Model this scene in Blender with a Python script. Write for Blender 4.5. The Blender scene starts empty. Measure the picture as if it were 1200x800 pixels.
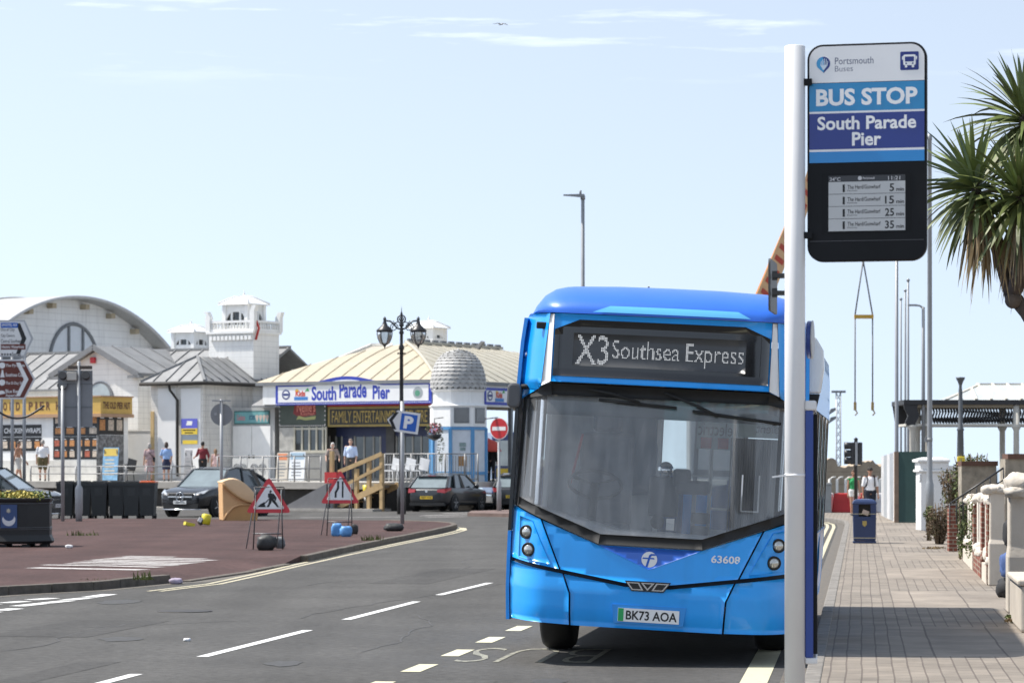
import bpy, math, random
from mathutils import Matrix, Vector, Euler, noise
random.seed(7)
R = math.radians
PI = math.pi
SC = bpy.context.scene
COL = SC.collection

# ------------------------------------------------------------------ camera, sky, sun, exposure
F, EYE, HOR = 3400.0, 1.72, 547.0       # focal length in photo pixels, eye height, horizon row
cam = bpy.data.cameras.new('camera')
camo = bpy.data.objects.new('camera', cam); COL.objects.link(camo)
camo.location = (0, 0, EYE); camo.rotation_euler = (R(90), 0, 0)
cam.sensor_width = 36; cam.lens = F/1200*36; cam.shift_y = (HOR-400)/1200
cam.clip_start = 0.5; cam.clip_end = 20000
cam.dof.use_dof = True; cam.dof.focus_distance = 25.5; cam.dof.aperture_fstop = 7.0
SC.camera = camo

SUN_EL, SUN_AZ = R(56), R(170)           # azimuth of the sun measured counter-clockwise from +X (180 = image left)
world = bpy.data.worlds.new('World'); SC.world = world; world.use_nodes = True
nt = world.node_tree; bg = nt.nodes['Background']
sky = nt.nodes.new('ShaderNodeTexSky'); sky.sky_type = 'NISHITA'; sky.sun_disc = False
sky.sun_elevation = SUN_EL; sky.sun_rotation = R(90)-SUN_AZ
sky.air_density = 1.0; sky.dust_density = 0.7; sky.ozone_density = 1.6; sky.altitude = 0
tc = nt.nodes.new('ShaderNodeTexCoord'); sep = nt.nodes.new('ShaderNodeSeparateXYZ')
nt.links.new(tc.outputs['Generated'], sep.inputs[0])
# the lowest, yellowest degrees of the model sky are lifted out of sight: a sea-side horizon stays pale blue
rz_ = nt.nodes.new('ShaderNodeMapRange'); rz_.inputs['From Min'].default_value = 0; rz_.inputs['From Max'].default_value = .33
rz_.inputs['To Min'].default_value = .20; rz_.inputs['To Max'].default_value = .50
nt.links.new(sep.outputs[2], rz_.inputs['Value'])
cx = nt.nodes.new('ShaderNodeCombineXYZ'); nt.links.new(sep.outputs[0], cx.inputs[0]); nt.links.new(sep.outputs[1], cx.inputs[1]); nt.links.new(rz_.outputs[0], cx.inputs[2])
nv = nt.nodes.new('ShaderNodeVectorMath'); nv.operation = 'NORMALIZE'; nt.links.new(cx.outputs[0], nv.inputs[0]); nt.links.new(nv.outputs[0], sky.inputs[0])
mp = nt.nodes.new('ShaderNodeMapping'); mp.inputs['Scale'].default_value = (9, 9, 110); mp.inputs['Location'].default_value = (2.3, .4, 1.1)
nt.links.new(tc.outputs['Generated'], mp.inputs[0])
nz = nt.nodes.new('ShaderNodeTexNoise'); nz.inputs['Scale'].default_value = 1.2; nz.inputs['Detail'].default_value = 6; nz.inputs['Roughness'].default_value = .62
nt.links.new(mp.outputs[0], nz.inputs['Vector'])
cr = nt.nodes.new('ShaderNodeMapRange'); cr.inputs['From Min'].default_value = .56; cr.inputs['From Max'].default_value = 1.0
nt.links.new(nz.outputs[0], cr.inputs['Value'])
zb = nt.nodes.new('ShaderNodeMapRange'); zb.interpolation_type = 'SMOOTHSTEP'
zb.inputs['From Min'].default_value = .125; zb.inputs['From Max'].default_value = .15; zb.inputs['To Max'].default_value = .42
nt.links.new(sep.outputs[2], zb.inputs['Value'])
mu = nt.nodes.new('ShaderNodeMath'); mu.operation = 'MULTIPLY'
nt.links.new(cr.outputs[0], mu.inputs[0]); nt.links.new(zb.outputs[0], mu.inputs[1])
mx = nt.nodes.new('ShaderNodeMix'); mx.data_type = 'RGBA'
mx.inputs[7].default_value = (6.4, 6.4, 6.4, 1)
nt.links.new(mu.outputs[0], mx.inputs[0]); hs = nt.nodes.new('ShaderNodeHueSaturation'); hs.inputs['Saturation'].default_value = .54; hs.inputs['Value'].default_value = .472; hs.inputs['Hue'].default_value = .494
nt.links.new(sky.outputs[0], hs.inputs['Color']); nt.links.new(hs.outputs[0], mx.inputs[6]); nt.links.new(mx.outputs[2], bg.inputs[0])
bg.inputs[1].default_value = 0.15

sun = bpy.data.lights.new('sun', 'SUN'); sun.energy = 2.15; sun.angle = R(.9); sun.color = (1, .95, .88)
suno = bpy.data.objects.new('sun', sun); COL.objects.link(suno)
sd = Vector((math.cos(SUN_AZ)*math.cos(SUN_EL), math.sin(SUN_AZ)*math.cos(SUN_EL), math.sin(SUN_EL)))
suno.rotation_euler = sd.to_track_quat('Z', 'Y').to_euler(); suno.location = (-40, 0, 60)
vs = SC.view_settings
vs.view_transform = 'Standard'; vs.look = 'None'; vs.gamma = 1; vs.use_curve_mapping = False; vs.exposure = 1.66
SC.cycles.max_bounces = 8; SC.cycles.transparent_max_bounces = 16
SC.cycles.use_denoising = True

# ------------------------------------------------------------------ small helpers
def wx(px, d): return (px-600)*d/F
def wz(py, d): return EYE+(HOR-py)*d/F
def W(px, py, d): return Vector((wx(px, d), d, wz(py, d)))
def gd(py, z=0.0): return (EYE-z)*F/(py-HOR)
def G(px, py, z=0.0):
    d = gd(py, z); return Vector((wx(px, d), d, z))
def lin(c):
    c /= 255.0
    return c/12.92 if c <= .04045 else ((c+.055)/1.055)**2.4
def C(r, g, b): return (lin(r), lin(g), lin(b))
def lerp(a, b, t): return a+(b-a)*t

MATS = {}
def mat(name, col, rough=.5, metal=0., var=.10, scale=3., bump=0., bscale=40., coat=0., spec=.5, boards=0., emit=0., trans=0., streak=0., stretch=None):
    if name in MATS: return MATS[name]
    m = bpy.data.materials.new(name); m.use_nodes = True; MATS[name] = m
    n = m.node_tree; b = n.nodes['Principled BSDF']; L = n.links.new
    t = n.nodes.new('ShaderNodeTexCoord')
    src = t.outputs['Object']
    if stretch:
        ms = n.nodes.new('ShaderNodeMapping'); ms.inputs['Scale'].default_value = stretch; L(src, ms.inputs[0]); src = ms.outputs[0]
    no = n.nodes.new('ShaderNodeTexNoise'); no.inputs['Scale'].default_value = scale; no.inputs['Detail'].default_value = 5; no.inputs['Roughness'].default_value = .6
    L(src, no.inputs['Vector'])
    rg = n.nodes.new('ShaderNodeMapRange'); rg.inputs['From Min'].default_value = .3; rg.inputs['From Max'].default_value = .7
    rg.inputs['To Min'].default_value = 1-var; rg.inputs['To Max'].default_value = 1+var*.6
    L(no.outputs[0], rg.inputs['Value'])
    mulv = n.nodes.new('ShaderNodeVectorMath'); mulv.operation = 'SCALE'; mulv.inputs[0].default_value = col
    L(rg.outputs[0], mulv.inputs['Scale'])
    out = mulv.outputs[0]; hsock = None
    if streak:   # vertical dirt runs, a stain of their own
        sm_ = n.nodes.new('ShaderNodeMapping'); sm_.inputs['Scale'].default_value = (2.6, 2.6, .22); L(t.outputs['Object'], sm_.inputs[0])
        sn = n.nodes.new('ShaderNodeTexNoise'); sn.inputs['Scale'].default_value = 2.; sn.inputs['Detail'].default_value = 6; L(sm_.outputs[0], sn.inputs['Vector'])
        sr = n.nodes.new('ShaderNodeMapRange'); sr.inputs['From Min'].default_value = .5; sr.inputs['From Max'].default_value = .75
        sr.inputs['To Min'].default_value = 1.; sr.inputs['To Max'].default_value = 1-streak; L(sn.outputs[0], sr.inputs['Value'])
        m2 = n.nodes.new('ShaderNodeVectorMath'); m2.operation = 'SCALE'; L(out, m2.inputs[0]); L(sr.outputs[0], m2.inputs['Scale']); out = m2.outputs[0]
    if boards:   # horizontal weatherboards
        sx = n.nodes.new('ShaderNodeSeparateXYZ'); L(t.outputs['Object'], sx.inputs[0])
        dv = n.nodes.new('ShaderNodeMath'); dv.operation = 'DIVIDE'; dv.inputs[1].default_value = boards; L(sx.outputs[2], dv.inputs[0])
        fr = n.nodes.new('ShaderNodeMath'); fr.operation = 'FRACT'; L(dv.outputs[0], fr.inputs[0])
        gp = n.nodes.new('ShaderNodeMapRange'); gp.interpolation_type = 'SMOOTHSTEP'
        gp.inputs['From Min'].default_value = .0; gp.inputs['From Max'].default_value = .16; gp.inputs['To Min'].default_value = .78; gp.inputs['To Max'].default_value = 1
        L(fr.outputs[0], gp.inputs['Value'])
        m3 = n.nodes.new('ShaderNodeVectorMath'); m3.operation = 'SCALE'; L(out, m3.inputs[0]); L(gp.outputs[0], m3.inputs['Scale']); out = m3.outputs[0]
        hsock = fr.outputs[0]
    L(out, b.inputs['Base Color'])
    b.inputs['Roughness'].default_value = rough; b.inputs['Metallic'].default_value = metal
    b.inputs['Specular IOR Level'].default_value = spec
    b.inputs['Coat Weight'].default_value = coat; b.inputs['Coat Roughness'].default_value = .06
    if trans: b.inputs['Transmission Weight'].default_value = trans
    if emit:
        L(out, b.inputs['Emission Color']); b.inputs['Emission Strength'].default_value = emit
    if bump or hsock:
        bp = n.nodes.new('ShaderNodeBump'); bp.inputs['Strength'].default_value = bump or .35; bp.inputs['Distance'].default_value = .02
        if hsock: L(hsock, bp.inputs['Height'])
        else:
            n2 = n.nodes.new('ShaderNodeTexNoise'); n2.inputs['Scale'].default_value = bscale; n2.inputs['Detail'].default_value = 4
            L(src, n2.inputs['Vector']); L(n2.outputs[0], bp.inputs['Height'])
        L(bp.outputs[0], b.inputs['Normal'])
    return m

def glassmat(name, tint=(.75, .82, .84), alpha=.75, dust_haze=.05, rough=.02, dust_haze_col=(.5, .5, .48), fac=1.0):
    if name in MATS: return MATS[name]
    m = bpy.data.materials.new(name); m.use_nodes = True; MATS[name] = m
    n = m.node_tree; L = n.links.new
    n.nodes.remove(n.nodes['Principled BSDF'])
    o = n.nodes['Material Output']
    tr = n.nodes.new('ShaderNodeBsdfTransparent'); tr.inputs[0].default_value = (*[c*alpha for c in tint], 1)
    gl = n.nodes.new('ShaderNodeBsdfGlossy'); gl.inputs['Roughness'].default_value = rough
    df = n.nodes.new('ShaderNodeBsdfDiffuse'); df.inputs[0].default_value = (*dust_haze_col, 1)
    fr = n.nodes.new('ShaderNodeFresnel'); fr.inputs[0].default_value = 1.52
    mf = n.nodes.new('ShaderNodeMath'); mf.operation = 'MULTIPLY'; mf.inputs[1].default_value = fac; L(fr.outputs[0], mf.inputs[0])
    t = n.nodes.new('ShaderNodeTexCoord'); mp_ = n.nodes.new('ShaderNodeMapping'); mp_.inputs['Scale'].default_value = (5, 5, .45); L(t.outputs['Object'], mp_.inputs[0])
    nz_ = n.nodes.new('ShaderNodeTexNoise'); nz_.inputs['Scale'].default_value = 2.5; nz_.inputs['Detail'].default_value = 6; L(mp_.outputs[0], nz_.inputs['Vector'])
    mr = n.nodes.new('ShaderNodeMapRange'); mr.inputs['From Min'].default_value = .3; mr.inputs['From Max'].default_value = .7
    mr.inputs['To Min'].default_value = dust_haze*.5; mr.inputs['To Max'].default_value = dust_haze*1.5; L(nz_.outputs[0], mr.inputs['Value'])
    m1 = n.nodes.new('ShaderNodeMixShader'); L(mr.outputs[0], m1.inputs[0]); L(tr.outputs[0], m1.inputs[1]); L(df.outputs[0], m1.inputs[2])
    m2 = n.nodes.new('ShaderNodeMixShader'); L(mf.outputs[0], m2.inputs[0]); L(m1.outputs[0], m2.inputs[1]); L(gl.outputs[0], m2.inputs[2])
    L(m2.outputs[0], o.inputs[0])
    return m

class Plane:      # a drawing plane: origin, right, up; normal towards the reader
    def __init__(s, o=(0, 0, 0), r=(1, 0, 0), u=(0, 0, 1)):
        s.o = Vector(o); s.r = Vector(r).normalized(); s.u = Vector(u).normalized(); s.n = s.r.cross(s.u)
    def pt(s, x, y, n=0): return s.o+s.r*x+s.u*y+s.n*n

TXT = {}
def text2d(s, bold=0.0, res=3):
    k = (s, bold, res)
    if k in TXT: return TXT[k]
    cu = bpy.data.curves.new('t', 'FONT'); cu.body = s; cu.size = 1; cu.offset = bold; cu.resolution_u = res
    ob = bpy.data.objects.new('t', cu); COL.objects.link(ob)
    dg = bpy.context.evaluated_depsgraph_get(); dg.update()
    me = bpy.data.meshes.new_from_object(ob.evaluated_get(dg))
    V = [(v.co.x, v.co.y) for v in me.vertices]; Fc = [tuple(p.vertices) for p in me.polygons]
    bpy.data.objects.remove(ob); bpy.data.meshes.remove(me); bpy.data.curves.remove(cu)
    x0 = min(v[0] for v in V); x1 = max(v[0] for v in V); y0 = min(v[1] for v in V); y1 = max(v[1] for v in V)
    TXT[k] = ([((a-x0)/(x1-x0), (b-y0)/(y1-y0)) for a, b in V], Fc, (x1-x0)/(y1-y0))
    return TXT[k]

class MB:
    def __init__(s): s.v = []; s.f = []; s.mi = []; s.sm = []
    def add(s, V, Fs, mi=0, smooth=False):
        o = len(s.v); s.v += [Vector(v) for v in V]
        for f in Fs: s.f.append(tuple(i+o for i in f)); s.mi.append(mi); s.sm.append(smooth)
        return s
    def box(s, c, size, mi=0, rot=None):
        hx, hy, hz = size[0]/2, size[1]/2, size[2]/2
        V = [Vector((x, y, z)) for x in (-hx, hx) for y in (-hy, hy) for z in (-hz, hz)]
        if rot is not None: V = [rot @ v for v in V]
        V = [v+Vector(c) for v in V]
        return s.add(V, [(0, 1, 3, 2), (4, 6, 7, 5), (0, 4, 5, 1), (2, 3, 7, 6), (0, 2, 6, 4), (1, 5, 7, 3)], mi)
    def bx(s, x0, x1, y0, y1, z0, z1, mi=0): return s.box(((x0+x1)/2, (y0+y1)/2, (z0+z1)/2), (abs(x1-x0), abs(y1-y0), abs(z1-z0)), mi)
    def beam(s, a, b, w, h, mi=0, up=(0, 0, 1)):
        a = Vector(a); b = Vector(b); d = (b-a); l = d.length; d.normalize(); up = Vector(up)
        if abs(d.dot(up)) > .98: up = Vector((0, 1, 0))
        r = d.cross(up).normalized(); u = r.cross(d).normalized()
        m = Matrix((r, d, u)).transposed()
        return s.box((a+b)/2, (w, l, h), mi, m)
    def tube(s, pts, rad, n=8, mi=0, smooth=True, cap=True):
        pts = [Vector(p) for p in pts]
        if not hasattr(rad, '__len__'): rad = [rad]*len(pts)
        V = []; Fs = []; pr = None
        for i, p in enumerate(pts):
            d = (pts[min(i+1, len(pts)-1)]-pts[max(i-1, 0)]).normalized()
            if pr is None:
                a = Vector((0, 0, 1)) if abs(d.z) < .9 else Vector((1, 0, 0)); r = d.cross(a).normalized()
            else:
                r = (pr-d*pr.dot(d)); r = r.normalized() if r.length > 1e-6 else d.orthogonal().normalized()
            pr = r; u = d.cross(r)
            for k in range(n):
                t = 2*PI*k/n; V.append(p+(r*math.cos(t)+u*math.sin(t))*rad[i])
        for i in range(len(pts)-1):
            for k in range(n):
                a = i*n+k; b = i*n+(k+1) % n; Fs.append((a, b, b+n, a+n))
        s.add(V, Fs, mi, smooth)
        if cap:
            o = len(s.v)-len(V)
            s.f.append(tuple(o+k for k in range(n))[::-1]); s.mi.append(mi); s.sm.append(False)
            s.f.append(tuple(o+(len(pts)-1)*n+k for k in range(n))); s.mi.append(mi); s.sm.append(False)
        return s
    def lathe(s, prof, c=(0, 0, 0), n=24, mi=0, smooth=True, rot=None, ph=0.):
        V = []; Fs = []; c = Vector(c)
        for r, z in prof:
            for k in range(n):
                t = 2*PI*k/n+ph; v = Vector((r*math.cos(t), r*math.sin(t), z))
                if rot is not None: v = rot @ v
                V.append(v+c)
        for i in range(len(prof)-1):
            for k in range(n):
                a = i*n+k; b = i*n+(k+1) % n; Fs.append((a, b, b+n, a+n))
        s.add(V, Fs, mi, smooth); o = len(s.v)-len(V)
        if prof[0][0] > 1e-4: s.f.append(tuple(o+k for k in range(n))[::-1]); s.mi.append(mi); s.sm.append(False)
        if prof[-1][0] > 1e-4: s.f.append(tuple(o+(len(prof)-1)*n+k for k in range(n))); s.mi.append(mi); s.sm.append(False)
        return s
    def poly(s, pl, pts, n0, n1, mi=0):
        k = len(pts); V = [pl.pt(x, y, n0) for x, y in pts]+[pl.pt(x, y, n1) for x, y in pts]
        Fs = [tuple(range(k))[::-1], tuple(range(k, 2*k))]+[(i, (i+1) % k, (i+1) % k+k, i+k) for i in range(k)]
        return s.add(V, Fs, mi)
    def flat(s, pl, pts, n, mi=0): return s.add([pl.pt(x, y, n) for x, y in pts], [tuple(range(len(pts)))], mi)
    def rect(s, pl, x0, x1, y0, y1, n0, n1, mi=0): return s.poly(pl, [(x0, y0), (x1, y0), (x1, y1), (x0, y1)], n0, n1, mi)
    def text(s, pl, t, x, y, w, h, n, mi=0, bold=.02, al='c', res=3, flip=False):
        V, Fs, asp = text2d(t, bold, res)
        if w is None: w = h*asp
        ox = x-w/2 if al == 'c' else (x if al == 'l' else x-w)
        sg = -1 if flip else 1
        V = [pl.pt(ox+(a if sg > 0 else 1-a)*w, y+(b-.5)*h, n) for a, b in V]
        if flip: Fs = [f[::-1] for f in Fs]
        return s.add(V, Fs, mi)
    def ell(s, c, r, mi=0, n=14, m=9, rot=None, smooth=True):
        V = []; Fs = []; c = Vector(c)
        for i in range(m+1):
            a = -PI/2+PI*i/m
            for k in range(n):
                t = 2*PI*k/n; v = Vector((r[0]*math.cos(a)*math.cos(t), r[1]*math.cos(a)*math.sin(t), r[2]*math.sin(a)))
                if rot is not None: v = rot @ v
                V.append(v+c)
        for i in range(m):
            for k in range(n):
                a = i*n+k; b = i*n+(k+1) % n; Fs.append((a, b, b+n, a+n))
        return s.add(V, Fs, mi, smooth)
    def cap(s, p0, p1, r0, r1, n=12, mi=0):
        p0 = Vector(p0); p1 = Vector(p1); d = (p1-p0).normalized(); P = []; Rr = []
        for k in range(4): a = PI/2*(1-k/4); P.append(p0-d*r0*math.sin(a)); Rr.append(max(r0*math.cos(a), r0*.05))
        P.append(p0); Rr.append(r0); P.append(p1); Rr.append(r1)
        for k in range(1, 5): a = PI/2*k/4; P.append(p1+d*r1*math.sin(a)); Rr.append(max(r1*math.cos(a), r1*.05))
        return s.tube(P, Rr, n, mi)
    def sphere_hull(s, *a): pass
    def shift(s, d):
        d = Vector(d); s.v = [v-d for v in s.v]; return s
    def build(s, name, ms, parent=None, bevel=0., seg=2, smooth_all=False, mods=None):
        us = sorted({i for f in s.f for i in f}); rm = {a: b for b, a in enumerate(us)}
        me = bpy.data.meshes.new(name); me.from_pydata([tuple(s.v[i]) for i in us], [], [tuple(rm[i] for i in f) for f in s.f])
        if not isinstance(ms, (list, tuple)): ms = [ms]
        for m in ms: me.materials.append(m)
        me.polygons.foreach_set('material_index', s.mi)
        me.polygons.foreach_set('use_smooth', [True]*len(s.f) if smooth_all else s.sm)
        me.update()
        o = bpy.data.objects.new(name, me); COL.objects.link(o)
        if parent is not None: o.parent = parent
        if bevel:
            b = o.modifiers.new('bevel', 'BEVEL'); b.width = bevel; b.segments = seg; b.limit_method = 'ANGLE'; b.angle_limit = R(35)
        return o

def tag(o, label, cat, group=None):
    o['label'] = label; o['category'] = cat; o['kind'] = 'thing'
    if group: o['group'] = group
    return o
def thing(name, label, cat, loc=(0, 0, 0), rz=0., group=None):
    o = bpy.data.objects.new(name, None); COL.objects.link(o); o.empty_display_size = .2
    o.location = loc; o.rotation_euler = (0, 0, rz)
    return tag(o, label, cat, group)
def struct(o, kind='structure'): o['kind'] = kind; return o
def copy_tree(o, parent=None):
    c = o.copy(); COL.objects.link(c)
    if parent is not None: c.parent = parent
    for ch in list(o.children): copy_tree(ch, c)
    return c
def copies(o, items):
    """items: (loc, rz, label or None)"""
    res = []
    for loc, rz, lab in items:
        c = copy_tree(o); c.location = loc; c.rotation_euler = (0, 0, rz)
        if lab: c['label'] = lab
        res.append(c)
    return res
def remesh(mb, voxel, smooth=3):
    me = bpy.data.meshes.new('tmp'); me.from_pydata([tuple(v) for v in mb.v], [], mb.f)
    ob = bpy.data.objects.new('tmp', me); COL.objects.link(ob)
    m = ob.modifiers.new('r', 'REMESH'); m.mode = 'VOXEL'; m.voxel_size = voxel
    if smooth: s = ob.modifiers.new('s', 'SMOOTH'); s.iterations = smooth; s.factor = .5
    dg = bpy.context.evaluated_depsgraph_get(); dg.update()
    m2 = bpy.data.meshes.new_from_object(ob.evaluated_get(dg))
    out = MB(); out.add([v.co.copy() for v in m2.vertices], [tuple(p.vertices) for p in m2.polygons], 0, True)
    bpy.data.objects.remove(ob); bpy.data.meshes.remove(me); bpy.data.meshes.remove(m2)
    return out
def rrect(x0, x1, y0, y1, r, k=5):
    P = []
    for cx, cy, a0 in ((x1-r, y0+r, -90), (x1-r, y1-r, 0), (x0+r, y1-r, 90), (x0+r, y0+r, 180)):
        for i in range(k+1): a = R(a0+90*i/k); P.append((cx+r*math.cos(a), cy+r*math.sin(a)))
    return P
def circ(cx, cy, r, n=24, a0=0, a1=360):
    return [(cx+r*math.cos(R(a0+(a1-a0)*i/n)), cy+r*math.sin(R(a0+(a1-a0)*i/n))) for i in range(n if a1-a0 == 360 else n+1)]
def leaves(mb, c, rad, n, size, mi=0, flat=.0, shell=.35, squash=1.):
    c = Vector(c)
    for _ in range(n):
        while True:
            d = Vector((random.uniform(-1, 1), random.uniform(-1, 1), random.uniform(-1, 1)))
            if .02 < d.length <= 1: break
        l = d.length; d *= (lerp(l, 1, shell))/l
        p = c+Vector((d.x*rad[0], d.y*rad[1], d.z*rad[2]))
        a = Vector((random.gauss(0, 1), random.gauss(0, 1), random.gauss(0, 1))).normalized()
        b = a.orthogonal().normalized(); b = Matrix.Rotation(random.uniform(0, 6.28), 3, a) @ b
        s = size*random.uniform(.6, 1.3)
        mb.add([p-b*s*.5, p+a.cross(b)*s*.28, p+b*s*.6, p-a.cross(b)*s*.28], [(0, 1, 2, 3)], mi)
# ------------------------------------------------------------------ ground materials
def asphalt(name, col, speck=.35, patch=.18):
    m = mat(name, col, rough=.9, var=patch, scale=.5, bump=.35, bscale=90, spec=.25)
    n = m.node_tree; L = n.links.new; b = n.nodes['Principled BSDF']
    src = b.inputs['Base Color'].links[0].from_socket
    t = n.nodes.new('ShaderNodeTexCoord')
    no = n.nodes.new('ShaderNodeTexNoise'); no.inputs['Scale'].default_value = 55; no.inputs['Detail'].default_value = 3; L(t.outputs['Object'], no.inputs['Vector'])
    r = n.nodes.new('ShaderNodeMapRange'); r.inputs['From Min'].default_value = .3; r.inputs['From Max'].default_value = .7
    r.inputs['To Min'].default_value = 1-speck; r.inputs['To Max'].default_value = 1+speck
    n3 = n.nodes.new('ShaderNodeTexNoise'); n3.inputs['Scale'].default_value = 11; n3.inputs['Detail'].default_value = 2; L(t.outputs['Object'], n3.inputs['Vector'])
    av = n.nodes.new('ShaderNodeMath'); av.operation = 'MULTIPLY_ADD'; av.inputs[1].default_value = .55; L(n3.outputs[0], av.inputs[0])
    ah = n.nodes.new('ShaderNodeMath'); ah.operation = 'MULTIPLY'; ah.inputs[1].default_value = .45; L(no.outputs[0], ah.inputs[0]); L(ah.outputs[0], av.inputs[2]); L(av.outputs[0], r.inputs['Value'])
    # worn lanes: long pale streaks along the carriageway
    mp_ = n.nodes.new('ShaderNodeMapping'); mp_.inputs['Rotation'].default_value = (0, 0, R(8)); mp_.inputs['Scale'].default_value = (1.1, .05, 1); L(t.outputs['Object'], mp_.inputs[0])
    n2 = n.nodes.new('ShaderNodeTexNoise'); n2.inputs['Scale'].default_value = 1.; n2.inputs['Detail'].default_value = 4; L(mp_.outputs[0], n2.inputs['Vector'])
    r2 = n.nodes.new('ShaderNodeMapRange'); r2.inputs['From Min'].default_value = .35; r2.inputs['From Max'].default_value = .65; r2.inputs['To Min'].default_value = .88; r2.inputs['To Max'].default_value = 1.12; L(n2.outputs[0], r2.inputs['Value'])
    mm = n.nodes.new('ShaderNodeMath'); mm.operation = 'MULTIPLY'; L(r.outputs[0], mm.inputs[0]); L(r2.outputs[0], mm.inputs[1])
    v = n.nodes.new('ShaderNodeVectorMath'); v.operation = 'SCALE'; L(src, v.inputs[0]); L(mm.outputs[0], v.inputs['Scale']); L(v.outputs[0], b.inputs['Base Color'])
    return m
M_ASPH = asphalt('asphalt', (.077, .0745, .0705))
M_RED = asphalt('red_macadam', (.070, .040, .0365), .4, .28)
def worn(name, col, under, amount=.5):
    m = bpy.data.materials.new(name); m.use_nodes = True; n = m.node_tree; L = n.links.new; b = n.nodes['Principled BSDF']
    t = n.nodes.new('ShaderNodeTexCoord'); no = n.nodes.new('ShaderNodeTexNoise'); no.inputs['Scale'].default_value = 14; no.inputs['Detail'].default_value = 6; no.inputs['Roughness'].default_value = .7
    L(t.outputs['Object'], no.inputs['Vector'])
    r = n.nodes.new('ShaderNodeMapRange'); r.inputs['From Min'].default_value = amount; r.inputs['From Max'].default_value = amount+.14; L(no.outputs[0], r.inputs['Value'])
    x = n.nodes.new('ShaderNodeMix'); x.data_type = 'RGBA'; x.inputs[6].default_value = (*col, 1); x.inputs[7].default_value = (*under, 1); L(r.outputs[0], x.inputs[0])
    L(x.outputs[2], b.inputs['Base Color']); b.inputs['Roughness'].default_value = .75
    return m
M_WPAINT = worn('white_road_paint', (.66, .66, .64), (.16, .16, .155), .62)
M_WFADED = worn('faded_white_road_paint', (.5, .48, .46), (.13, .08, .075), .52)
M_CPAINT = worn('cream_road_paint', (.55, .52, .36), (.15, .15, .14), .58)
M_KERB = mat('granite_kerb', (.20, .185, .165), rough=.85, var=.3, scale=6, bump=.3)
M_KERBD = mat('dark_kerb', (.115, .098, .08), rough=.9, var=.35, scale=5, bump=.4)

def paving():
    m = bpy.data.materials.new('paving'); m.use_nodes = True; n = m.node_tree; L = n.links.new; b = n.nodes['Principled BSDF']
    t = n.nodes.new('ShaderNodeTexCoord')
    mp_ = n.nodes.new('ShaderNodeMapping'); mp_.vector_type = 'POINT'
    mp_.inputs['Rotation'].default_value = (0, 0, R(-90+6.84)); mp_.inputs['Location'].default_value = (0, 0, 0)
    L(t.outputs['Object'], mp_.inputs[0])
    # after rotation: x runs along the road, -y is lateral from the kerb
    dn = n.nodes.new('ShaderNodeTexNoise'); dn.inputs['Scale'].default_value = .7; L(mp_.outputs[0], dn.inputs['Vector'])
    dv = n.nodes.new('ShaderNodeVectorMath'); dv.operation = 'MULTIPLY_ADD'; dv.inputs[1].default_value = (.022, .03, 0); L(dn.outputs['Color'], dv.inputs[0]); L(mp_.outputs[0], dv.inputs[2])
    P = dv.outputs[0]
    def brick(w, h, mort, c1, c2, cm, off=.5):
        k = n.nodes.new('ShaderNodeTexBrick'); k.inputs['Scale'].default_value = 1; k.inputs['Brick Width'].default_value = w; k.inputs['Row Height'].default_value = h
        k.inputs['Mortar Size'].default_value = mort; k.inputs['Mortar Smooth'].default_value = .1; k.inputs['Bias'].default_value = 0; k.offset = off
        k.inputs['Color1'].default_value = (*c1, 1); k.inputs['Color2'].default_value = (*c2, 1); k.inputs['Mortar'].default_value = (*cm, 1)
        L(P, k.inputs['Vector']); return k
    slab = brick(1.25, .62, .010, (.275, .235, .192), (.236, .202, .165), (.125, .102, .084))
    blk = brick(.30, .125, .007, (.25, .215, .176), (.202, .175, .144), (.125, .102, .084))
    sx = n.nodes.new('ShaderNodeSeparateXYZ'); L(mp_.outputs[0], sx.inputs[0])
    def math_(op, a, bb=None):
        k = n.nodes.new('ShaderNodeMath'); k.operation = op
        for i, q in enumerate((a, bb)):
            if q is None: continue
            if isinstance(q, (int, float)): k.inputs[i].default_value = q
            else: L(q, k.inputs[i])
        return k.outputs[0]
    fr = math_('FRACT', math_('DIVIDE', math_('ADD', sx.outputs[0], 4.6), 8.6))
    band = math_('LESS_THAN', fr, .46)
    lat = math_('MULTIPLY', sx.outputs[1], -1.0)
    strip = math_('LESS_THAN', lat, .40)      # narrow blocks beside the kerb
    msk = math_('MAXIMUM', band, strip)
    x = n.nodes.new('ShaderNodeMix'); x.data_type = 'RGBA'; L(msk, x.inputs[0]); L(slab.outputs[0], x.inputs[6]); L(blk.outputs[0], x.inputs[7])
    no = n.nodes.new('ShaderNodeTexNoise'); no.inputs['Scale'].default_value = 1.3; no.inputs['Detail'].default_value = 7; no.inputs['Roughness'].default_value = .68; L(t.outputs['Object'], no.inputs['Vector'])
    r = n.nodes.new('ShaderNodeMapRange'); r.inputs['From Min'].default_value = .3; r.inputs['From Max'].default_value = .7; r.inputs['To Min'].default_value = .64; r.inputs['To Max'].default_value = 1.16; L(no.outputs[0], r.inputs['Value'])
    v = n.nodes.new('ShaderNodeVectorMath'); v.operation = 'SCALE'; L(x.outputs[2], v.inputs[0]); L(r.outputs[0], v.inputs['Scale']); L(v.outputs[0], b.inputs['Base Color'])
    h = n.nodes.new('ShaderNodeMix'); h.data_type = 'FLOAT'; L(msk, h.inputs[0]); L(slab.outputs['Fac'], h.inputs[2]); L(blk.outputs['Fac'], h.inputs[3])
    bp = n.nodes.new('ShaderNodeBump'); bp.inputs['Strength'].default_value = .5; bp.inputs['Distance'].default_value = .01; bp.invert = True; L(h.outputs[0], bp.inputs['Height']); L(bp.outputs[0], b.inputs['Normal'])
    b.inputs['Roughness'].default_value = .85
    return m
M_PAVE = paving()

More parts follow.
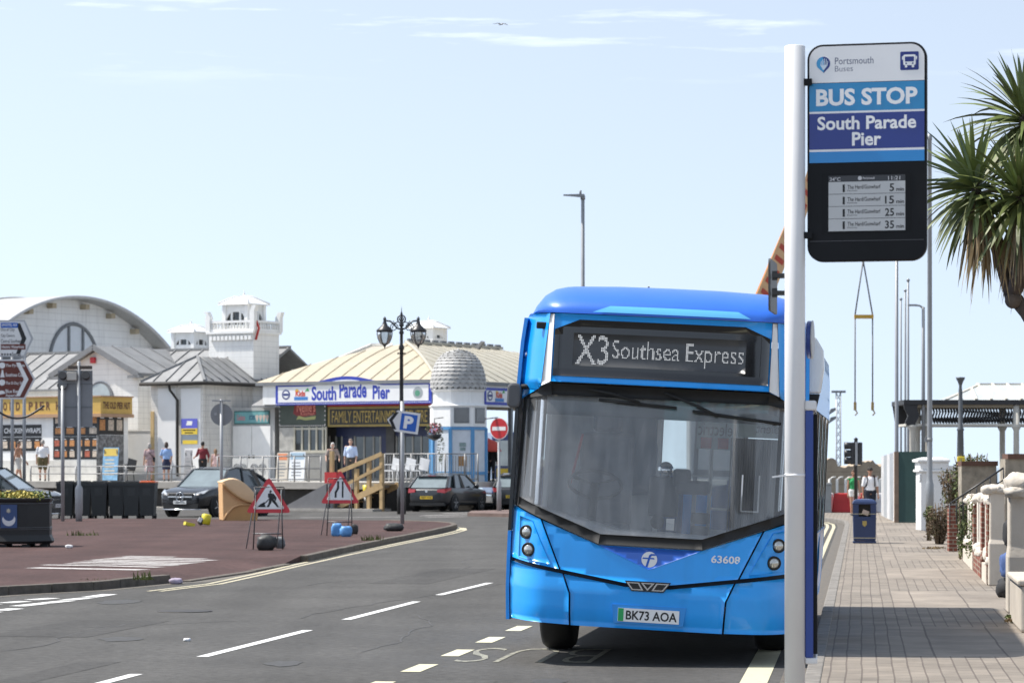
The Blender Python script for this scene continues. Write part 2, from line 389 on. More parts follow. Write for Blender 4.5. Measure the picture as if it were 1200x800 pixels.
# ------------------------------------------------------------------ the ground
o = MB().add([(-260, -40, 0), (260, -40, 0), (260, 175, 0), (-260, 175, 0)], [(0, 1, 2, 3)]).build('road', M_ASPH); struct(o)
o = MB().add([(-9000, 174, -.6), (9000, 174, -.6), (9000, 15000, -.6), (-9000, 15000, -.6)], [(0, 1, 2, 3)]).build('sea', mat('sea_water', (.10, .16, .19), rough=.12, var=.2, scale=.05, bump=.4, bscale=.6)); struct(o)

def KX(d): return 3.11+.12*(d-29.5) if d < 84 else None
kerb_line = [Vector((KX(d), d, 0)) for d in (-12, -4, 4, 12, 20, 28, 36, 44, 52, 60, 68, 76, 83)]+[Vector(p+(0,)) for p in ((9.95, 87), (10.1, 90), (9.9, 93), (9.2, 96), (7.9, 98.5), (5.5, 100.2), (2, 101))]
KW = .13
def offset_line(P, w):      # to the right of the direction of travel
    out = []
    for i, p in enumerate(P):
        d = (P[min(i+1, len(P)-1)]-P[max(i-1, 0)]).normalized(); out.append(p+Vector((d.y, -d.x, 0))*w)
    return out
inner = offset_line(kerb_line, KW)
pv = [(p.x, p.y, .10) for p in inner]+[(2, 103, .10), (90, 103, .10), (90, -12, .10)]
o = MB().add(pv, [tuple(range(len(pv)))[::-1]]).build('pavement', M_PAVE); struct(o)
mb = MB()
def kerb_run(mb, P, w, z0, z1, L=.92, gap=.012):
    for a, b in zip(P[:-1], P[1:]):
        n = max(1, round((b-a).length/L))
        for i in range(n):
            p = a.lerp(b, i/n); q = a.lerp(b, (i+1)/n); d = (q-p).normalized(); s = Vector((d.y, -d.x, 0))*w
            p = p+d*gap*.5; q = q-d*gap*.5; j = random.uniform(-.004, .004)
            V = [p, q, q+s, p+s]; mb.add([v+Vector((0, 0, z0)) for v in V]+[v+Vector((0, 0, z1+j)) for v in V], [(3, 2, 1, 0), (4, 5, 6, 7), (0, 1, 5, 4), (1, 2, 6, 5), (2, 3, 7, 6), (3, 0, 4, 7)])
kerb_run(mb, kerb_line, KW, -.02, .107)
struct(mb.build('pavement_kerb', M_KERB, bevel=.012))

# red traffic island
near = [(-110, 695, .11), (0, 687, .11), (100, 682, .11), (190, 674, .11), (214, 680, .02), (280, 670.5, .02), (332, 660.5, .02), (352, 651, .11), (400, 641, .11), (450, 631, .11), (500, 621.5, .11), (522, 617, .11)]
tip = [(530, 614.5, .11), (527, 612.3, .11), (510, 610.8, .11), (450, 609.4, .11), (300, 607.8, .11), (60, 607, .11), (-120, 607, .11)]
NP = [G(*p) for p in near]; TP = [G(*p) for p in tip]; ring = NP+TP
cen = sum(ring, Vector())/len(ring)
inn = []
for i, p in enumerate(ring):
    d = (ring[(i+1) % len(ring)]-ring[i-1]); d.z = 0; d.normalize(); q = p+Vector((-d.y, d.x, 0))*(.9 if 4 <= i <= 6 else .06); q.z = .11; inn.append(q)
n = len(ring)
V = ring+inn+[Vector((p.x, p.y, -.02)) for p in ring]
mb = MB().add(V, [(i, (i+1) % n, (i+1) % n+n, i+n) for i in range(n)]+[tuple(range(n, 2*n))]+[(i, i+2*n, (i+1) % n+2*n, (i+1) % n) for i in range(n)])
struct(mb.build('traffic_island', M_RED))
def outset(P, w): return offset_line(P, w)
mb = MB()
for seg, z1 in ((NP[0:4], .125), (NP[4:7], .03), (NP[7:]+TP[:4], .125)):
    P = [Vector((p.x, p.y, 0)) for p in seg]; P = offset_line(P, .14)
    kerb_run(mb, P, -.15, -.02, z1)
struct(mb.build('island_kerb', M_KERBD, bevel=.015))

def stripe(mb, pts, w, z=.004, mi=0):
    P = [Vector((p[0], p[1], 0)) for p in pts]; A = offset_line(P, -w/2); B = offset_line(P, w/2)
    V = [v+Vector((0, 0, z)) for v in A+B]; k = len(P)
    mb.add(V, [(i, i+k, i+1+k, i+1) for i in range(k-1)], mi)
# white centre line dashes
mb = MB()
for (x0, y0), (x1, y1) in (((-3.72, 19.9), (-3.12, 24.1)), ((-2.81, 26.3), (-2.15, 30.6)), ((-1.87, 32.7), (-1.22, 37.1)), ((-.98, 39.0), (-.33, 43.1)), ((.0, 45.2), (.62, 49.4)), ((.95, 51.5), (1.55, 55.7)), ((-4.6, 13.9), (-4.0, 18.))):
    stripe(mb, [(x0, y0), (x1, y1)], .11)
struct(mb.build('centre_line_marking', M_WPAINT))
# cream bus bay dashes
mb = MB()
for k in range(-3, 9):
    d = 24.83+k*2.03; x = -.79+.142*(d-24.83); stripe(mb, [(x-.066, d-.47), (x+.066, d+.47)], .17)
for k in range(0, 1):
    P = [(KX(d)-.42, d) for d in (14, 18, 22, 26, 30, 34.5)]; stripe(mb, P, .22)
struct(mb.build('bus_bay_marking', M_CPAINT))
mb = MB(); ax = Vector((.13, .9915, 0)).normalized()
lp = Plane((1.0, 29.2, 0), (-ax.y, ax.x, 0), (-ax.x, -ax.y, 0))
mb.text(lp, 'BUS', .45, 2.75, 1.25, 2.0, .004, bold=-.016)
struct(mb.build('bus_stop_road_lettering', worn('worn_cream_paint', (.27, .26, .20), (.085, .084, .08), .47)))
# double yellow lines by the far kerb and along the island
mb = MB()
kl = [p for p in kerb_line if p.y > 35.5]
for off in (.32, .50): stripe(mb, [(p.x, p.y) for p in offset_line(kl, -off)], .09)
il = [G(*p) for p in ((180, 692.5), (200, 690), (250, 684), (300, 673.2), (337, 664.5), (400, 650.5), (475, 635.3), (525, 625.2), (541, 621.0))]
for off in (-.08, .10): stripe(mb, [(p.x, p.y) for p in offset_line(il, off)], .075)
stripe(mb, [(G(541, 621).x, G(541, 621).y), (G(540, 618.5).x, G(540, 618.5).y), (G(528, 617.4).x, G(528, 617.4).y)], .3)
struct(mb.build('yellow_line_marking', worn('pale_yellow_road_paint', (.50, .455, .32), (.13, .125, .105), .55)))
mb = MB()
for (a, b, c, d_) in ((5, 706.2, 30, 704.2), (36, 702.6, 63, 700.6), (-28, 709, -4, 707.4), (0, 715, 19, 712.8), (20, 710, 50, 706.8), (52, 706.4, 80, 703.6), (78, 702.8, 102, 700.4), (104, 699.6, 129, 696.0), (-30, 720, -6, 716.5)):
    p = G(a, b); q = G(c, d_); stripe(mb, [(p.x, p.y), (q.x, q.y)], .22)
struct(mb.build('give_way_marking', M_WPAINT))
# white lines across the far road
mb = MB()
for (a, b, c, d_) in ((352, 606.3, 470, 605.5), (495, 604.0, 560, 602.2), (520, 601.3, 548, 600.6), (500, 605.6, 545, 604.9)):
    p = G(a, b); q = G(c, d_); stripe(mb, [(p.x, p.y), (q.x, q.y)], .3)
struct(mb.build('far_road_marking', M_WFADED))
# scrawled white hatching on the island
mb = MB()
for (a, b, c, d_, w) in ((38, 664.8, 168, 667.3, .42), (52, 661.4, 188, 664.2, .30), (78, 660.0, 206, 662.4, .26), (88, 658.2, 214, 661.2, .30), (104, 656.6, 226, 659.8, .32), (112, 655.2, 238, 658.0, .30), (126, 653.6, 251, 656.2, .34), (140, 652.3, 240, 654.4, .30), (148, 651.2, 205, 652.2, .26)):
    p = G(a, b, .114); q = G(c, d_, .114); m_ = p.lerp(q, .5)+Vector((0, random.uniform(-.15, .15), 0))
    stripe(mb, [(p.x, p.y), (m_.x, m_.y), (q.x, q.y)], w, z=.116)
struct(mb.build('island_hatching', M_WFADED))
# far small island with the no entry post
P = [G(548, 604.5), G(640, 606.5), G(730, 604), G(730, 600.5), G(600, 600.6), G(552, 602)]
k = len(P); V = [p+Vector((0, 0, -.02)) for p in P]+[p+Vector((0, 0, .12)) for p in P]
struct(MB().add(V, [tuple(range(k, 2*k))]+[(i, (i+1) % k, (i+1) % k+k, i+k) for i in range(k)]).build('splitter_island', mat('island_brown', (.16, .11, .095), rough=.9, var=.3, scale=2)))
# kerb before the pier deck

# repair patches, ironwork and tyre-dark strips in the carriageway
M_PATCH = asphalt('asphalt_patch', (.064, .062, .059)); M_PATCHL = asphalt('asphalt_old_patch', (.083, .081, .077))
mb = MB()
for (x, y, w_, l_, a_, mi) in ((-4.6, 31, 1.1, 3.2, .15, 0), (-6.2, 26.4, .7, 2.2, .1, 1), (-1.2, 46, .9, 6.5, .15, 0), (-.5, 22.6, .55, 1.6, .14, 1), (-8.5, 34.0, 2.4, .8, .2, 0), (-3.3, 55, .6, 9, .16, 1), (-4.0, 23.2, .35, 5.0, .15, 0)):
    d_ = Vector((math.sin(a_), math.cos(a_), 0)); s_ = Vector((d_.y, -d_.x, 0)); c = Vector((x, y, .002)); mb.add([c-d_*l_/2-s_*w_/2, c-d_*l_/2+s_*w_/2, c+d_*l_/2+s_*w_/2, c+d_*l_/2-s_*w_/2], [(0, 1, 2, 3)], mi)
struct(mb.build('road_repair_patch', [M_PATCH, M_PATCHL]))
mb = MB(); random.seed(31)
for (x, y, L_, a_) in ((-5.4, 24, 9, .1), (-2.4, 33, 12, .2), (-7.5, 29, 6, .9), (-1.4, 27, 7, .12), (-3.0, 42, 14, .14)):
    P = []; p = Vector((x, y, .003)); an = a_
    for i in range(26): P.append(p.copy()); an += random.gauss(0, .16); an = lerp(an, a_, .3); p = p+Vector((math.sin(an), math.cos(an), 0))*L_/26
    stripe(mb, [(q.x, q.y) for q in P], .022, .003)
struct(mb.build('road_crack', mat('tar_crack', (.058, .056, .054), rough=.8)))
for i, (x, y, r_) in enumerate(((-3.9, 34.6, .33), (-6.9, 31.2, .30))):
    o = MB().lathe([(r_, 0), (r_, .006), (r_*.86, .007), (.001, .007)], (x, y, 0), 24).build('manhole_cover', mat('cast_iron', (.06, .055, .05), rough=.6, metal=.5, var=.4, scale=14)); o['label'] = ('round iron manhole cover in the carriageway left of the centre line', 'round iron manhole cover in the carriageway nearer the island kerb')[i]; o['category'] = 'manhole cover'; o['kind'] = 'thing'

# sandy grit gathered in the gutters, oil spots in the bus bay
M_GRIT = worn('gutter_grit', (.13, .11, .085), (.075, .073, .069), .46)
mb = MB(); gl_ = [Vector((p.x, p.y, 0)) for p in NP[:-1]]; stripe(mb, [(p.x, p.y) for p in offset_line(gl_, .26)], .24, .0025); stripe(mb, [(p.x, p.y) for p in offset_line(kerb_line, -.11)], .2, .0025); o = mb.build('gutter_grit', M_GRIT); struct(o)
mb = MB(); random.seed(44)
for (x, y, r_) in ((1.0, 22.4, .30), (.3, 23.3, .16), (-3.9, 29, .22), (-2.0, 25.4, .18), (-5.0, 37, .3)): mb.add([(x+r_*random.uniform(.7, 1.1)*math.cos(a*.52), y+2.2*r_*random.uniform(.7, 1.1)*math.sin(a*.52), .0035) for a in range(12)], [tuple(range(12))])
struct(mb.build('oil_stain', worn('oil_stain', (.045, .044, .042), (.066, .064, .061), .5)))
# ------------------------------------------------------------------ the bus
B_BLUE = mat('bus_sky_blue', (.010, .335, .88), rough=.30, coat=.35, var=.08, scale=1.5, streak=.10)
B_DEEP = mat('bus_deep_blue', (.020, .14, .62), rough=.4, coat=.2, var=.06, scale=1.5)
B_NAVY = mat('bus_royal_blue', (.006, .10, .50), rough=.4, coat=.6, var=.04)
B_PALE = mat('bus_pale_blue', (.13, .52, .90), rough=.3, coat=.6, var=.04)
B_BLACK = mat('gloss_black', (.008, .008, .009), rough=.3, coat=.3, var=.2)
B_RUB = mat('rubber_black', (.014, .014, .014), rough=.75, var=.25, scale=8)
B_DARKP = mat('dark_plastic', (.03, .03, .032), rough=.5, var=.2)
B_CHROME = mat('chrome', (.75, .75, .76), rough=.12, metal=1, var=.05)
B_SILVER = mat('silver_facet', (.72, .74, .75), rough=.18, metal=.3, coat=.8, var=.08)
B_WHITE = mat('vinyl_and_sheen_white', (.78, .78, .78), rough=.4, var=.05)
B_GREY = mat('interior_grey', (.45, .46, .48), rough=.6, var=.15)
B_DGREY = mat('interior_dark', (.085, .09, .10), rough=.6, var=.2)
B_SEAT = mat('seat_moquette', (.03, .08, .24), rough=.9, var=.35, scale=30)
B_POLE = mat('pole_yellowish', (.5, .5, .48), rough=.35, var=.05)
B_GL = glassmat('windscreen_glass', (.97, .98, .98), .99, .13, .02, (.60, .61, .62), 1.2)  # streaky diffuse film also stands in for street reflections in the screen
B_GLS = glassmat('bus_side_glass', (.95, .98, .97), .97, .03, .02)
B_TINT = glassmat('tinted_glass_band', (.16, .42, .42), .55, .12, .05, (.05, .13, .13))
B_LED = mat('led_white', (.80, .79, .76), rough=.4, var=.0, emit=.10)
B_LENS = mat('lamp_lens', (.55, .55, .52), rough=.08, metal=.6, coat=1, var=.3, scale=25)

BUSL = 9.0
bus = thing('bus', 'bright blue single-deck bus showing X3 Southsea Express, stopped at the kerb', 'bus', (1.135, 25.0, .035))
BRZ = -math.atan(.13); BRL = R(3.0)
bus.rotation_euler = (0, BRL, BRZ)

def ease(t): t = max(0, min(1, t)); return t*t*(3-2*t)
def hw(z):
    P = ((.2, 1.245), (.6, 1.27), (1.2, 1.275), (2.3, 1.265), (2.7, 1.25), (2.95, 1.225), (3.1, 1.17))
    if z <= P[0][0]: return P[0][1]
    for (a, b), (c, d) in zip(P, P[1:]):
        if z <= c: return lerp(b, d, (z-a)/(c-a))
    return P[-1][1]
def yf(x, z):
    ax_ = abs(x)/hw(z)*1.22
    c = .07*(x/1.2)**2+.40*max(0, (ax_-.86)/.36)**2.2
    if z < .66: p = .0+.03*max(0, (.40-z)/.12)
    elif z < 1.0: p = .015+.02*(z-.66)/.34
    elif z < 2.34: p = .035+.13*(z-1.0)/1.34
    elif z < 2.99: p = .085+.03*(z-2.34)/.65
    else: p = .115+.2*(z-2.99)
    return c+p
def clampx(x, z): h = hw(z)+.02; return max(-h, min(h, x))
import bmesh
def panel(pts, fn, off=.0, thick=.02, step=.07, name='panel', ms=B_BLUE, parent=None, mi=None, flipn=False, smooth=True):
    """cut a 2D outline into small cells, bend it with fn(u, v, off) and give it thickness"""
    bm = bmesh.new(); vs_ = [bm.verts.new((a, b, 0)) for a, b in pts]; bm.faces.new(vs_)
    x0 = min(p[0] for p in pts); x1 = max(p[0] for p in pts); y0 = min(p[1] for p in pts); y1 = max(p[1] for p in pts)
    for ax_, lo, hi in ((0, x0, x1), (1, y0, y1)):
        k = int((hi-lo)/step)
        for i in range(1, k+1):
            co = [0, 0, 0]; no = [0, 0, 0]; co[ax_] = lo+(hi-lo)*i/(k+1); no[ax_] = 1
            bmesh.ops.bisect_plane(bm, geom=bm.verts[:]+bm.edges[:]+bm.faces[:], plane_co=co, plane_no=no, dist=1e-5)
    bm.verts.index_update(); V2 = [(v.co.x, v.co.y) for v in bm.verts]; Fs = [tuple(v.index for v in f.verts) for f in bm.faces]
    be = [(e.verts[0].index, e.verts[1].index) for e in bm.edges if e.is_boundary]; bm.free()
    k = len(V2); V = [fn(a, b, off) for a, b in V2]+[fn(a, b, off-thick) for a, b in V2]
    mb = MB(); mb.add(V, Fs, 0, smooth); mb.add([], [], 0)
    o0 = 0
    for f in Fs: mb.f.append(tuple(i+k for i in f)[::-1]); mb.mi.append(0); mb.sm.append(False)
    for a, b in be: mb.f.append((a, b, b+k, a+k)); mb.mi.append(0); mb.sm.append(False)
    # duplicate rim verts would be cleaner; autosmooth by sharp flat rim is enough here
    if parent is None: return mb
    return mb.build(name, ms, parent)
FR = lambda x, z, off: Vector((clampx(x, z), yf(x, z)-off, z))
def SD(sgn): return lambda y, z, off: Vector((sgn*(hw(z)+.022+off), y, z))
def mir(P): return [(-a, b) for a, b in P][::-1]
def Ln(x): x = abs(x); return .66 if x < .2 else .66+(x-.2)*.147
def Wn(x): x = abs(x); return 1.0 if x < .45 else 1.0+(x-.45)*.373

# body shell: sides, roof, rear
YS = .44
RA = [1.165-.0, 1.12, 1.06, .98, .88, .72, .5, .25, 0]
def arch(t):      # roof section, t in -1..1
    a = abs(t); s = 1 if t > 0 else -1
    ang = a*PI/2
    K = ((0, 0, 3.28), (.30, .45, 3.277), (.58, .90, 3.26), (.70, 1.02, 3.23), (.80, 1.11, 3.17), (.90, 1.18, 3.07), (1, 1.228, 2.93))
    for (a0, x0, z0), (a1, x1, z1) in zip(K, K[1:]):
        if a <= a1+1e-9: t_ = (a-a0)/(a1-a0); return lerp(x0, x1, t_)*s, lerp(z0, z1, t_)
NT = 40
mb = MB(); V = []; Fs = []
ysr = [1.0, 2, 3, 4, 5, 6, 7, 8, BUSL-.25, BUSL-.05]
for y in ysr:
    dz = -.10 if y > BUSL-.1 else 0; sc = .98 if y > BUSL-.1 else 1
    for i in range(NT+1): x, z = arch(-1+2*i/NT); V.append((x*sc, y, z+dz*(1 if z > 2.95 else 0)))
for j in range(len(ysr)-1):
    for i in range(NT): a = j*(NT+1)+i; Fs.append((a, a+1, a+NT+2, a+NT+1))
mb.add(V, Fs, 0, True)
def dome(t, s):
    xr, zr = arch(t); zf = 2.985; xf = 1.21*t; xf = clampx(xf, zf); y0 = yf(xf, zf)
    e = math.sin(s*PI/2); return Vector((lerp(xf, xr, e), y0+(1.0-y0)*(1-math.cos(s*PI/2)), lerp(zf, zr, e)))
V = []; Fs = []; NS = 12
for j in range(NS+1):
    for i in range(NT+1): V.append(dome(-1+2*i/NT, j/NS))
for j in range(NS):
    for i in range(NT): a = j*(NT+1)+i; Fs.append((a, a+1, a+NT+2, a+NT+1))
mb.add(V, Fs, 0, True)
roof = mb.build('roof', B_DEEP, bus)
mb = MB(); V = []; Fs = []; k = 16      # paler panel on the roof front
for j in range(3):
    for i in range(k+1):
        t0 = lerp(-.50, -.36, j/2); t1 = lerp(.62, .50, j/2); p = dome(lerp(t0, t1, i/k), lerp(.03, .16, j/2)); V.append(p+Vector((0, -.006, .004)))
for j in range(2):
    for i in range(k): a = j*(k+1)+i; Fs.append((a, a+1, a+k+2, a+k+1))
mb.add(V, Fs, 0, True); mb.build('roof_flash', B_PALE, roof)
for (x, y, h, r) in ((-.28, 1.8, .14, .014), (-.62, 3.2, .06, .03)):
    MB().tube([(x, y, 3.2), (x, y, 3.2+h)], [r, r*.6], 8).build('aerial', B_RUB, roof)

AR = .54; WY = (2.42, 6.75)
def arcpts(c, r, z0): 
    a0 = math.asin((z0-.47)/r); return [(c+r*math.cos(a), .47+r*math.sin(a)) for a in [a0+(PI-2*a0)*i/12 for i in range(13)]][::-1]
low = [(YS, .28)]+arcpts(WY[0], AR, .28)+arcpts(WY[1], AR, .28)+[(BUSL, .30), (BUSL, 1.06), (YS, 1.06)]
for sg in (-1, 1):
    f = SD(sg)
    panel(low, f, 0, .03, .3, 'side_skirt', B_BLUE, bus)
    panel([(YS, 2.30), (BUSL, 2.30), (BUSL, 2.94), (YS+.02, 2.94)], f, 0, .03, .22, 'upper_side_panel', B_BLUE, bus)
    ed = [YS+.02, 1.55, 2.95, 4.4, 5.85, 7.3, BUSL-.15]
    for a, b in zip(ed, ed[1:]):
        panel([(a+.035, 1.065), (b-.035, 1.065), (b-.035, 2.295), (a+.035, 2.295)], f, -.008, .008, .5, 'side_window', B_GLS, bus)
    for a in ed: panel([(a-.033, 1.063), (a+.033, 1.063), (a+.033, 2.297), (a-.033, 2.297)], f, -.002, .03, .4, 'window_pillar', B_BLACK, bus)
    for c in WY:
        mbw = MB(); pl = Plane((sg*1.05, c, .47), (0, sg, 0), (0, 0, 1)); mbw.poly(pl, [(p[0]-c, p[1]-.47) for p in arcpts(c, AR+.02, .30)], -.02, .02); mbw.build('wheel_arch_liner', B_RUB, bus)
pr = Plane((0, BUSL, 0), (-1, 0, 0))
mb = MB().poly(pr, [(-1.2, .3), (1.2, .3), (1.22, 1.2), (1.21, 1.35), (-1.21, 1.35), (-1.22, 1.2)], -.04, .0)
mb.poly(pr, [(-1.18, 2.45), (1.18, 2.45), (1.16, 2.9), (.9, 3.1), (-.9, 3.1), (-1.16, 2.9)], -.04, .0)
for s_ in (-1, 1): mb.rect(pr, min(.95*s_, 1.2*s_), max(.95*s_, 1.2*s_), 1.352, 2.448, -.04, 0)
rear = mb.build('rear_panel', B_BLUE, bus)
MB().rect(pr, -.948, .948, 1.352, 2.448, -.02, -.015).build('rear_window', B_GLS, rear)

# front panels
C_ = .018
bc = [(-.655, .285), (.655, .285), (.668, .56), (.735, Ln(.735)-C_), (.2, .66-C_), (-.2, .66-C_), (-.735, Ln(.735)-C_), (-.668, .56)]
bump = panel(bc, FR, .0, .05, .06, 'bumper', B_BLUE, bus)
bcr = [(.672, .287), (1.235, .30), (1.26, Ln(1.26)-C_), (.752, Ln(.752)-C_), (.684, .56)]
for q in (bcr, mir(bcr)): panel(q, FR, 0, .05, .06, 'bumper_corner', B_BLUE, bus)
fp = [(-.768, Ln(.768)+C_), (-.2, .66+C_), (.2, .66+C_), (.768, Ln(.768)+C_), (.955, Wn(.955)-.012), (.45, .988), (-.45, .988), (-.955, Wn(.955)-.012)]
frontp = panel(fp, FR, -.004, .04, .06, 'front_panel', B_BLUE, bus)
hp = [(.785, Ln(.785)+C_), (1.26, Ln(1.26)+C_), (1.26, Wn(1.26)-.012), (.973, Wn(.973)-.012)]
for q in (hp, mir(hp)): panel(q, FR, -.004, .04, .06, 'corner_panel', B_BLUE, bus)
gp = [(-1.24, Ln(1.24)-.03), (-.2, .63), (.2, .63), (1.24, Ln(1.24)-.03), (1.24, Wn(1.24)-.0), (.45, .985), (-.45, .985), (-1.24, Wn(1.24)-.0)]
panel(gp, FR, -.05, .01, .08, 'seam_backing', B_RUB, bus)
panel([(-.66, .28), (-.77, .66), (-.70, .66), (-.64, .28)], FR, -.045, .01, .08, 'seam_strip', B_RUB, bus)
panel([(.64, .28), (.70, .66), (.77, .66), (.66, .28)], FR, -.045, .01, .08, 'seam_strip', B_RUB, bus)
panel([(-.44, .984), (0, .80), (.44, .984)], FR, .001, .004, .05, 'blue_chevron', B_NAVY, bus)
pln = lambda x, z, e=.0: Plane((x, yf(x, z)-e, z))
# facets that catch the light on the bumper
# logo: white disc with a slanting f
lg = MB(); p0 = Plane((.0, yf(0, .89)-.006, .89)); lg.poly(p0, circ(0, 0, .068, 28), 0, .003)
lo = lg.build('logo_disc', B_WHITE, frontp)
lf = MB()
lf.flat(p0, [(-.030, -.062), (-.012, -.066), (.012, .022), (.020, .034), (.056, .036), (.048, .050), (.012, .050), (-.004, .036)], .0045)
lf.flat(p0, [(-.060, .004), (.046, .004), (.040, .016), (-.056, .016)], .005)
lf.build('logo_letter', B_NAVY, lo)
MB().text(Plane((.655, yf(.655, .925)-.001, .925), (1, .14, 0)), '63608', 0, 0, .25, .066, .004, bold=.022).build('fleet_number', B_WHITE, frontp)
# grille emblem
e0 = Plane((0, yf(0, .655)-.012, .655))
em = MB().poly(e0, [(-.20, .045), (.20, .045), (.14, -.042), (-.14, -.042)], -.02, .0).build('badge_backing', B_BLACK, bump)
mb = MB()
def ringpoly(mb, pl, P, w, n0, n1, mi=0):
    c = (sum(p[0] for p in P)/len(P), sum(p[1] for p in P)/len(P))
    Q = [(c[0]+(a-c[0])*w, c[1]+(b-c[1])*w) for a, b in P]; k = len(P)
    for i in range(k):
        j = (i+1) % k; mb.poly(pl, [P[i], P[j], Q[j], Q[i]], n0, n1, mi)
ringpoly(mb, e0, [(-.185, .034), (-.075, .034), (-.035, -.032), (-.135, -.032)], .72, 0, .006)
ringpoly(mb, e0, [(-.06, .034), (.06, .034), (0, -.034)], .6, 0, .006)
ringpoly(mb, e0, [(.185, .034), (.075, .034), (.035, -.032), (.135, -.032)][::-1], .72, 0, .006)
mb.build('badge_chevrons', B_CHROME, em)
# number plate in a shallow recess
npz = .405; p1 = Plane((.02, yf(0, npz)-.010, npz))
MB().poly(Plane((.02, yf(0, npz)-.002, npz)), [(-.32, .085), (.32, .085), (.30, -.075), (-.30, -.075)], -.01, .004).build('plate_recess', mat('bus_plinth_blue', (.02, .27, .72), rough=.35, coat=.5, var=.05), bump)
plate = MB().rect(p1, -.265, .265, -.0575, .0575, 0, .006).build('number_plate', mat('plate_white', (.80, .80, .79), rough=.35, var=.04), bus)
MB().rect(p1, -.262, -.215, -.055, .055, .0065, .0075).build('green_flash', mat('plate_green', (.02, .36, .10), rough=.4, var=.05), plate)
MB().text(p1, 'BK73 AOA', .026, 0, .44, .080, .008, bold=.02).build('plate_lettering', B_BLACK, plate)
# headlights
for sg in (-1, 1):
    rec = [(.86, .80), (1.17, .84), (1.18, 1.20), (1.05, 1.17)]
    rec = rec if sg > 0 else mir(rec)
    hc = panel(rec, FR, .004, .012, .05, 'headlight_cluster', B_BLUE, bus)
    for (x, z) in ((1.095, 1.065), (1.065, .915)):
        x *= sg; y = yf(x, z)
        nx = Vector((-(yf(x+.02, z)-yf(x-.02, z))/.04, -1, 0)).normalized() if False else Vector(((yf(x+.02, z)-yf(x-.02, z))/.04*-1*-1, -1, 0)).normalized()
        nrm = Vector(((yf(x+.03, z)-yf(x-.03, z))/.06*1, -1, 0)).normalized()
        nrm = (nrm*.4+Vector((0, -1, 0))*.6).normalized()
        rot = nrm.to_track_quat('Z', 'Y').to_matrix()
        hl = MB().lathe([(.061, -.02), (.061, .018), (.051, .022), (.047, .012)], (x, y-.015, z), 24, rot=rot).build('headlight', B_RUB, bus)
        MB().lathe([(.048, .004), (.045, .014), (.032, .024), (.012, .030), (0.0005, .031)], (x, y-.015, z), 24, rot=rot).build('lens', B_LENS, hl)
# windscreen surround, glass, tint
ws = [(-.45, 1.0), (.45, 1.0), (1.24, Wn(1.24)), (1.22, 2.30), (.95, 2.37), (-.95, 2.37), (-1.22, 2.30), (-1.24, Wn(1.24))]
wi = [(-.44, 1.085), (.44, 1.085), (1.215, Wn(1.215)+.085), (1.20, 2.235), (.94, 2.27), (-.94, 2.27), (-1.20, 2.235), (-1.215, Wn(1.215)+.085)]
k = len(ws)
sur = MB()
for i in range(k):
    j = (i+1) % k
    if i in (2, 6):
        wdt = .022; s_ = 1 if i == 2 else -1
        q = [(1.245*s_, Wn(1.245)), (1.225*s_, 2.30), (1.190*s_, 2.30), (1.210*s_, Wn(1.21))]
        if s_ < 0: q = q[::-1]
    else: q = [ws[i], ws[j], wi[j], wi[i]]
    m_ = panel(q, FR, .0, .02, .08); sur.add(m_.v, m_.f, 0); 
sur.sm = [True]*len(sur.f)
surround = sur.build('windscreen_surround', B_RUB, bus)
wing = [(-.44, 1.08), (.44, 1.08), (1.22, Wn(1.22)+.08), (1.205, 2.24), (.94, 2.275), (-.94, 2.275), (-1.205, 2.24), (-1.22, Wn(1.22)+.08)]
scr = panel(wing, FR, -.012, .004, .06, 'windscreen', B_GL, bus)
panel([(-1.20, 2.10), (1.20, 2.10), (1.195, 2.235), (.94, 2.27), (-.94, 2.27), (-1.195, 2.235)], FR, -.022, .004, .08, 'tint_band', B_TINT, scr)
# header with the destination display
panel([(-.945, 2.385), (.945, 2.385), (.945, 2.978), (-.945, 2.978)], FR, .012, .05, .08, 'header_panel', B_BLUE, bus)
sp = [(1.04, 2.335), (1.26, 2.225), (1.26, 2.978), (.99, 2.978)]
for q in (sp, mir(sp)): panel(q, FR, .012, .06, .05, 'header_side', B_BLUE, bus)
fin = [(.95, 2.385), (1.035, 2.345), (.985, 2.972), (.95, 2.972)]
for q in (fin, mir(fin)): panel(q, FR, .008, .03, .05, 'header_fin', B_WHITE, bus)  # white of the fins paints the sky reflected in the angled facets
panel([(-.95, 2.30), (.95, 2.30), (.95, 2.38), (-.95, 2.38)], FR, -.03, .02, .08, 'brow_black_recess', B_RUB, bus)  # black recess strip below the header
panel([(.95, 2.20), (1.23, 2.12), (1.23, 2.24), (.96, 2.37)], FR, -.02, .02, .08, 'brow_end', B_BLACK, bus)
panel(mir([(.95, 2.20), (1.23, 2.12), (1.23, 2.24), (.96, 2.37)]), FR, -.02, .02, .08, 'brow_end', B_BLACK, bus)
dp = [(-.935, 2.435), (.935, 2.435), (.935, 2.84), (.72, 2.93), (-.72, 2.93), (-.935, 2.84)]
disp = panel(dp, FR, .018, .012, .08, 'destination_display', mat('display_black_glass', (.012, .012, .013), rough=.10, coat=.6, var=.3, scale=2), bus)
panel([(-.765, 2.53), (.735, 2.53), (.735, 2.815), (-.765, 2.815)], FR, .0195, .001, .08, 'led_matrix', mat('display_grey', (.055, .058, .062), rough=.35, var=.2), disp)
def inside(pt, tri):
    (a, b), (c, d), (e, f) = tri; x, y = pt
    s1 = (x-a)*(d-b)-(c-a)*(y-b); s2 = (x-c)*(f-d)-(e-c)*(y-d); s3 = (x-e)*(b-f)-(a-e)*(y-f)
    return not ((s1 < 0 or s2 < 0 or s3 < 0) and (s1 > 0 or s2 > 0 or s3 > 0))
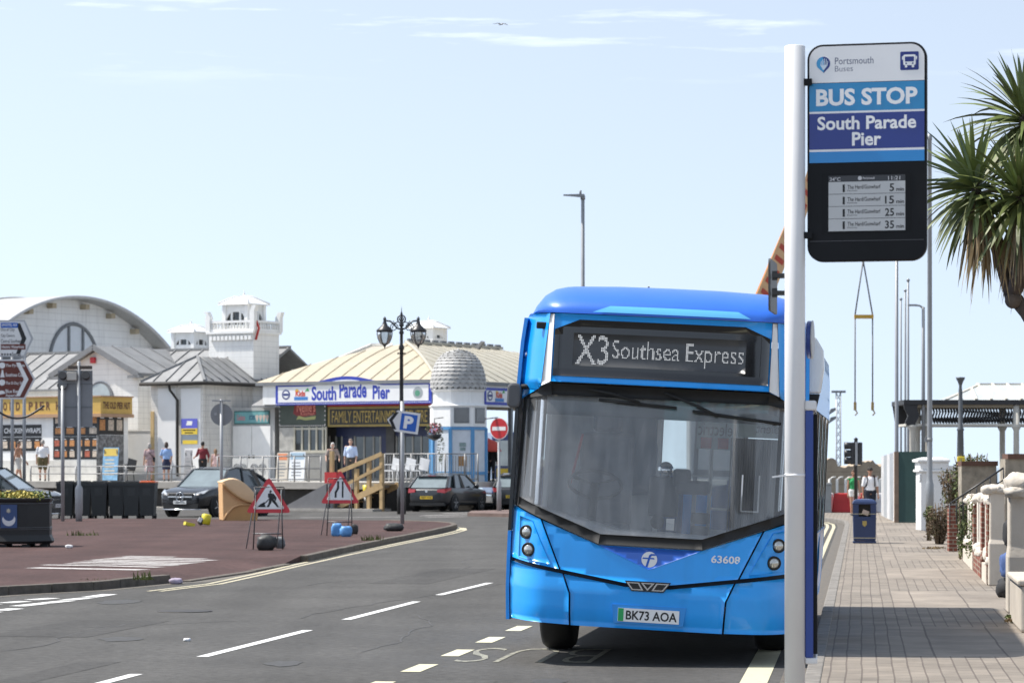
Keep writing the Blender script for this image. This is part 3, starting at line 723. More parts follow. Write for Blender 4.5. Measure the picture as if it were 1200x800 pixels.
def dots(mb, t, x0, x1, z0, z1, pitch, bold, off):
    V, Fs, a = text2d(t, bold, 3); tri = []
    for f in Fs:
        for i in range(1, len(f)-1): tri.append((V[f[0]], V[f[i]], V[f[i+1]]))
    nx_ = round((x1-x0)/pitch); nz_ = round((z1-z0)/pitch)
    for i in range(nx_):
        for j in range(nz_):
            u = (i+.5)/nx_; v = (j+.5)/nz_
            if any(inside((u, v), q) for q in tri):
                x = lerp(x0, x1, u); z = lerp(z0, z1, v); h = pitch*.36; y = yf(x, z)-off
                mb.add([(x-h, y, z-h), (x+h, y, z-h), (x+h, y, z+h), (x-h, y, z+h)], [(0, 1, 2, 3)])
mb = MB(); dots(mb, 'X3', -.74, -.455, 2.545, 2.80, .0128, .004, .0205); dots(mb, 'Southsea Express', -.42, .715, 2.555, 2.765, .0108, -.004, .0205)
mb.build('led_lettering', B_LED, disp)
MB().rect(Plane((-1.06, yf(-1.06, 2.87)-.02, 2.87)), -.05, .05, -.03, .03, 0, .03).build('marker_lamp', B_RUB, bus, .01)
# wipers hanging from the brow
mb = MB(); mb.tube([(-.62, yf(-.62, 2.33)-.02, 2.335), (-.40, yf(-.4, 2.30)-.05, 2.30), (-.16, yf(-.16, 2.24)-.05, 2.235)], .014, 6); mb.tube([(-.52, yf(-.5, 2.24)-.04, 2.245), (.16, yf(.16, 2.24)-.05, 2.205)], .015, 6); mb.build('wiper', B_RUB, bus)
mb = MB(); mb.tube([(.05, yf(.05, 2.33)-.02, 2.335), (.34, yf(.34, 2.25)-.05, 2.23), (.52, yf(.5, 2.16)-.05, 2.155)], .014, 6); mb.tube([(.30, yf(.3, 2.17)-.04, 2.185), (1.06, yf(1.06, 2.12)-.04, 2.115)], .015, 6); mb.build('wiper', B_RUB, bus)
panel([(-1.1, .30), (1.1, .30), (1.1, .38), (-1.1, .38)], FR, -.08, .02, .1, 'under_tray', B_RUB, bus)
# mirrors
for sg, zc in ((-1, 2.36), (1, 2.45)):
    if sg < 0:
        m_ = MB(); m_.poly(Plane((-1.29, .40, 2.24), (1, 0, 0)), rrect(-.065, .055, -.10, .12, .05), -.10, .06)
        mm_ = m_.build('mirror_camera', mat('mirror_grey', (.09, .09, .095), rough=.5, var=.15), bus, .02)
        MB().tube([(-1.24, .42, 2.33), (-1.14, .45, 2.34)], .022, 8).build('mirror_arm', B_RUB, mm_)
    else:
        m_ = MB().poly(Plane((1.315, .62, 2.62), (1, 0, 0)), [(-.075, -.22), (.06, -.22), (.085, .0), (.07, .16), (.0, .27), (-.075, .30)], -.12, .08)
        mm_ = m_.build('mirror', mat('mirror_white', (.72, .74, .75), rough=.2, coat=.6, var=.05), bus, .02)
        MB().poly(Plane((1.315, .62, 2.62), (1, 0, 0)), [(-.07, -.36), (.03, -.36), (.055, -.225), (-.07, -.225)], -.10, .07).build('mirror_foot', B_RUB, mm_)
        MB().tube([(1.22, .62, 2.42), (1.27, .62, 2.34)], .02, 8).build('mirror_arm', B_RUB, mm_)
o_ = MB().ell((-1.22, .52, 2.62), (.035, .05, .035)).build('side_marker', B_CHROME, bus)
# wheels, kept upright on the road while the body leans
RI = Matrix.Rotation(-BRL, 3, 'Y')
def wheel(x, y, sg):
    m_ = MB(); rot = Matrix.Rotation(R(90)*sg, 3, 'Y')
    m_.lathe([(.30, -.14), (.44, -.15), (.475, -.11), (.482, 0), (.475, .11), (.44, .15), (.30, .14)], (0, 0, 0), 36, rot=rot)
    h = thing('w', 'x', 'x'); pass
    bpy.data.objects.remove(h)
    t_ = m_.build('tyre', B_RUB); rim = MB().lathe([(.31, .08), (.30, .12), (.22, .06), (.12, .07), (.10, .13), (0.001, .13)], (0, 0, 0), 28, rot=rot).build('rim', mat('wheel_steel', (.30, .30, .31), rough=.45, metal=.6, var=.2))
    t_.parent = bus; t_.name = 'wheel'; rim.parent = t_
    t_.location = RI @ Vector((x, y, .482-.035)); t_.rotation_euler = (0, -BRL, 0)
for y in WY:
    wheel(-1.0, y, -1); wheel(1.0, y, 1)
mb = MB(); mb.bx(-1.15, 1.15, .9, BUSL-.3, .30, .36); mb.build('floor_pan', B_GREY, bus)
# interior
MB().bx(-1.16, 1.16, .5, BUSL-.1, 2.72, 2.76).build('ceiling_panel', mat('ceiling_pale', (.70, .71, .72), rough=.6), bus)
mb = MB(); mb.poly(Plane((0, .42, 0)), [(-1.14, .95), (1.05, .95), (1.08, 1.22), (.45, 1.10), (-.35, 1.12), (-1.12, 1.30)], -.5, -.02); mb.build('dashboard', mat('dash_pale', (.62, .62, .63), rough=.6, var=.15), bus, .03)
mb = MB(); rot = Matrix.Rotation(R(-32), 3, 'X')
V = [rot @ Vector((.235*math.cos(a), .235*math.sin(a), 0))+Vector((-.60, 1.0, 1.50)) for a in [2*PI*i/36 for i in range(37)]]
mb.tube(V, .017, 8, cap=False); sw = mb.build('steering_wheel', B_RUB, bus)
mb = MB()
for a in (90, 210, 330): v = rot @ Vector((.23*math.cos(R(a)), .23*math.sin(R(a)), 0)); mb.tube([Vector((-.60, 1.0, 1.50)), v+Vector((-.60, 1.0, 1.50))], .016, 6)
mb.tube([(-.60, 1.0, 1.50), (-.60, .80, 1.2)], .04, 8); mb.build('steering_column', B_RUB, sw)
mb = MB(); mb.box((-.58, 1.72, 1.55), (.50, .12, .85)); mb.box((-.58, 1.5, 1.08), (.50, .5, .14)); mb.box((-.58, 1.72, 2.08), (.28, .09, .2)); mb.build('driver_seat', mat('driver_seat_cloth', (.12, .13, .15), rough=.9, var=.25, scale=12), bus, .05, 3)
MB().beam((-.80, 1.62, 1.95), (-.90, 1.60, 1.45), .05, .02).build('seat_belt', mat('belt_red', (.45, .03, .03), rough=.8), bus)
mb = MB(); mb.bx(-1.15, -.10, 1.98, 2.02, .36, 2.65); mb.build('cab_partition', mat('partition_grey', (.55, .55, .56), rough=.5, var=.35, scale=3, streak=.5), bus)
mb = MB()
for i in range(3): mb.bx(-1.17, -1.155, .50+i*.13, .58+i*.13, 1.35, 2.28)
mb.build('cab_blind', mat('blind_grey', (.66, .66, .66), rough=.7, var=.2), bus)
MB().box((.0, 1.25, 1.42), (.26, .22, .36)).build('ticket_machine', B_DARKP, bus, .02)
MB().lathe([(.02, -.02), (.06, 0), (.06, .03), (0.001, .05)], (.03, .30, 1.21), 20, rot=Matrix.Rotation(R(90), 3, 'X')).build('windscreen_sensor', B_RUB, bus)
MB().rect(Plane((.16, yf(.16, 1.2)+.02, 1.20)), -.035, .035, -.05, .05, 0, .003).build('windscreen_sticker', B_WHITE, scr)
mb = MB(); p2 = Plane((.83, yf(.83, 1.5)+.03, 1.50), (1, .25, 0))
for r_ in ((-.08, -.068, -.16, .16), (.068, .08, -.16, .16), (-.068, .068, -.16, -.148)): mb.rect(p2, *r_, 0, .008)
mb.build('notice_frame', B_WHITE, scr)
mb = MB()
for i in range(26): mb.box((.60+i*.0215, 1.02-i*.012, 1.50), (.012, .022, .96))
mb.box((.87, .90, 1.50), (.56, .012, .96), rot=Matrix.Rotation(R(-29), 3, 'Z')); mb.build('ribbed_panel', mat('ribbed_charcoal', (.07, .068, .062), rough=.6, var=.3), bus)
mb = MB(); mb.box((.90, .92, 2.10), (.56, .012, .22), rot=Matrix.Rotation(R(-29), 3, 'Z')); lb = mb.build('lettered_sky_panel', mat('pale_sky_panel', (.66, .80, .78), rough=.4, var=.05), bus)  # added panel, its pale colour standing in for sky-bright lettered glass
MB().text(Plane((.96, .86, 2.075), (math.cos(R(-29)), math.sin(R(-29)), 0)), 'Solent', 0, 0, .30, .085, .02, bold=.012, flip=True).build('lettering', B_RUB, lb)
mb = MB(); mb.box((.38, 2.2, 2.02), (.34, .012, .30)); lb = mb.build('lettered_sky_panel', mat('pale_sky_panel', (.66, .80, .78)), bus)  # second added panel, painted pale like sky-lit window glass
MB().text(Plane((.38, 2.19, 2.06)), 'electric', 0, 0, .32, .12, .003, bold=-.005, flip=True).build('lettering', B_RUB, lb)
for x_ in (.30, .46): MB().box((x_, 2.185, 1.93), (.10, .012, .10)).build('red_notice', mat('notice_red', (.5, .05, .04), rough=.5), lb)
for (x, y) in ((-.12, 2.0), (.35, 2.3), (.70, 1.6), (.45, 4.2), (-.45, 4.2), (.45, 6.4), (-.45, 6.4)):
    MB().tube([(x, y, .36), (x, y, 2.72)], .018, 8).build('handrail_pole', B_POLE, bus)
for (y, x0, x1, z) in ((2.02, -.1, .35, 1.55), (2.02, -.1, .35, 1.62), (3.2, .3, 1.1, 1.3)):
    MB().tube([(x0, y, z), (x1, y+.05, z)], .014, 6).build('handrail_bar', B_POLE, bus)
seat0 = MB(); seat0.box((0, 0, .45), (.86, .42, .12)); seat0.box((0, .22, .80), (.86, .10, .72))
# jacket on the cab partition, interior lining panels, luggage rack, rear bulkhead
mb = MB(); mb.add([(-.42, 1.95, 2.25), (-.22, 1.95, 2.28), (-.10, 1.94, 1.9), (-.14, 1.93, 1.42), (-.48, 1.93, 1.40), (-.52, 1.94, 1.95), (-.32, 1.88, 1.9), (-.30, 1.86, 1.5)], [(0, 1, 6), (1, 2, 6), (2, 3, 7, 6), (3, 4, 7), (4, 5, 6, 7), (5, 0, 6)]); mb.build('hanging_jacket', mat('jacket_slate', (.05, .08, .12), rough=.9, var=.4), bus)
for x_ in (-1.16, -.62, -.12): mb = MB(); mb.bx(x_-.02, x_+.02, 1.93, 1.97, .9, 2.65); mb.build('partition_frame', B_WHITE, bus)
mb = MB(); mb.bx(.18, .98, 2.38, 2.42, 1.05, 1.12); mb.bx(.18, .98, 2.38, 2.42, 1.62, 1.68); mb.bx(.18, .22, 2.38, 2.42, .36, 2.6); mb.bx(.96, 1.0, 2.38, 2.42, .36, 2.6); mb.build('entrance_screen_frame', B_GREY, bus)
mb = MB(); mb.bx(.22, .96, 2.395, 2.405, .4, 1.05); mb.build('entrance_screen', mat('screen_slate', (.10, .13, .20), rough=.5, var=.3), bus)
for z_ in (.9, 1.02): MB().box((.34, 1.34, z_+.22), (.16, .14, .10)).build('card_reader', B_DARKP, bus, .01)
MB().lathe([(.05, 0), (.07, .02), (.07, .05), (.001, .06)], (.02, 1.12, 1.66), 16, rot=Matrix.Rotation(R(80), 3, 'X')).build('reader_dial', B_CHROME, bus)
mb = MB(); mb.box((.28, .98, 1.52), (.30, .24, .12)); mb.box((.18, .92, 1.60), (.16, .10, .16)); mb.build('ticket_console', B_DARKP, bus, .03)
first = None
for y in (3.5, 4.35, 5.2, 6.05, 6.9, 7.75):
    for x in (-.72, .72):
        if first is None: first = seat0.build('passenger_seat', B_SEAT, bus, .04, 3); s_ = first
        else: s_ = first.copy(); COL.objects.link(s_)
        s_.location = (x, y, .42 if y > 5.6 else .36)
# ------------------------------------------------------------------ bus stop: post, flag with display, timetable case
PD = 16.0
M_POSTW = mat('post_white', (.72, .72, .72), rough=.42, var=.06, scale=2, streak=.08)
stop = thing('bus_stop', 'tall white bus stop post carrying a BUS STOP South Parade Pier flag and display', 'bus stop', (wx(931.5, PD), PD, .10), R(-4))
SX, SZ = wx(931.5, PD), .10
ztop = wz(54, PD)-.10
MB().lathe([(.0565, 0), (.0565, ztop-.004), (.050, ztop), (0.001, ztop)], (0, 0, 0), 40).build('post', M_POSTW, stop)
MB().lathe([(.11, 0), (.11, .012), (.07, .02), (.0575, .03)], (0, 0, 0), 32).build('base_flange', M_POSTW, stop)
fw = 139*PD/F/2; fh = 254*PD/F/2; fx = wx(1015, PD)-SX; fz = wz(180, PD)-.10
fp_ = Plane((fx, -.035, fz), (math.cos(R(-9)), math.sin(R(-9)), 0))
M_FBLK = mat('flag_black', (.010, .011, .013), rough=.6, var=.2, spec=.2)
flag = MB().poly(fp_, rrect(-fw, fw, -fh, fh, .085, 8), -.05, .012).build('flag_housing', M_FBLK, stop, .006)
i_ = .012
def fy(py): return (180-py)*PD/F
top = [p for p in rrect(-fw+i_, fw-i_, fy(98), fh-i_, .075, 8) if p[1] > fy(98)+.076 or True]
top = [(-fw+i_, fy(98)), (fw-i_, fy(98))]+[p for p in rrect(-fw+i_, fw-i_, fy(98), fh-i_, .075, 8) if p[1] > fh-i_-.0751]
def fpan(name, pts, col, n=.0145): return MB().poly(fp_, pts, .010, n).build(name, mat(name+'_mat', col, rough=.3, var=.04, coat=.3), flag)
def fr_(y0, y1): return [(-fw+i_, fy(y1)), (fw-i_, fy(y1)), (fw-i_, fy(y0)), (-fw+i_, fy(y0))]
hd = fpan('header_band', top, (.82, .82, .82))
b1 = fpan('stop_band', fr_(98.6, 131.6), (.012, .235, .50))
b2 = fpan('name_band', fr_(134, 176), (.008, .028, .22))
b3 = fpan('lower_band', fr_(178.6, 191.5), (.010, .23, .58))
MB().rect(fp_, -fw+i_, fw-i_, fy(178.6), fy(176), .010, .0143).build('white_rule', mat('rule_white', (.8, .8, .82), rough=.4), flag)
MB().rect(fp_, -fw+i_, fw-i_, fy(134), fy(131.6), .010, .0143).build('white_rule', mat('rule_white', (.8, .8, .82)), flag)
M_FW = mat('letter_white', (.86, .86, .86), rough=.4, var=.03)
M_FN = mat('letter_navy', (.015, .03, .20), rough=.4, var=.05)
def fxx(px): return (px-1014.5)*PD/F
MB().text(fp_, 'BUS STOP', 0, fy(115.3), 118*PD/F, 20*PD/F, .0155, bold=.035).build('lettering', M_FW, b1)
mb = MB(); mb.text(fp_, 'South Parade', 0, fy(145.5), 115*PD/F, 16*PD/F, .0155, bold=.026); mb.text(fp_, 'Pier', 0, fy(164.5), 34*PD/F, 16*PD/F, .0155, bold=.026); mb.build('lettering', M_FW, b2)
mb = MB(); mb.text(fp_, 'Portsmouth', fxx(977.5), fy(73), 45*PD/F, 8*PD/F, .0155, bold=.0, al='l'); mb.text(fp_, 'Buses', fxx(977.5), fy(82), 21*PD/F, 6.6*PD/F, .0155, bold=-.008, al='l'); mb.build('lettering', mat('letter_slate', (.12, .14, .22), rough=.5), hd)
# drop shaped emblem: pale blue half, navy half, pale hand
cx_, cy_ = fxx(964), fy(75.5); s_ = PD/F
em_ = [(cx_+8*s_*math.cos(R(a)), cy_+8*s_*math.sin(R(a))) for a in range(-35, 216, 10)]+[(cx_+.5*s_, cy_-11*s_)]
eo = MB().poly(fp_, em_, .0145, .0155).build('emblem', M_FN, hd)
MB().flat(fp_, [(cx_+8*s_*math.cos(R(a)), cy_+8*s_*math.sin(R(a))) for a in range(95, 216, 10)]+[(cx_+.2*s_, cy_-10.6*s_), (cx_+2*s_, cy_-4*s_), (cx_+1*s_, cy_+2*s_)], .0162, 0).build('emblem_half', mat('emblem_blue', (.05, .32, .62), rough=.4), eo)
mb = MB()
for k_, (a, h_) in enumerate(((-3, 3.), (-1.2, 5), (.8, 6), (2.8, 5), (4.4, 3))):
    mb.flat(fp_, [(cx_+(a-.5)*s_, cy_-2*s_), (cx_+(a+.5)*s_, cy_-2*s_), (cx_+(a+1.2)*s_, cy_+h_*s_), (cx_+(a+.4)*s_, cy_+h_*s_)], .0168)
mb.flat(fp_, [(cx_-3.4*s_, cy_-2*s_), (cx_-.4*s_, cy_-7.5*s_), (cx_+1*s_, cy_-7.5*s_), (cx_+5*s_, cy_-2*s_)], .0168)
mb.build('emblem_hand', mat('emblem_pale', (.6, .7, .8), rough=.4), eo)
# bus pictogram
ip = MB().poly(fp_, rrect(fxx(1053.5), fxx(1075), fy(86), fy(64.5), 1.6*s_), .0145, .0156).build('pictogram_tile', M_FN, hd)
mb = MB(); mb.flat(fp_, rrect(fxx(1057), fxx(1071.5), fy(80.5), fy(68), 2*s_), .0162, 0)
for a in (1059, 1067): mb.flat(fp_, [(fxx(a), fy(83)), (fxx(a+2.6), fy(83)), (fxx(a+2.6), fy(80)), (fxx(a), fy(80))], .0162, 0)
for a in (1055.6, 1071.8): mb.flat(fp_, [(fxx(a), fy(74)), (fxx(a+1.2), fy(74)), (fxx(a+1.2), fy(70)), (fxx(a), fy(70))], .0162, 0)
mb.flat(fp_, [(fxx(1059), fy(76.2)), (fxx(1069.5), fy(76.2)), (fxx(1069.5), fy(70.4)), (fxx(1059), fy(70.4))], .0167, 1)
for a in (1060.4, 1068): mb.flat(fp_, circ(fxx(a), fy(78.3), 1.0*s_, 10), .0167, 1)
mb.build('bus_pictogram', [M_FW, M_FN], ip)
# display window
scr_ = MB().rect(fp_, fxx(962), fxx(1066), fy(274), fy(204), .011, .0135).build('display_bezel', mat('bezel_black', (.004, .004, .005), rough=.35, spec=.2), flag)
def dx(u): return fxx(970.0+u*89.0/880)     # screen coordinates 0..880 across, from the enlarged photo
dsp = MB(); dsp.rect(fp_, fxx(970), fxx(1059.3), fy(271.7), fy(214.2), .0135, .0142); so = dsp.build('screen', mat('epaper_grey', (.50, .51, .51), rough=.35, var=.03), scr_)
MB().rect(fp_, fxx(970), fxx(1059.3), fy(214.2), fy(207), .0135, .0142).build('screen_header', mat('epaper_dark', (.035, .036, .04), rough=.35), scr_)
mb = MB(); mk = MB()
ry = [220.8, 235.1, 249.5, 263.9]
for y_, mnt in zip(ry, ('5', '15', '25', '35')):
    mb.text(fp_, '1', fxx(987.8), fy(y_+1), 2.6*s_, 9.0*s_, .0146, bold=.03)
    mb.text(fp_, mnt, fxx(1046.4), fy(y_+1), (5.2 if len(mnt) == 1 else 10.6)*s_, 9.2*s_, .0146, bold=.02, al='r')
    mb.text(fp_, 'min', fxx(1057.9), fy(y_+3.2), 9*s_, 4.2*s_, .0146, bold=.025, al='r')
    mb.text(fp_, 'The Hard/Gunwharf', fxx(992.2), fy(y_-.4), 38.5*s_, 4.8*s_, .0146, bold=.012, al='l')
    mb.text(fp_, 'Eastney', fxx(992.2), fy(y_+3.9), 11.5*s_, 2.2*s_, .0146, bold=.0, al='l')
for y_ in (228.4, 242.8, 257.2): mb.flat(fp_, [(fxx(970), fy(y_+.3)), (fxx(1059.3), fy(y_+.3)), (fxx(1059.3), fy(y_-.2)), (fxx(970), fy(y_-.2))], .0146)
mb.build('lettering', mat('ink_black', (.01, .01, .01), rough=.5), so)
mk.text(fp_, '34°C', fxx(971.5), fy(211), 12.5*s_, 4.4*s_, .0146, bold=.01, al='l'); mk.text(fp_, '11:21', fxx(1053.5), fy(210.8), 14*s_, 4.4*s_, .0146, bold=.01, al='r'); mk.text(fp_, 'Portsmouth', fxx(1010), fy(210.3), 14*s_, 2.6*s_, .0146, al='l'); mk.flat(fp_, circ(fxx(1006.7), fy(210.3), 2.4*s_, 14), .0146)
mk.build('header_lettering', mat('ink_pale', (.55, .55, .56), rough=.5), scr_)
MB().rect(fp_, -fw+.015, fw-.015, fy(283.4), fy(282.6), .0115, .0128).build('housing_seam', mat('seam_grey', (.05, .05, .055), rough=.4), flag)
for y_ in (97, 276): 
    mb = MB(); mb.box((.068, -.01, wz(y_, PD)-.10), (.05, .04, .035)); mb.build('flag_bracket', M_FBLK, stop)
# plate fixed on the road side of the post, seen edge on, with its two clips
sp_ = MB(); x0_ = wx(907, PD)-SX; z0_ = wz(332, PD)-.10; pe = Plane((x0_, .30, z0_), (.10, 1, 0), (0, 0, 1))
sp_.poly(pe, rrect(-.24, .24, -.145, .145, .03), -.006, .006); po = sp_.build('side_plate', mat('plate_back', (.10, .10, .10), rough=.5, metal=.4, var=.3), stop)
for z_ in (.045, -.05):
    mb = MB(); mb.box((x0_+.03, .05, z0_+z_), (.08, .10, .022)); mb.box((x0_+.005, .03, z0_+z_), (.03, .03, .05)); mb.build('clip', mat('clip_dark', (.05, .05, .05), rough=.5, metal=.5), po)
# blue roundel on the pavement side, edge on
x1_ = wx(946.5, PD)-SX; z1_ = wz(397, PD)-.10
mb = MB(); pd_ = Plane((x1_, .12, z1_), (-.12, -1, 0), (0, 0, 1)); mb.poly(pd_, circ(0, 0, .105, 32), -.028, .0); mb.build('round_sign', mat('roundel_blue', (.012, .045, .24), rough=.35, coat=.3), stop, .008)
mb = MB(); mb.poly(pd_, circ(0, 0, .107, 32), -.034, -.028); mb.build('round_sign_back', mat('roundel_grey', (.45, .46, .47), rough=.5), stop)
# timetable case beside the post, running away from the road edge
cx0 = wx(943.5, PD)-SX; cx1 = wx(953, PD)-SX
zc0 = wz(770, PD)-.10; zc1 = wz(481, PD)-.10
sl = .036
def cbox(mb, xa, xb, ya, yb, za, zb): 
    V = [(xa+sl*ya, ya, za), (xb+sl*ya, ya, za), (xb+sl*yb, yb, za), (xa+sl*yb, yb, za)]; V += [(a, b, zb) for a, b, c in V]
    mb.add(V, [(3, 2, 1, 0), (4, 5, 6, 7), (0, 1, 5, 4), (1, 2, 6, 5), (2, 3, 7, 6), (3, 0, 4, 7)])
mb = MB(); cbox(mb, cx0, cx1, -.02, .62, zc0, zc1); case = mb.build('timetable_case', mat('case_blue', (.012, .05, .27), rough=.4, coat=.3, var=.08, streak=.15), stop, .006)
mb = MB(); cbox(mb, cx1, cx1+.022, -.0, .60, zc0+.02, zc1-.02); mb.build('case_door', M_FBLK, case)
mb = MB(); cbox(mb, cx0-.002, cx1+.018, -.025, .625, zc1, zc1+.055); mb.build('case_cap', M_POSTW, case, .012, 3)
mb = MB(); cbox(mb, cx0-.0, cx1+.022, -.022, .622, zc0-.035, zc0); mb.build('case_foot', M_POSTW, case, .008)
mb = MB(); zt_ = wz(556.5, PD)-.10; mb.lathe([(.0585, -.006), (.0585, .006)], (0, 0, zt_), 28); mb.beam((-.05, -.035, zt_), (-.125, -.05, zt_-.010), .004, .009); mb.build('cable_tie', M_FW, stop)
# ------------------------------------------------------------------ the pier: its own frame, u along the front, v going back
PO = Vector((wx(297, 126), 126, 0)); PA = R(-31)
PU = Vector((math.cos(PA), math.sin(PA), 0)); PV = Vector((-math.sin(PA), math.cos(PA), 0))
DECK = 1.13
def pf(px, py, v):
    k = (px-600)/F; u = (k*(PO.y+PV.y*v)-PO.x-PV.x*v)/(PU.x-k*PU.y); d = PO.y+PU.y*u+PV.y*v
    return Vector((u, v, EYE+(HOR-py)*d/F))
def pg(px, py, u):
    k = (px-600)/F; v = (k*(PO.y+PU.y*u)-PO.x-PU.x*u)/(PV.x-k*PV.y); d = PO.y+PU.y*u+PV.y*v
    return Vector((u, v, EYE+(HOR-py)*d/F))
def pw(u, v, z=0): return PO+PU*u+PV*v+Vector((0, 0, z))
class TH:     # a thing standing at pier point (u, v); parts are given in pier coordinates
    def __init__(s, name, label, cat, u, v, z=0, group=None):
        s.o = Vector((u, v, z)); s.e = thing(name, label, cat, pw(u, v, z), PA, group)
    def add(s, mb, name, ms, parent=None, **k): return mb.shift(s.o).build(name, ms, parent or s.e, **k)

M_BOARD = mat('white_weatherboard', (.84, .835, .81), rough=.6, var=.07, scale=1.2, boards=.24, streak=.16)
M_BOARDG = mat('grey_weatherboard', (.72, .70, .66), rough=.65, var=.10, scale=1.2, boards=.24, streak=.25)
M_PWHITE = mat('white_paint', (.85, .85, .83), rough=.5, var=.06, streak=.08)
M_OFFW = mat('weathered_white', (.66, .65, .61), rough=.6, var=.14, streak=.2)
M_LEAD = mat('lead_grey_roof', (.235, .238, .24), rough=.6, var=.22, scale=1.2, streak=.15)
M_LEADD = mat('dark_lead', (.15, .15, .15), rough=.6, var=.2)
M_TRIMG = mat('grey_trim', (.20, .21, .22), rough=.55, var=.15)
M_GLASSD = mat('dark_pane', (.035, .045, .05), rough=.08, coat=.6, var=.5, scale=1.5)
M_GLASSP = mat('pale_pane', (.42, .48, .50), rough=.15, coat=.4, var=.25, scale=1.)
M_DARK = mat('dark_trim_and_shade', (.035, .032, .028), rough=.8, var=.3)
M_CREAM = mat('cream_metal_roof', (.46, .405, .30), rough=.5, var=.08, scale=.8, streak=.14)
M_CREAML = mat('pale_cream_roof', (.44, .41, .33), rough=.5, var=.10, scale=.8, streak=.12)
M_DECKW = mat('deck_concrete', (.52, .50, .46), rough=.85, var=.18, scale=.8)

# --- deck
DU = pf(450, 565, -7.6).x
e = TH('pier_deck', 'raised pale promenade deck in front of the white pier buildings', 'deck', 0, -8)
mb = MB(); mb.bx(-32, DU, -7.6, 18, DECK-.22, DECK); mb.bx(DU+.004, 13.9, -4.0, 18, DECK-.22, DECK); e.add(mb, 'deck_slab', M_DECKW)
mb = MB(); mb.bx(-31.5, DU-.1, -7.3, -7.0, -.05, DECK-.22); mb.bx(DU-.3, 13.7, -3.9, -3.6, -.05, DECK-.22); mb.bx(DU-.3, DU-.1, -7.0, -3.9, -.05, DECK-.22); e.add(mb, 'under_deck_shade', M_DARK)  # dark sheets paint the shade beneath the deck
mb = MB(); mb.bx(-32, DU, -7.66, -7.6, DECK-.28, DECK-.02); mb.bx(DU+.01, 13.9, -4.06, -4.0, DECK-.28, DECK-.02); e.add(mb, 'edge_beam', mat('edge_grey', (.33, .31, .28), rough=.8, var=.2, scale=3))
# kerb and footway at the foot of the deck
mb = MB(); mb.bx(-34, DU+.4, -9.0, -7.7, -.02, .10); o = mb.build('footway', mat('footway_grey', (.34, .32, .29), rough=.85, var=.2), None); o.location = PO; o.rotation_euler = (0, 0, PA); struct(o)

def gabled_roof(mb, u0, u1, v0, v1, ze, zr, t=.10, mi=0):   # ridge along u
    vm = (v0+v1)/2
    for a, b in ((v0, vm), (v1, vm)):
        V = [(u0, a, ze), (u1, a, ze), (u1, b, zr), (u0, b, zr)]; V += [(x, y, z+t) for x, y, z in V]
        mb.add(V, [(0, 1, 2, 3), (4, 5, 6, 7), (0, 1, 5, 4), (1, 2, 6, 5), (2, 3, 7, 6), (3, 0, 4, 7)], mi)
def hipseams(mb, A, B, ta, tb, run, zr, step=.62, r=.032, bellk=0., mi=0):
    """seams square to the eave AB, each ending at the ridge or at a hip; the ridge faces the part ta..1-tb of the eave"""
    A = Vector(A); B = Vector(B); d = (B-A); L_ = d.length; d.normalize(); inw = Vector((-d.y, d.x, 0)); n = int(L_/step)
    for i in range(1, n):
        t = i/n; sm = min(1, t/ta if ta > 0 else 1, (1-t)/tb if tb > 0 else 1); P = []
        for k_ in range(5):
            s_ = sm*k_/4; P.append(A+d*(t*L_)+inw*(run*s_)+Vector((0, 0, (zr-A.z)*(s_+bellk*math.sin(PI*s_))+.03)))
        mb.tube(P, r, 4, mi)
def seams(mb, A, B, Cc, D, n, w=.05, h=.05, mi=0):
    """raised seams running A->D and B->C between the edges AB (eave) and DC (ridge)"""
    A, B, Cc, D = map(Vector, (A, B, Cc, D))
    for i in range(n+1):
        t = i/n; mb.beam(A.lerp(B, t)+Vector((0, 0, .03)), D.lerp(Cc, t)+Vector((0, 0, .03)), w, h, mi)

# --- long pavilion with gable wing and hipped pavilion end
HPu, HPv = -.05, -3.55
za = pf(207, 447, HPv).z
e = TH('pier_pavilion', 'long white weatherboarded pier pavilion with lead grey roof, red alarm box on its gable', 'building', -8, 0)
mb = MB(); u0 = pf(-60, 440, 0).x; mb.bx(u0, -2.3, 0, 6, DECK, 5.2); e.add(mb, 'main_wall', M_BOARD)
zr = pf(200, 413, 3).z
mb = MB(); gabled_roof(mb, u0-.3, -.2, -.35, 6.35, 5.15, zr); mb.beam((u0, 3, zr+.12), (-.2, 3, zr+.12), .22, .10); seams(mb, (u0, -.35, 5.25), (-.2, -.35, 5.25), (-.2, 3, zr+.1), (u0, 3, zr+.1), 22); e.add(mb, 'main_roof', M_LEAD)
gv = -2.0; gl = pf(63, 440, gv).x; gr = pf(167, 440, gv).x; gm = (gl+gr)/2; gze = pf(67, 440, gv).z; gza = pf(107, 409, gv).z
mb = MB(); pl = Plane((0, gv, 0), (1, 0, 0), (0, 0, 1)); mb.poly(pl, [(gl+.25, DECK), (gr-.25, DECK), (gr-.25, gze+.05), (gm, gza-.05), (gl+.25, gze+.05)], -3.6, 0); e.add(mb, 'gable_wall', M_BOARD)
mb = MB()
for a, b in ((gl, gm), (gr, gm)):
    V = [(a, gv-.3, gze-.10), (b, gv-.3, gza), (b, 3., gza), (a, 3., gze-.10)]; V += [(x, y, z+.14) for x, y, z in V]
    mb.add(V, [(0, 1, 2, 3), (4, 5, 6, 7), (0, 1, 5, 4), (1, 2, 6, 5), (2, 3, 7, 6), (3, 0, 4, 7)])
    seams(mb, (a, gv-.3, gze+.04), (a, 3, gze+.04), (b, 3, gza+.14), (b, gv-.3, gza+.14), 4)
e.add(mb, 'gable_roof', M_LEAD)
mb = MB()
for a, b in ((gl, gm), (gr, gm)): mb.beam((a, gv-.33, gze-.06), (b, gv-.33, gza+.06), .06, .22)
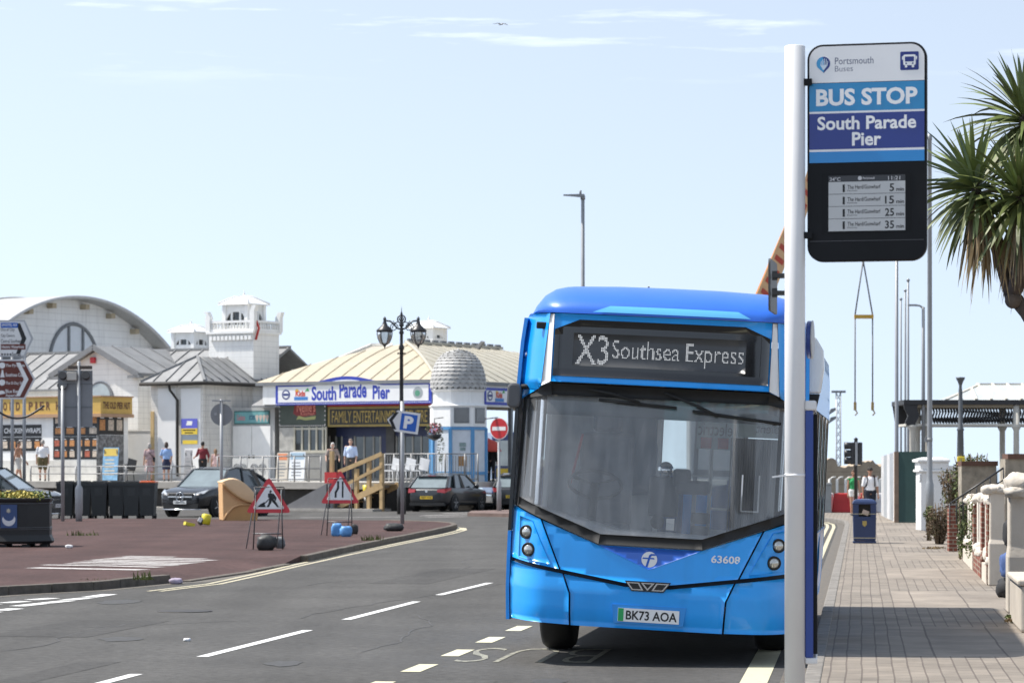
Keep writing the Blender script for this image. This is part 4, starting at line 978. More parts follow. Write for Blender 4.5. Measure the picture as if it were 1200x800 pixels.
mb.bx(gl-.1, gl+.55, gv-.36, gv-.02, gze-.18, gze-.06); mb.bx(gr-.55, gr+.1, gv-.36, gv-.02, gze-.18, gze-.06); e.add(mb, 'bargeboard', M_TRIMG)
ab = pf(110, 422, gv); mb = MB(); mb.box((ab.x, gv-.06, ab.z), (.26, .12, .26)); e.add(mb, 'alarm_box', mat('alarm_red', (.55, .03, .04), rough=.4), bevel=.02)
c_ = pf(118, 466, gv); mb = MB(); mb.poly(Plane((c_.x, gv-.01, c_.z)), circ(0, 0, .72, 20, 0, 180), 0, .05); aw = e.add(mb, 'arched_window', M_TRIMG)
mb = MB(); mb.poly(Plane((c_.x, gv-.06, c_.z+.05)), circ(0, 0, .58, 20, 0, 180), 0, .01); e.add(mb, 'pane', M_GLASSP, aw)
# hipped end pavilion
hl = pf(177, 447, HPv).x
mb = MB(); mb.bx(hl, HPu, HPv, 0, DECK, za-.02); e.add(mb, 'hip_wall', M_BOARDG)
mb = MB(); er = .32; x0, x1, y0, y1 = hl-er, HPu+er, HPv-er, 1.2
rA = pf(222, 418, -1.9); rz1 = rA.z
ra = (x0+x1)/2; V = [(x0, y0, za), (x1, y0, za), (x1, y1, za), (x0, y1, za), (ra, y0+1.75, rz1), (ra, y1-1.2, rz1)]
V2 = [(a, b, c-.10) for a, b, c in V[:4]]
mb.add(V+V2, [(0, 1, 4), (1, 2, 5, 4), (2, 3, 5), (3, 0, 4, 5), (9, 8, 7, 6), (0, 6, 7, 1), (1, 7, 8, 2), (2, 8, 9, 3), (3, 9, 6, 0)])
hipseams(mb, (x1, y0, za), (x1, y1, za), 1.75/(y1-y0), 1.2/(y1-y0), x1-ra, rz1)
hipseams(mb, (x0, y0, za), (x1, y0, za), .5, .5, 1.75, rz1)
for hp_ in ((0, 4), (1, 4), (2, 5)): mb.beam(Vector(V[hp_[0]])+Vector((0, 0, .03)), Vector(V[hp_[1]])+Vector((0, 0, .03)), .11, .07)
e.add(mb, 'hip_roof', M_LEAD)
mb = MB(); mb.tube([(x0, y0-.04, za-.1), (x1+.04, y0-.04, za-.1), (x1+.04, y1, za-.1)], .075, 8); e.add(mb, 'gutter', M_DARK)
for a, b in ((185, 206), (212, 235)):
    p = pf(a, 455, HPv-.04); q = pf(b, 533, HPv-.04); mb = MB(); mb.bx(p.x, q.x, HPv-.05, HPv+.02, DECK+.1, p.z); e.add(mb, 'roller_shutter', mat('shutter_white', (.80, .80, .79), rough=.45, var=.03), bevel=.01)
    mb = MB(); mb.bx(p.x-.1, q.x+.1, HPv-.08, HPv-.0, p.z+.02, p.z+.35); e.add(mb, 'shutter_hood', M_OFFW)
p = pf(210, 450, HPv); mb = MB(); mb.tube([(p.x-.3, y0, za-.1), (p.x-.3, y0+.05, za-.35), (p.x, HPv-.12, za-.8), (p.x, HPv-.12, DECK+.2)], .055, 8); e.add(mb, 'downpipe', M_DARK)
p = pf(212.5, 490.5, HPv-.08); q = pf(231.5, 520, HPv-.08); mb = MB(); pl = Plane((0, HPv-.09, 0)); h_ = p.z-q.z; z_ = q.z
mb.rect(pl, p.x, q.x, z_, p.z, -.02, 0, 0); mb.rect(pl, p.x, q.x, z_+.62*h_, p.z, 0, .004, 1); mb.rect(pl, p.x, q.x, z_+.38*h_, z_+.62*h_, 0, .004, 2); mb.rect(pl, p.x+.08, q.x, z_, z_+.15*h_, 0, .004, 2)
po = e.add(mb, 'event_poster', [mat('poster_grey', (.22, .26, .30), rough=.5), mat('poster_violet', (.12, .13, .55), rough=.5), mat('poster_yellow', (.75, .55, .06), rough=.5)])
mb = MB(); xm = (p.x+q.x)/2; mb.flat(pl, [(xm-.17, z_+.74*h_), (xm+.14, z_+.74*h_), (xm+.17, z_+.90*h_), (xm-.10, z_+.92*h_)], .008); e.add(mb, 'poster_figure', M_PWHITE, po)
mb = MB(); mb.flat(pl, [(xm-.33, z_+.53*h_), (xm+.33, z_+.53*h_), (xm+.33, z_+.57*h_), (xm-.33, z_+.57*h_)], .008); mb.flat(pl, [(xm-.24, z_+.43*h_), (xm+.2, z_+.43*h_), (xm+.2, z_+.47*h_), (xm-.24, z_+.47*h_)], .008); e.add(mb, 'poster_lines', M_DARK, po)
p = pf(178, 480, HPv-.02); mb = MB(); mb.bx(p.x-.05, p.x+.12, HPv-.06, HPv, DECK, pf(178, 482, HPv).z); e.add(mb, 'timber_post', mat('raw_timber', (.55, .40, .20), rough=.7, var=.15))
# fanlight mouldings on the hip's side face
for a, b in ((242, 262), (266, 292)):
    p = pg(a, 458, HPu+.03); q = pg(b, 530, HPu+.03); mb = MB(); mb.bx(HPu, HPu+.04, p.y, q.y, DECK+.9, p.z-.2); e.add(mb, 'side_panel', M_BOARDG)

# --- tower with balustrade and cupola
def cupola(e, um, vm, half, zb, zh, zroof, over, win=True, mroof=M_PWHITE):
    mb = MB(); w = half
    for sx_, sy_ in ((-1, -1), (1, -1), (1, 1), (-1, 1)): mb.box((um+sx_*(w-.09), vm+sy_*(w-.09), (zb+zh)/2), (.18, .18, zh-zb))
    for ax_ in (0, 1):
        for sg in (-1, 1):
            for z0_, z1_ in ((zb, zb+.30), (zh-.32, zh)):
                if ax_ == 0: mb.bx(um-w+.18, um+w-.18, vm+sg*(w-.12)-.05, vm+sg*(w-.12)+.05, z0_, z1_)
                else: mb.bx(um+sg*(w-.12)-.05, um+sg*(w-.12)+.05, vm-w+.18, vm+w-.18, z0_, z1_)
            for t in (-.33, .33):
                if ax_ == 0: mb.box((um+t*w, vm+sg*(w-.12), (zb+zh)/2), (.09, .09, zh-zb-.6))
                else: mb.box((um+sg*(w-.12), vm+t*w, (zb+zh)/2), (.09, .09, zh-zb-.6))
            for t in (-1, 1):       # arched heads in the outer lights
                a, b = (t*w*.36, t*(w-.18)); P = [(b, -.30), (b, 0), (a, 0), ((a+b)/2, -.10)]
                P = P if t < 0 else P[::-1]
                pl = Plane((um, vm+sg*(w-.10), zh-.32), (1, 0, 0)) if ax_ == 0 else Plane((um+sg*(w-.10), vm, zh-.32), (0, 1, 0))
                mb.poly(pl, P, -.04, .04)
    cf = e.add(mb, 'cupola_frame', M_PWHITE)
    for ax_ in (0, 1):
        for sg in (-1, 1):
            m2 = MB()
            if ax_ == 0: m2.bx(um-w+.18, um+w-.18, vm+sg*(w-.15)-.01, vm+sg*(w-.15)+.01, zb+.3, zh-.3)
            else: m2.bx(um+sg*(w-.15)-.01, um+sg*(w-.15)+.01, vm-w+.18, vm+w-.18, zb+.3, zh-.3)
            e.add(m2, 'pane', glassmat('cupola_glass', (.45, .52, .55), .7, .06, .03), cf)
    mb = MB(); V = []; K = ((over, 0), (over*.98, .10), (over*.72, .45), (over*.40, .85), (.03, 1.0))
    for r_, t in K:
        for sx_, sy_ in ((-1, -1), (1, -1), (1, 1), (-1, 1)): V.append((um+sx_*r_, vm+sy_*r_, lerp(zh, zroof, t)))
    Fs = [(3, 2, 1, 0)]
    for i in range(len(K)-1):
        for k_ in range(4): Fs.append((i*4+k_, i*4+(k_+1) % 4, (i+1)*4+(k_+1) % 4, (i+1)*4+k_))
    mb.add(V, Fs)
    for k_ in range(4):
        mb.tube([Vector(V[i*4+k_])+Vector((0, 0, .02)) for i in range(1, len(K))], .04, 6)
    mb.lathe([(.03, 0), (.06, .1), (.02, .2), (.001, .3)], (um, vm, zroof-.02), 8)
    e.add(mb, 'cupola_roof', mroof)
tl = pf(245, 400, 0).x; tb = pg(327, 400, 0).y; zt = pf(270, 391, 0).z
e = TH('pier_tower', 'square white weatherboarded tower with balustrade and glazed cupola on top', 'tower', tl/2, tb/2)
mb = MB(); mb.bx(tl, 0, 0, tb, DECK, zt); e.add(mb, 'wall', M_BOARD)
mb = MB()
for i in range(11): mb.bx(tl+.1+i*(-tl-.3)/10, tl+.24+i*(-tl-.3)/10, -.12, 0, zt-.28, zt-.1)
mb.bx(tl-.08, .08, -.14, tb+.08, zt, zt+.10); e.add(mb, 'cornice', M_PWHITE)
zp = pf(270, 377, 0).z
tm, vm = tl/2, tb/2
for (a, b) in ((tl, 0), (0, 0), (0, tb), (tl, tb)):
    zz = pf(297, 364, 0).z if (a == 0 and b == 0) else zp+.22
    mb = MB(); mb.box((a, b, (zt+.1+zz)/2), (.24, .24, zz-zt-.1)); 
    mb.poly(Plane((a, b, zz), (1, 0, 0)), [(-.12, 0), (.12, 0), (.21 if a == 0 else -.0, .24), (.0 if a == 0 else -.21, .24), (-.05, .1)], -.12, .12); e.add(mb, 'corner_post', M_PWHITE)
for (a, b, c, d_) in ((tl, 0, 0, 0), (0, 0, 0, tb), (tl, tb, 0, tb), (tl, 0, tl, tb)):
    A = Vector((a, b, 0)); B = Vector((c, d_, 0)); mb = MB()
    mb.beam(A+Vector((0, 0, zp)), B+Vector((0, 0, zp)), .14, .10); mb.beam(A+Vector((0, 0, zt+.16)), B+Vector((0, 0, zt+.16)), .12, .10)
    n = int((B-A).length/.17)
    for i in range(1, n): q = A.lerp(B, i/n); mb.tube([q+Vector((0, 0, zt+.18)), q+Vector((0, 0, zt+.32)), q+Vector((0, 0, zp-.02))], [.035, .05, .03], 6)
    e.add(mb, 'balustrade', M_PWHITE)
cz0 = zt+.1; czh = wz(357, 127); czr = wz(346.5, 127); chf = 51/27/(PU.x-PU.y)/2
cupola(e, tm, vm, chf, cz0, czh, czr, chf*1.20)
mb = MB(); p = pg(299, 387, .03); mb.tube([(.05, .1, p.z+.5), (.22, .1, p.z+.1), (.06, .1, p.z-.4)], .05, 6); e.add(mb, 'red_cloth', mat('red_cloth', (.5, .05, .04), rough=.8))

# --- cupolas that stand on roofs further back
def far_cupola(px0, px1, pyb, pyh, pyr, d, label):
    c = (px0+px1)/2; w_ = (px1-px0)*d/F/(PU.x-PU.y)/2
    P = Vector((wx(c, d), d, 0))-PO; u = P.dot(PU); v = P.dot(PV)
    e = TH('roof_cupola', label, 'cupola', u, v, 0, 'glazed white cupolas on the pier roofs')
    mb = MB(); mb.bx(u-w_*1.1, u+w_*1.1, v-w_*1.1, v+w_*1.1, wz(pyb, d)-2.2, wz(pyb, d)); e.add(mb, 'base', M_BOARDG)
    cupola(e, u, v, w_, wz(pyb, d), wz(pyh, d), wz(pyr, d), w_*1.2)
far_cupola(201, 247, 412, 390, 381, 133, 'white glazed cupola rising behind the lead roof beside the square tower')
far_cupola(481, 524, 404, 385, 376, 137, 'white glazed cupola above the cream roof ridge behind the ornate street lamp')

# --- great arched hall
uA = -17.2; vA = 8.3; RA_ = 11.5; zA = 10.05; HWd = 8.2
e = TH('pier_hall', 'great white barrel-roofed hall with a half-round gable window', 'hall', uA-8, vA)
def arcz(x): return zA-(RA_-math.sqrt(RA_*RA_-x*x))
xs = [-HWd+2*HWd*i/36 for i in range(37)]
pl = Plane((uA, vA, 0), (0, 1, 0), (0, 0, 1))
mb = MB(); mb.poly(pl, [(-HWd+.1, 3.), (HWd-.1, 3.)]+[(max(-HWd+.1, min(HWd-.1, x)), arcz(x)-.12) for x in xs[::-1]], -.3, 0); e.add(mb, 'gable_wall', mat('hall_boards', (.80, .80, .785), rough=.6, var=.08, scale=.6, boards=.34, streak=.18))
mb = MB(); V = []; Fs = []
us = [uA+.9, uA-6, uA-12, uA-20]
for u in us:
    for x in xs: V.append((u, vA+x, arcz(x)))
for u in us:
    for x in xs: V.append((u, vA+x, arcz(x)-.14))
n = len(xs); m_ = len(us)*n
for j in range(len(us)-1):
    for i in range(n-1): a = j*n+i; Fs += [(a, a+1, a+n+1, a+n), (a+m_, a+n+m_, a+n+1+m_, a+1+m_)]
for i in range(n-1): Fs.append((i, i+m_, i+1+m_, i+1))
mb.add(V, Fs, 0, False)
for u in [uA-3*k_ for k_ in range(1, 7)]: mb.tube([(u, vA+x, arcz(x)+.02) for x in xs], .06, 5)
e.add(mb, 'barrel_roof', mat('hall_roof', (.42, .42, .41), rough=.6, var=.15, scale=.7, streak=.15))
mb = MB(); mb.tube([(uA+.92, vA+x, arcz(x)-.06) for x in xs], .09, 6); e.add(mb, 'verge_trim', mat('verge_grey', (.5, .5, .5), rough=.55))
for x in (-6.4, -4.9, -3.2, -1.5, 1.0, 3.0, 4.9, 6.6): mb = MB(); mb.box((uA+.2, vA+x, arcz(x)-.42), (.35, .3, .24)); e.add(mb, 'eaves_bracket', mat('bracket_tan', (.45, .38, .27), rough=.7))
wl = pg(57, 414, uA).y-vA; wr = pg(114, 414, uA).y-vA; wc = (wl+wr)/2; wr_ = (wr-wl)/2; zb_ = pg(85, 414, uA).z; hgt = pg(85, 379.5, uA).z-zb_
mb = MB(); K = [(wc+wr_*math.cos(R(a)), zb_-.6+(hgt+.6)*math.sin(R(a))) for a in range(0, 181, 9)]; mb.tube([pl.pt(x, z, .05) for x, z in K], .09, 6)
for x in (wc-wr_*.22, wc+wr_*.36): mb.beam(pl.pt(x, zb_-.6, .05), pl.pt(x, zb_-.6+(hgt+.6)*math.sqrt(1-((x-wc)/wr_)**2), .05), .12, .12)
wf = e.add(mb, 'half_round_window', M_TRIMG)
mb = MB(); mb.poly(pl, K, 0, .03); e.add(mb, 'pane', mat('hall_pane', (.62, .65, .68), rough=.3, coat=.3, var=.06), wf)

# --- grey slated roof behind the tower
e = TH('slate_roof_block', 'low block with grey corrugated roof and white hips behind the square tower', 'building', 4, 7)
mb = MB(); mb.bx(0.5, 4.2, 5, 9, DECK, wz(437, 132)); e.add(mb, 'wall', M_OFFW)
zE = wz(438, 131); zR_ = wz(409, 136)
mb = MB(); a0, a1, b0, b1 = -.5, 5.0, 4.4, 9.6; V = [(a0, b0, zE), (a1, b0, zE), (a1, b1, zE), (a0, b1, zE), (a0+2.0, b0+2.6, zR_), (a1-2.6, b0+2.6, zR_)]
mb.add(V, [(0, 1, 5, 4), (1, 2, 5), (2, 3, 4, 5), (3, 0, 4), (3, 2, 1, 0)]); e.add(mb, 'hip_roof', mat('corrugated_grey', (.40, .37, .31), rough=.7, var=.25, scale=2))
mb = MB(); mb.beam(V[0], V[4], .3, .12); mb.beam(V[1], V[5], .3, .12); mb.beam(V[4], V[5], .3, .12); e.add(mb, 'hip_cap', M_OFFW)

# --- small link block between tower and entrance
e = TH('link_block', 'small grey-white link block with teal sign over double doors', 'building', .9, -1)
LV = -1.6; p0_ = pf(265, 478, LV); p1_ = pf(322, 478, LV)
mb = MB(); mb.bx(p0_.x, p1_.x, LV, 4, DECK, p0_.z); e.add(mb, 'wall', mat('link_grey', (.50, .50, .49), rough=.6, var=.1, streak=.15))
mb = MB(); a_ = pf(296, 475, LV-.5); b_ = pf(325, 475, LV-.5); V = [(a_.x, LV-.6, a_.z), (b_.x, LV-.6, a_.z), (b_.x, LV+1.8, a_.z+1.0), (a_.x+.2, LV+1.8, a_.z+1.0)]; V += [(x, y, z-.08) for x, y, z in V]
mb.add(V, [(0, 1, 2, 3), (7, 6, 5, 4), (0, 4, 5, 1), (1, 5, 6, 2), (2, 6, 7, 3), (3, 7, 4, 0)]); mb.bx(a_.x+.3, b_.x, LV+1.9, 4, a_.z, a_.z+1.6); e.add(mb, 'lean_to_roof', M_LEAD)
s0 = pf(274.5, 481.5, LV-.05); s1 = pf(315.5, 496.5, LV-.05); pl = Plane((0, LV-.06, 0)); mb = MB(); mb.rect(pl, s0.x, s1.x, s1.z, s0.z, -.05, 0); so = e.add(mb, 'teal_sign', mat('sign_teal_edge', (.05, .16, .16), rough=.5))
mb = MB(); mb.rect(pl, s0.x+.05, s1.x-.05, s1.z+.05, s0.z-.05, 0, .006); e.add(mb, 'sign_face', mat('sign_teal', (.17, .40, .42), rough=.5, var=.15, scale=4), so)
mb = MB(); xm = s0.x; wz_ = s1.x-s0.x; zc = (s0.z+s1.z)/2
mb.text(pl, 'Gelato', xm+wz_*.20, zc, wz_*.24, .24, .01, bold=.02); mb.text(pl, 'ICES', xm+wz_*.52, zc, wz_*.16, .18, .01, 1, bold=.02); e.add(mb, 'lettering', [mat('sign_pink', (.62, .25, .28), rough=.5), mat('sign_navy', (.02, .06, .16), rough=.5)], so)
for t in (.66, .76, .86, .95): mb = MB(); mb.poly(Plane((xm+wz_*t, LV-.066, zc-.16)), [(-.06, .12), (.06, .12), (0, -.04)], 0, .006); mb.poly(Plane((xm+wz_*t, LV-.066, zc)), circ(0, .03, .08, 12), 0, .007); e.add(mb, 'painted_cone', mat('cone_cream', (.6, .48, .42), rough=.5), so)
for a, b in ((273, 294.5), (295.5, 317)):
    p = pf(a, 499, LV-.03); q = pf(b, 530, LV-.03); mb = MB(); mb.bx(p.x, q.x, LV-.04, LV+.02, DECK, p.z); do = e.add(mb, 'door', M_PWHITE, bevel=.01); mb = MB(); mb.box((q.x-.1 if a < 280 else p.x+.1, LV-.06, DECK+1.), (.05, .05, .2)); e.add(mb, 'handle', M_DARK, do)

# --- entrance building with the cream roof and the name sign
EV = -2.0; eR = pf(513, 447, EV).x; eL = pf(308, 446, EV).x; EZ = 5.30; em = (eL+eR)/2; EH = (eR-eL)/2
e = TH('pier_entrance', 'pier entrance hall with cream hipped roof and South Parade Pier signs', 'building', em, EV+2)
ap = (em, EV+4.4, wz(402, 124.8)); bk = (em, EV+12.3, wz(402, 124.8)); EB = EV+16.7
def bell(A, B, n=6):      # a slightly flared (bell-cast) slope from eave A to ridge B
    A = Vector(A); B = Vector(B); out = []
    for i in range(n+1): t = i/n; q = A.lerp(B, t); q.z = A.z+(B.z-A.z)*(t+.10*math.sin(PI*t)); out.append(q)
    return out
cn = [(eL-.15, EV-.3, EZ), (eR+.15, EV-.3, EZ), (eR+.15, EB, EZ), (eL-.15, EB, EZ)]
def slope(mb, A, B, Cc, D, mi, ns, n=6):
    V = []; Fs = []; m_ = 8; ea = bell(A, D, n); eb = bell(B, Cc, n)
    for i in range(n+1):
        for j in range(m_+1): V.append(ea[i].lerp(eb[i], j/m_))
    for i in range(n):
        for j in range(m_): a = i*(m_+1)+j; Fs.append((a, a+1, a+m_+2, a+m_+1))
    mb.add(V, Fs, mi)
mb = MB(); slope(mb, cn[0], cn[1], ap, ap, 0, 12); slope(mb, cn[1], cn[2], bk, ap, 1, 14); slope(mb, cn[2], cn[3], bk, bk, 0, 4); slope(mb, cn[3], cn[0], ap, bk, 0, 4)
hipseams(mb, cn[0], cn[1], .5, .5, 4.7, ap[2], .78, .018, .10, 0); hipseams(mb, cn[1], cn[2], 4.7/(EB-EV+.3), 4.4/(EB-EV+.3), EH+.15, ap[2], .78, .014, .10, 1)
rf = e.add(mb, 'roof', [M_CREAM, M_CREAML])
mb = MB(); mb.tube([p+Vector((0, 0, .05)) for p in bell(cn[1], ap)], .08, 6); mb.beam(Vector(ap)+Vector((0, 0, .06)), Vector(bk)+Vector((0, 0, .06)), .2, .1); e.add(mb, 'hip_cap', M_CREAML, rf)
mb = MB(); 
for i in range(12): q = Vector(ap).lerp(Vector(bk), (i+.5)/12); mb.box(q+Vector((0, 0, .16)), (.10, .42, .09))
e.add(mb, 'ridge_clip', M_TRIMG, rf)
mb = MB(); mb.beam((eL-.1, EV-.34, EZ-.08), (eR+.1, EV-.34, EZ-.08), .12, .14); mb.beam((eR+.2, EV-.3, EZ-.08), (eR+.2, EB, EZ-.08), .12, .14); e.add(mb, 'gutter', M_TRIMG)
q = pg(545, 402, em); mb = MB(); mb.poly(Plane((em+.2, ap[1]+5.2, q.z-.7)), [(-.15, 0), (.15, 0), (.10, .25), (.55, .75), (.45, .8), (-.2, .3)], -.1, .1); e.add(mb, 'roof_cowl', M_LEAD)
# front fascia and sign board
fl = pf(325, 445, EV-.3).x; fr2 = pf(504.5, 445, EV-.3).x; zb = pf(420, 472.5, EV-.3).z; ztp = pf(420, 449.5, EV-.3).z; zarch = pf(420, 441.5, EV-.3).z
mb = MB(); mb.bx(eL+.2, eR-.05, EV-.28, EV+.1, zb, EZ-.15); e.add(mb, 'fascia', M_PWHITE)
def archsign(mb, pl, x0, x1, z0, z1, za_, n0, n1, a=.20, b=.72, mi=0):
    P = [(x0, z0), (x1, z0), (x1, z1)]
    for i in range(17): t = 1-i/16; x = lerp(x0+(x1-x0)*a, x0+(x1-x0)*b, t); P.append((x, z1+(za_-z1)*(.5-.5*math.cos(2*PI*t))**.8))
    P.append((x0, z1)); mb.poly(pl, P, n0, n1, mi)
M_SBLUE = mat('sign_blue', (.035, .06, .42), rough=.4); M_SWHITE = mat('sign_white', (.80, .80, .80), rough=.4, var=.04)
pl = Plane((0, EV-.30, 0)); mb = MB(); archsign(mb, pl, fl-.06, fr2+.06, zb-.04, ztp+.04, zarch+.04, -.05, .04); sg1 = e.add(mb, 'front_sign', M_SBLUE)
mb = MB(); archsign(mb, pl, fl+.07, fr2-.07, zb+.08, ztp-.08, zarch-.10, .04, .05); e.add(mb, 'sign_face', M_SWHITE, sg1)
for (x0, x1, z0, z1) in ((fl, fr2, zb-.01, zb-.01),):
    mb = MB()
    for i in range(84): mb.box((lerp(fl, fr2, i/83), EV-.355, zb+.02), (.035, .02, .035))
    e.add(mb, 'bulb_row', M_SWHITE, sg1)
W_ = fr2-fl; zc = (zb+ztp)/2
mb = MB(); x = pf(366, 460, EV-.3).x; mb.text(pl, 'South', x, zc+.03, W_*.163, .60, .055, bold=.03, al='l'); x = pf(398.5, 460, EV-.3).x; mb.text(pl, 'Parade', x, zc+.16, W_*.178, .68, .055, bold=.03, al='l'); x = pf(437.5, 460, EV-.3).x; mb.text(pl, 'Pier', x, zc+.04, W_*.112, .58, .055, bold=.03, al='l'); e.add(mb, 'lettering', M_SBLUE, sg1)
def logos(mb0, pl, x, z, s_, par):
    mb = MB(); mb.poly(pl, circ(x, z, .21*s_, 20), .05, .056, 0); mb.flat(pl, circ(x, z, .15*s_, 20), .058, 1); mb.flat(pl, [(x-.14*s_, z-.05*s_), (x+.14*s_, z-.05*s_), (x+.14*s_, z+.05*s_), (x-.14*s_, z+.05*s_)], .060, 0); e.add(mb, 'round_logo', [mat('logo_navy', (.03, .05, .2), rough=.5), M_SWHITE], par)
    mb = MB(); mb.rect(pl, x+.42*s_, x+1.12*s_, z-.24*s_, z-.10*s_, .05, .056, 0); mb.text(pl, 'Kids', x+.74*s_, z+.04*s_, .50*s_, .24*s_, .057, 1, bold=.04); mb.flat(pl, [(x+.95*s_, z+.1*s_), (x+1.12*s_, z+.28*s_), (x+1.2*s_, z+.12*s_), (x+1.08*s_, z+.14*s_)], .058, 2); mb.flat(pl, circ(x+.56*s_, z+.14*s_, .09*s_, 12), .055, 3); e.add(mb, 'palm_logo', [mat('logo_blue', (.06, .22, .55), rough=.5), mat('logo_red', (.6, .07, .05), rough=.5), mat('logo_green', (.06, .35, .08), rough=.5), mat('logo_yellow', (.75, .5, .06), rough=.5)], par)
logos(None, pl, pf(336, 460, EV-.3).x, zc, 1, sg1)
x = pf(490.5, 460, EV-.3).x; mb = MB(); mb.poly(pl, circ(x, zc, .24, 20), .05, .056, 0); mb.flat(pl, circ(x-.02, zc-.02, .13, 12), .058, 1); e.add(mb, 'round_crest', [mat('crest_grey', (.35, .38, .40), rough=.5), mat('crest_green', (.10, .30, .20), rough=.5)], sg1)
# side fascia with second sign
zs = EZ-.35; mb = MB(); mb.bx(eR-.10, eR+.12, EV-.28, EB-.3, zb-.1, EZ-.15); e.add(mb, 'side_fascia', M_PWHITE)
pls = Plane((eR+.14, 0, 0), (0, 1, 0)); v0_ = pg(568, 460, eR+.14).y; v1_ = v0_+7.5
mb = MB(); mb.rect(pls, v0_, v1_, zb-.02, EZ-.25, -.03, .03); sg2 = e.add(mb, 'side_sign', M_SBLUE); mb = MB(); mb.rect(pls, v0_+.08, v1_-.08, zb+.1, EZ-.36, .03, .04); e.add(mb, 'sign_face', M_SWHITE, sg2)
logos(None, pls, v0_+.35, zc-.05, 1, sg2); mb = MB(); mb.text(pls, 'South Parade Pier', v0_+1.9, zc-.05, 4.4, .55, .045, bold=.03, al='l'); e.add(mb, 'lettering', M_SBLUE, sg2)
mb = MB(); mb.bx(eR-3.2, eR+.10, EV+.2, EB-.3, zb-.12, zb-.1); e.add(mb, 'canopy_soffit', mat('soffit_tan', (.34, .28, .20), rough=.7))
for v_ in (v0_+2.4, v0_+5.4): mb = MB(); mb.bx(eR-.12, eR+.04, v_-.08, v_+.08, DECK-.2, zb-.12); e.add(mb, 'canopy_post', M_TRIMG)
# recessed front: back wall, glazed screens
BVv = EV+.7; zt2 = zb
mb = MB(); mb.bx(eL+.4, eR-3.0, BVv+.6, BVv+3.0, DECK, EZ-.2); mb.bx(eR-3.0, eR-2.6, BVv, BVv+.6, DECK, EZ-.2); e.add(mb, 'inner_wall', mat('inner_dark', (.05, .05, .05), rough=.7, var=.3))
lb = pf(326, 500, EV).x; lm = pf(381.5, 500, EV).x; rm = pf(505, 500, EV).x
pl = Plane((0, EV+.05, 0)); zs0 = pf(350, 500, EV).z
mb = MB(); mb.rect(pl, lb, lm, zs0, zb, -.06, 0); lg_ = e.add(mb, 'olive_sign', mat('olive_board', (.055, .07, .055), rough=.5, var=.15))
mb = MB()
for i in range(22): mb.box((lerp(lb+.08, lm-.08, i/21), EV+.03, zs0+.05), (.04, .03, .04))
for i in range(5): mb.box((lm-.05, EV+.03, lerp(zs0, zb, (i+.5)/5)), (.04, .03, .04)); mb.box((lb+.05, EV+.03, lerp(zs0, zb, (i+.5)/5)), (.04, .03, .04))
e.add(mb, 'bulb_row', mat('bulb_pale', (.75, .7, .68), rough=.3), lg_)
xm = pf(357, 483, EV).x; zm = pf(357, 480, EV).z
mb = MB(); mb.poly(pl, [(xm-.62, zm-.15), (xm-.5, zm+.42), (xm+.5, zm+.40), (xm+.55, zm-.2), (xm-.3, zm-.32)], 0, .01, 0); e.add(mb, 'red_plaque', mat('plaque_red', (.20, .02, .02), rough=.5), lg_)
mb = MB(); mb.text(pl, "Nellie's", xm+.05, zm+.12, .95, .42, .014, 0, bold=.01); mb.text(pl, 'Kitchen', xm+.12, zm-.16, .7, .16, .014, 0, bold=.0); e.add(mb, 'lettering', mat('script_pink', (.62, .22, .16), rough=.5), lg_)
mb = MB(); mb.poly(pl, [(xm-.45, zm-.42), (xm-.35, zm-.24), (xm, zm-.32), (xm+.55, zm-.26), (xm+.52, zm-.40), (xm, zm-.44), (xm-.3, zm-.38)], .01, .02); e.add(mb, 'ribbon', mat('ribbon_olive', (.35, .36, .14), rough=.5), lg_)
# left kiosk front below the olive sign
M_OLFR = mat('frame_beige', (.42, .40, .33), rough=.6, var=.1)
zl0 = pf(350, 529, EV).z
mb = MB(); mb.rect(pl, lb, lm, DECK, zl0, -.1, 0); e.add(mb, 'counter_wall', mat('counter_grey', (.24, .24, .23), rough=.7, var=.12))
xa = pf(326.5, 515, EV).x; xb = pf(343, 515, EV).x; mb = MB(); mb.rect(pl, xa, xb, zl0+.02, zs0-.02, -.08, 0); e.add(mb, 'blurred_poster', mat('poster_pale', (.40, .39, .36), rough=.6, var=.35, scale=3))
mb = MB()
for px in (344, 353, 361.5, 370, 377.5, 381): x = pf(px, 515, EV).x; mb.rect(pl, x-.04, x+.04, zl0, zs0, -.04, .01)
mb.rect(pl, xb, lm, zl0-.06, zl0+.06, -.04, .012); mb.rect(pl, xb, lm, zs0-.12, zs0-.04, -.04, .012); wfm = e.add(mb, 'kiosk_window', M_OLFR)
mb = MB(); mb.rect(pl, xb, lm, zl0, zs0, -.06, -.045); e.add(mb, 'pane', M_GLASSD, wfm)
# family entertainment sign, navy doors
z1_ = pf(440, 476, EV).z; z0_ = pf(440, 498, EV).z
mb = MB(); mb.rect(pl, lm+.05, rm, zb-.12, zb, -.04, .0); e.add(mb, 'red_band', mat('band_red', (.22, .012, .012), rough=.5))
mb = MB(); mb.rect(pl, lm+.05, rm+.05, z0_-.05, zb-.125, -.08, -.04); fs = e.add(mb, 'arcade_sign', mat('arcade_frame', (.26, .19, .05), rough=.5, var=.2))
mb = MB(); mb.rect(pl, lm+.16, rm-.06, z0_+.04, zb-.22, -.04, -.03); e.add(mb, 'sign_face', mat('arcade_dark', (.022, .02, .016), rough=.5), fs)
mb = MB(); mb.text(pl, 'FAMILY ENTERTAINMENT CENTRE', (lm+rm)/2+.02, (z0_+zb-.22)/2+.02, (rm-lm)-.5, .50, -.027, bold=.0); e.add(mb, 'lettering', mat('arcade_gold', (.36, .25, .05), rough=.5), fs)
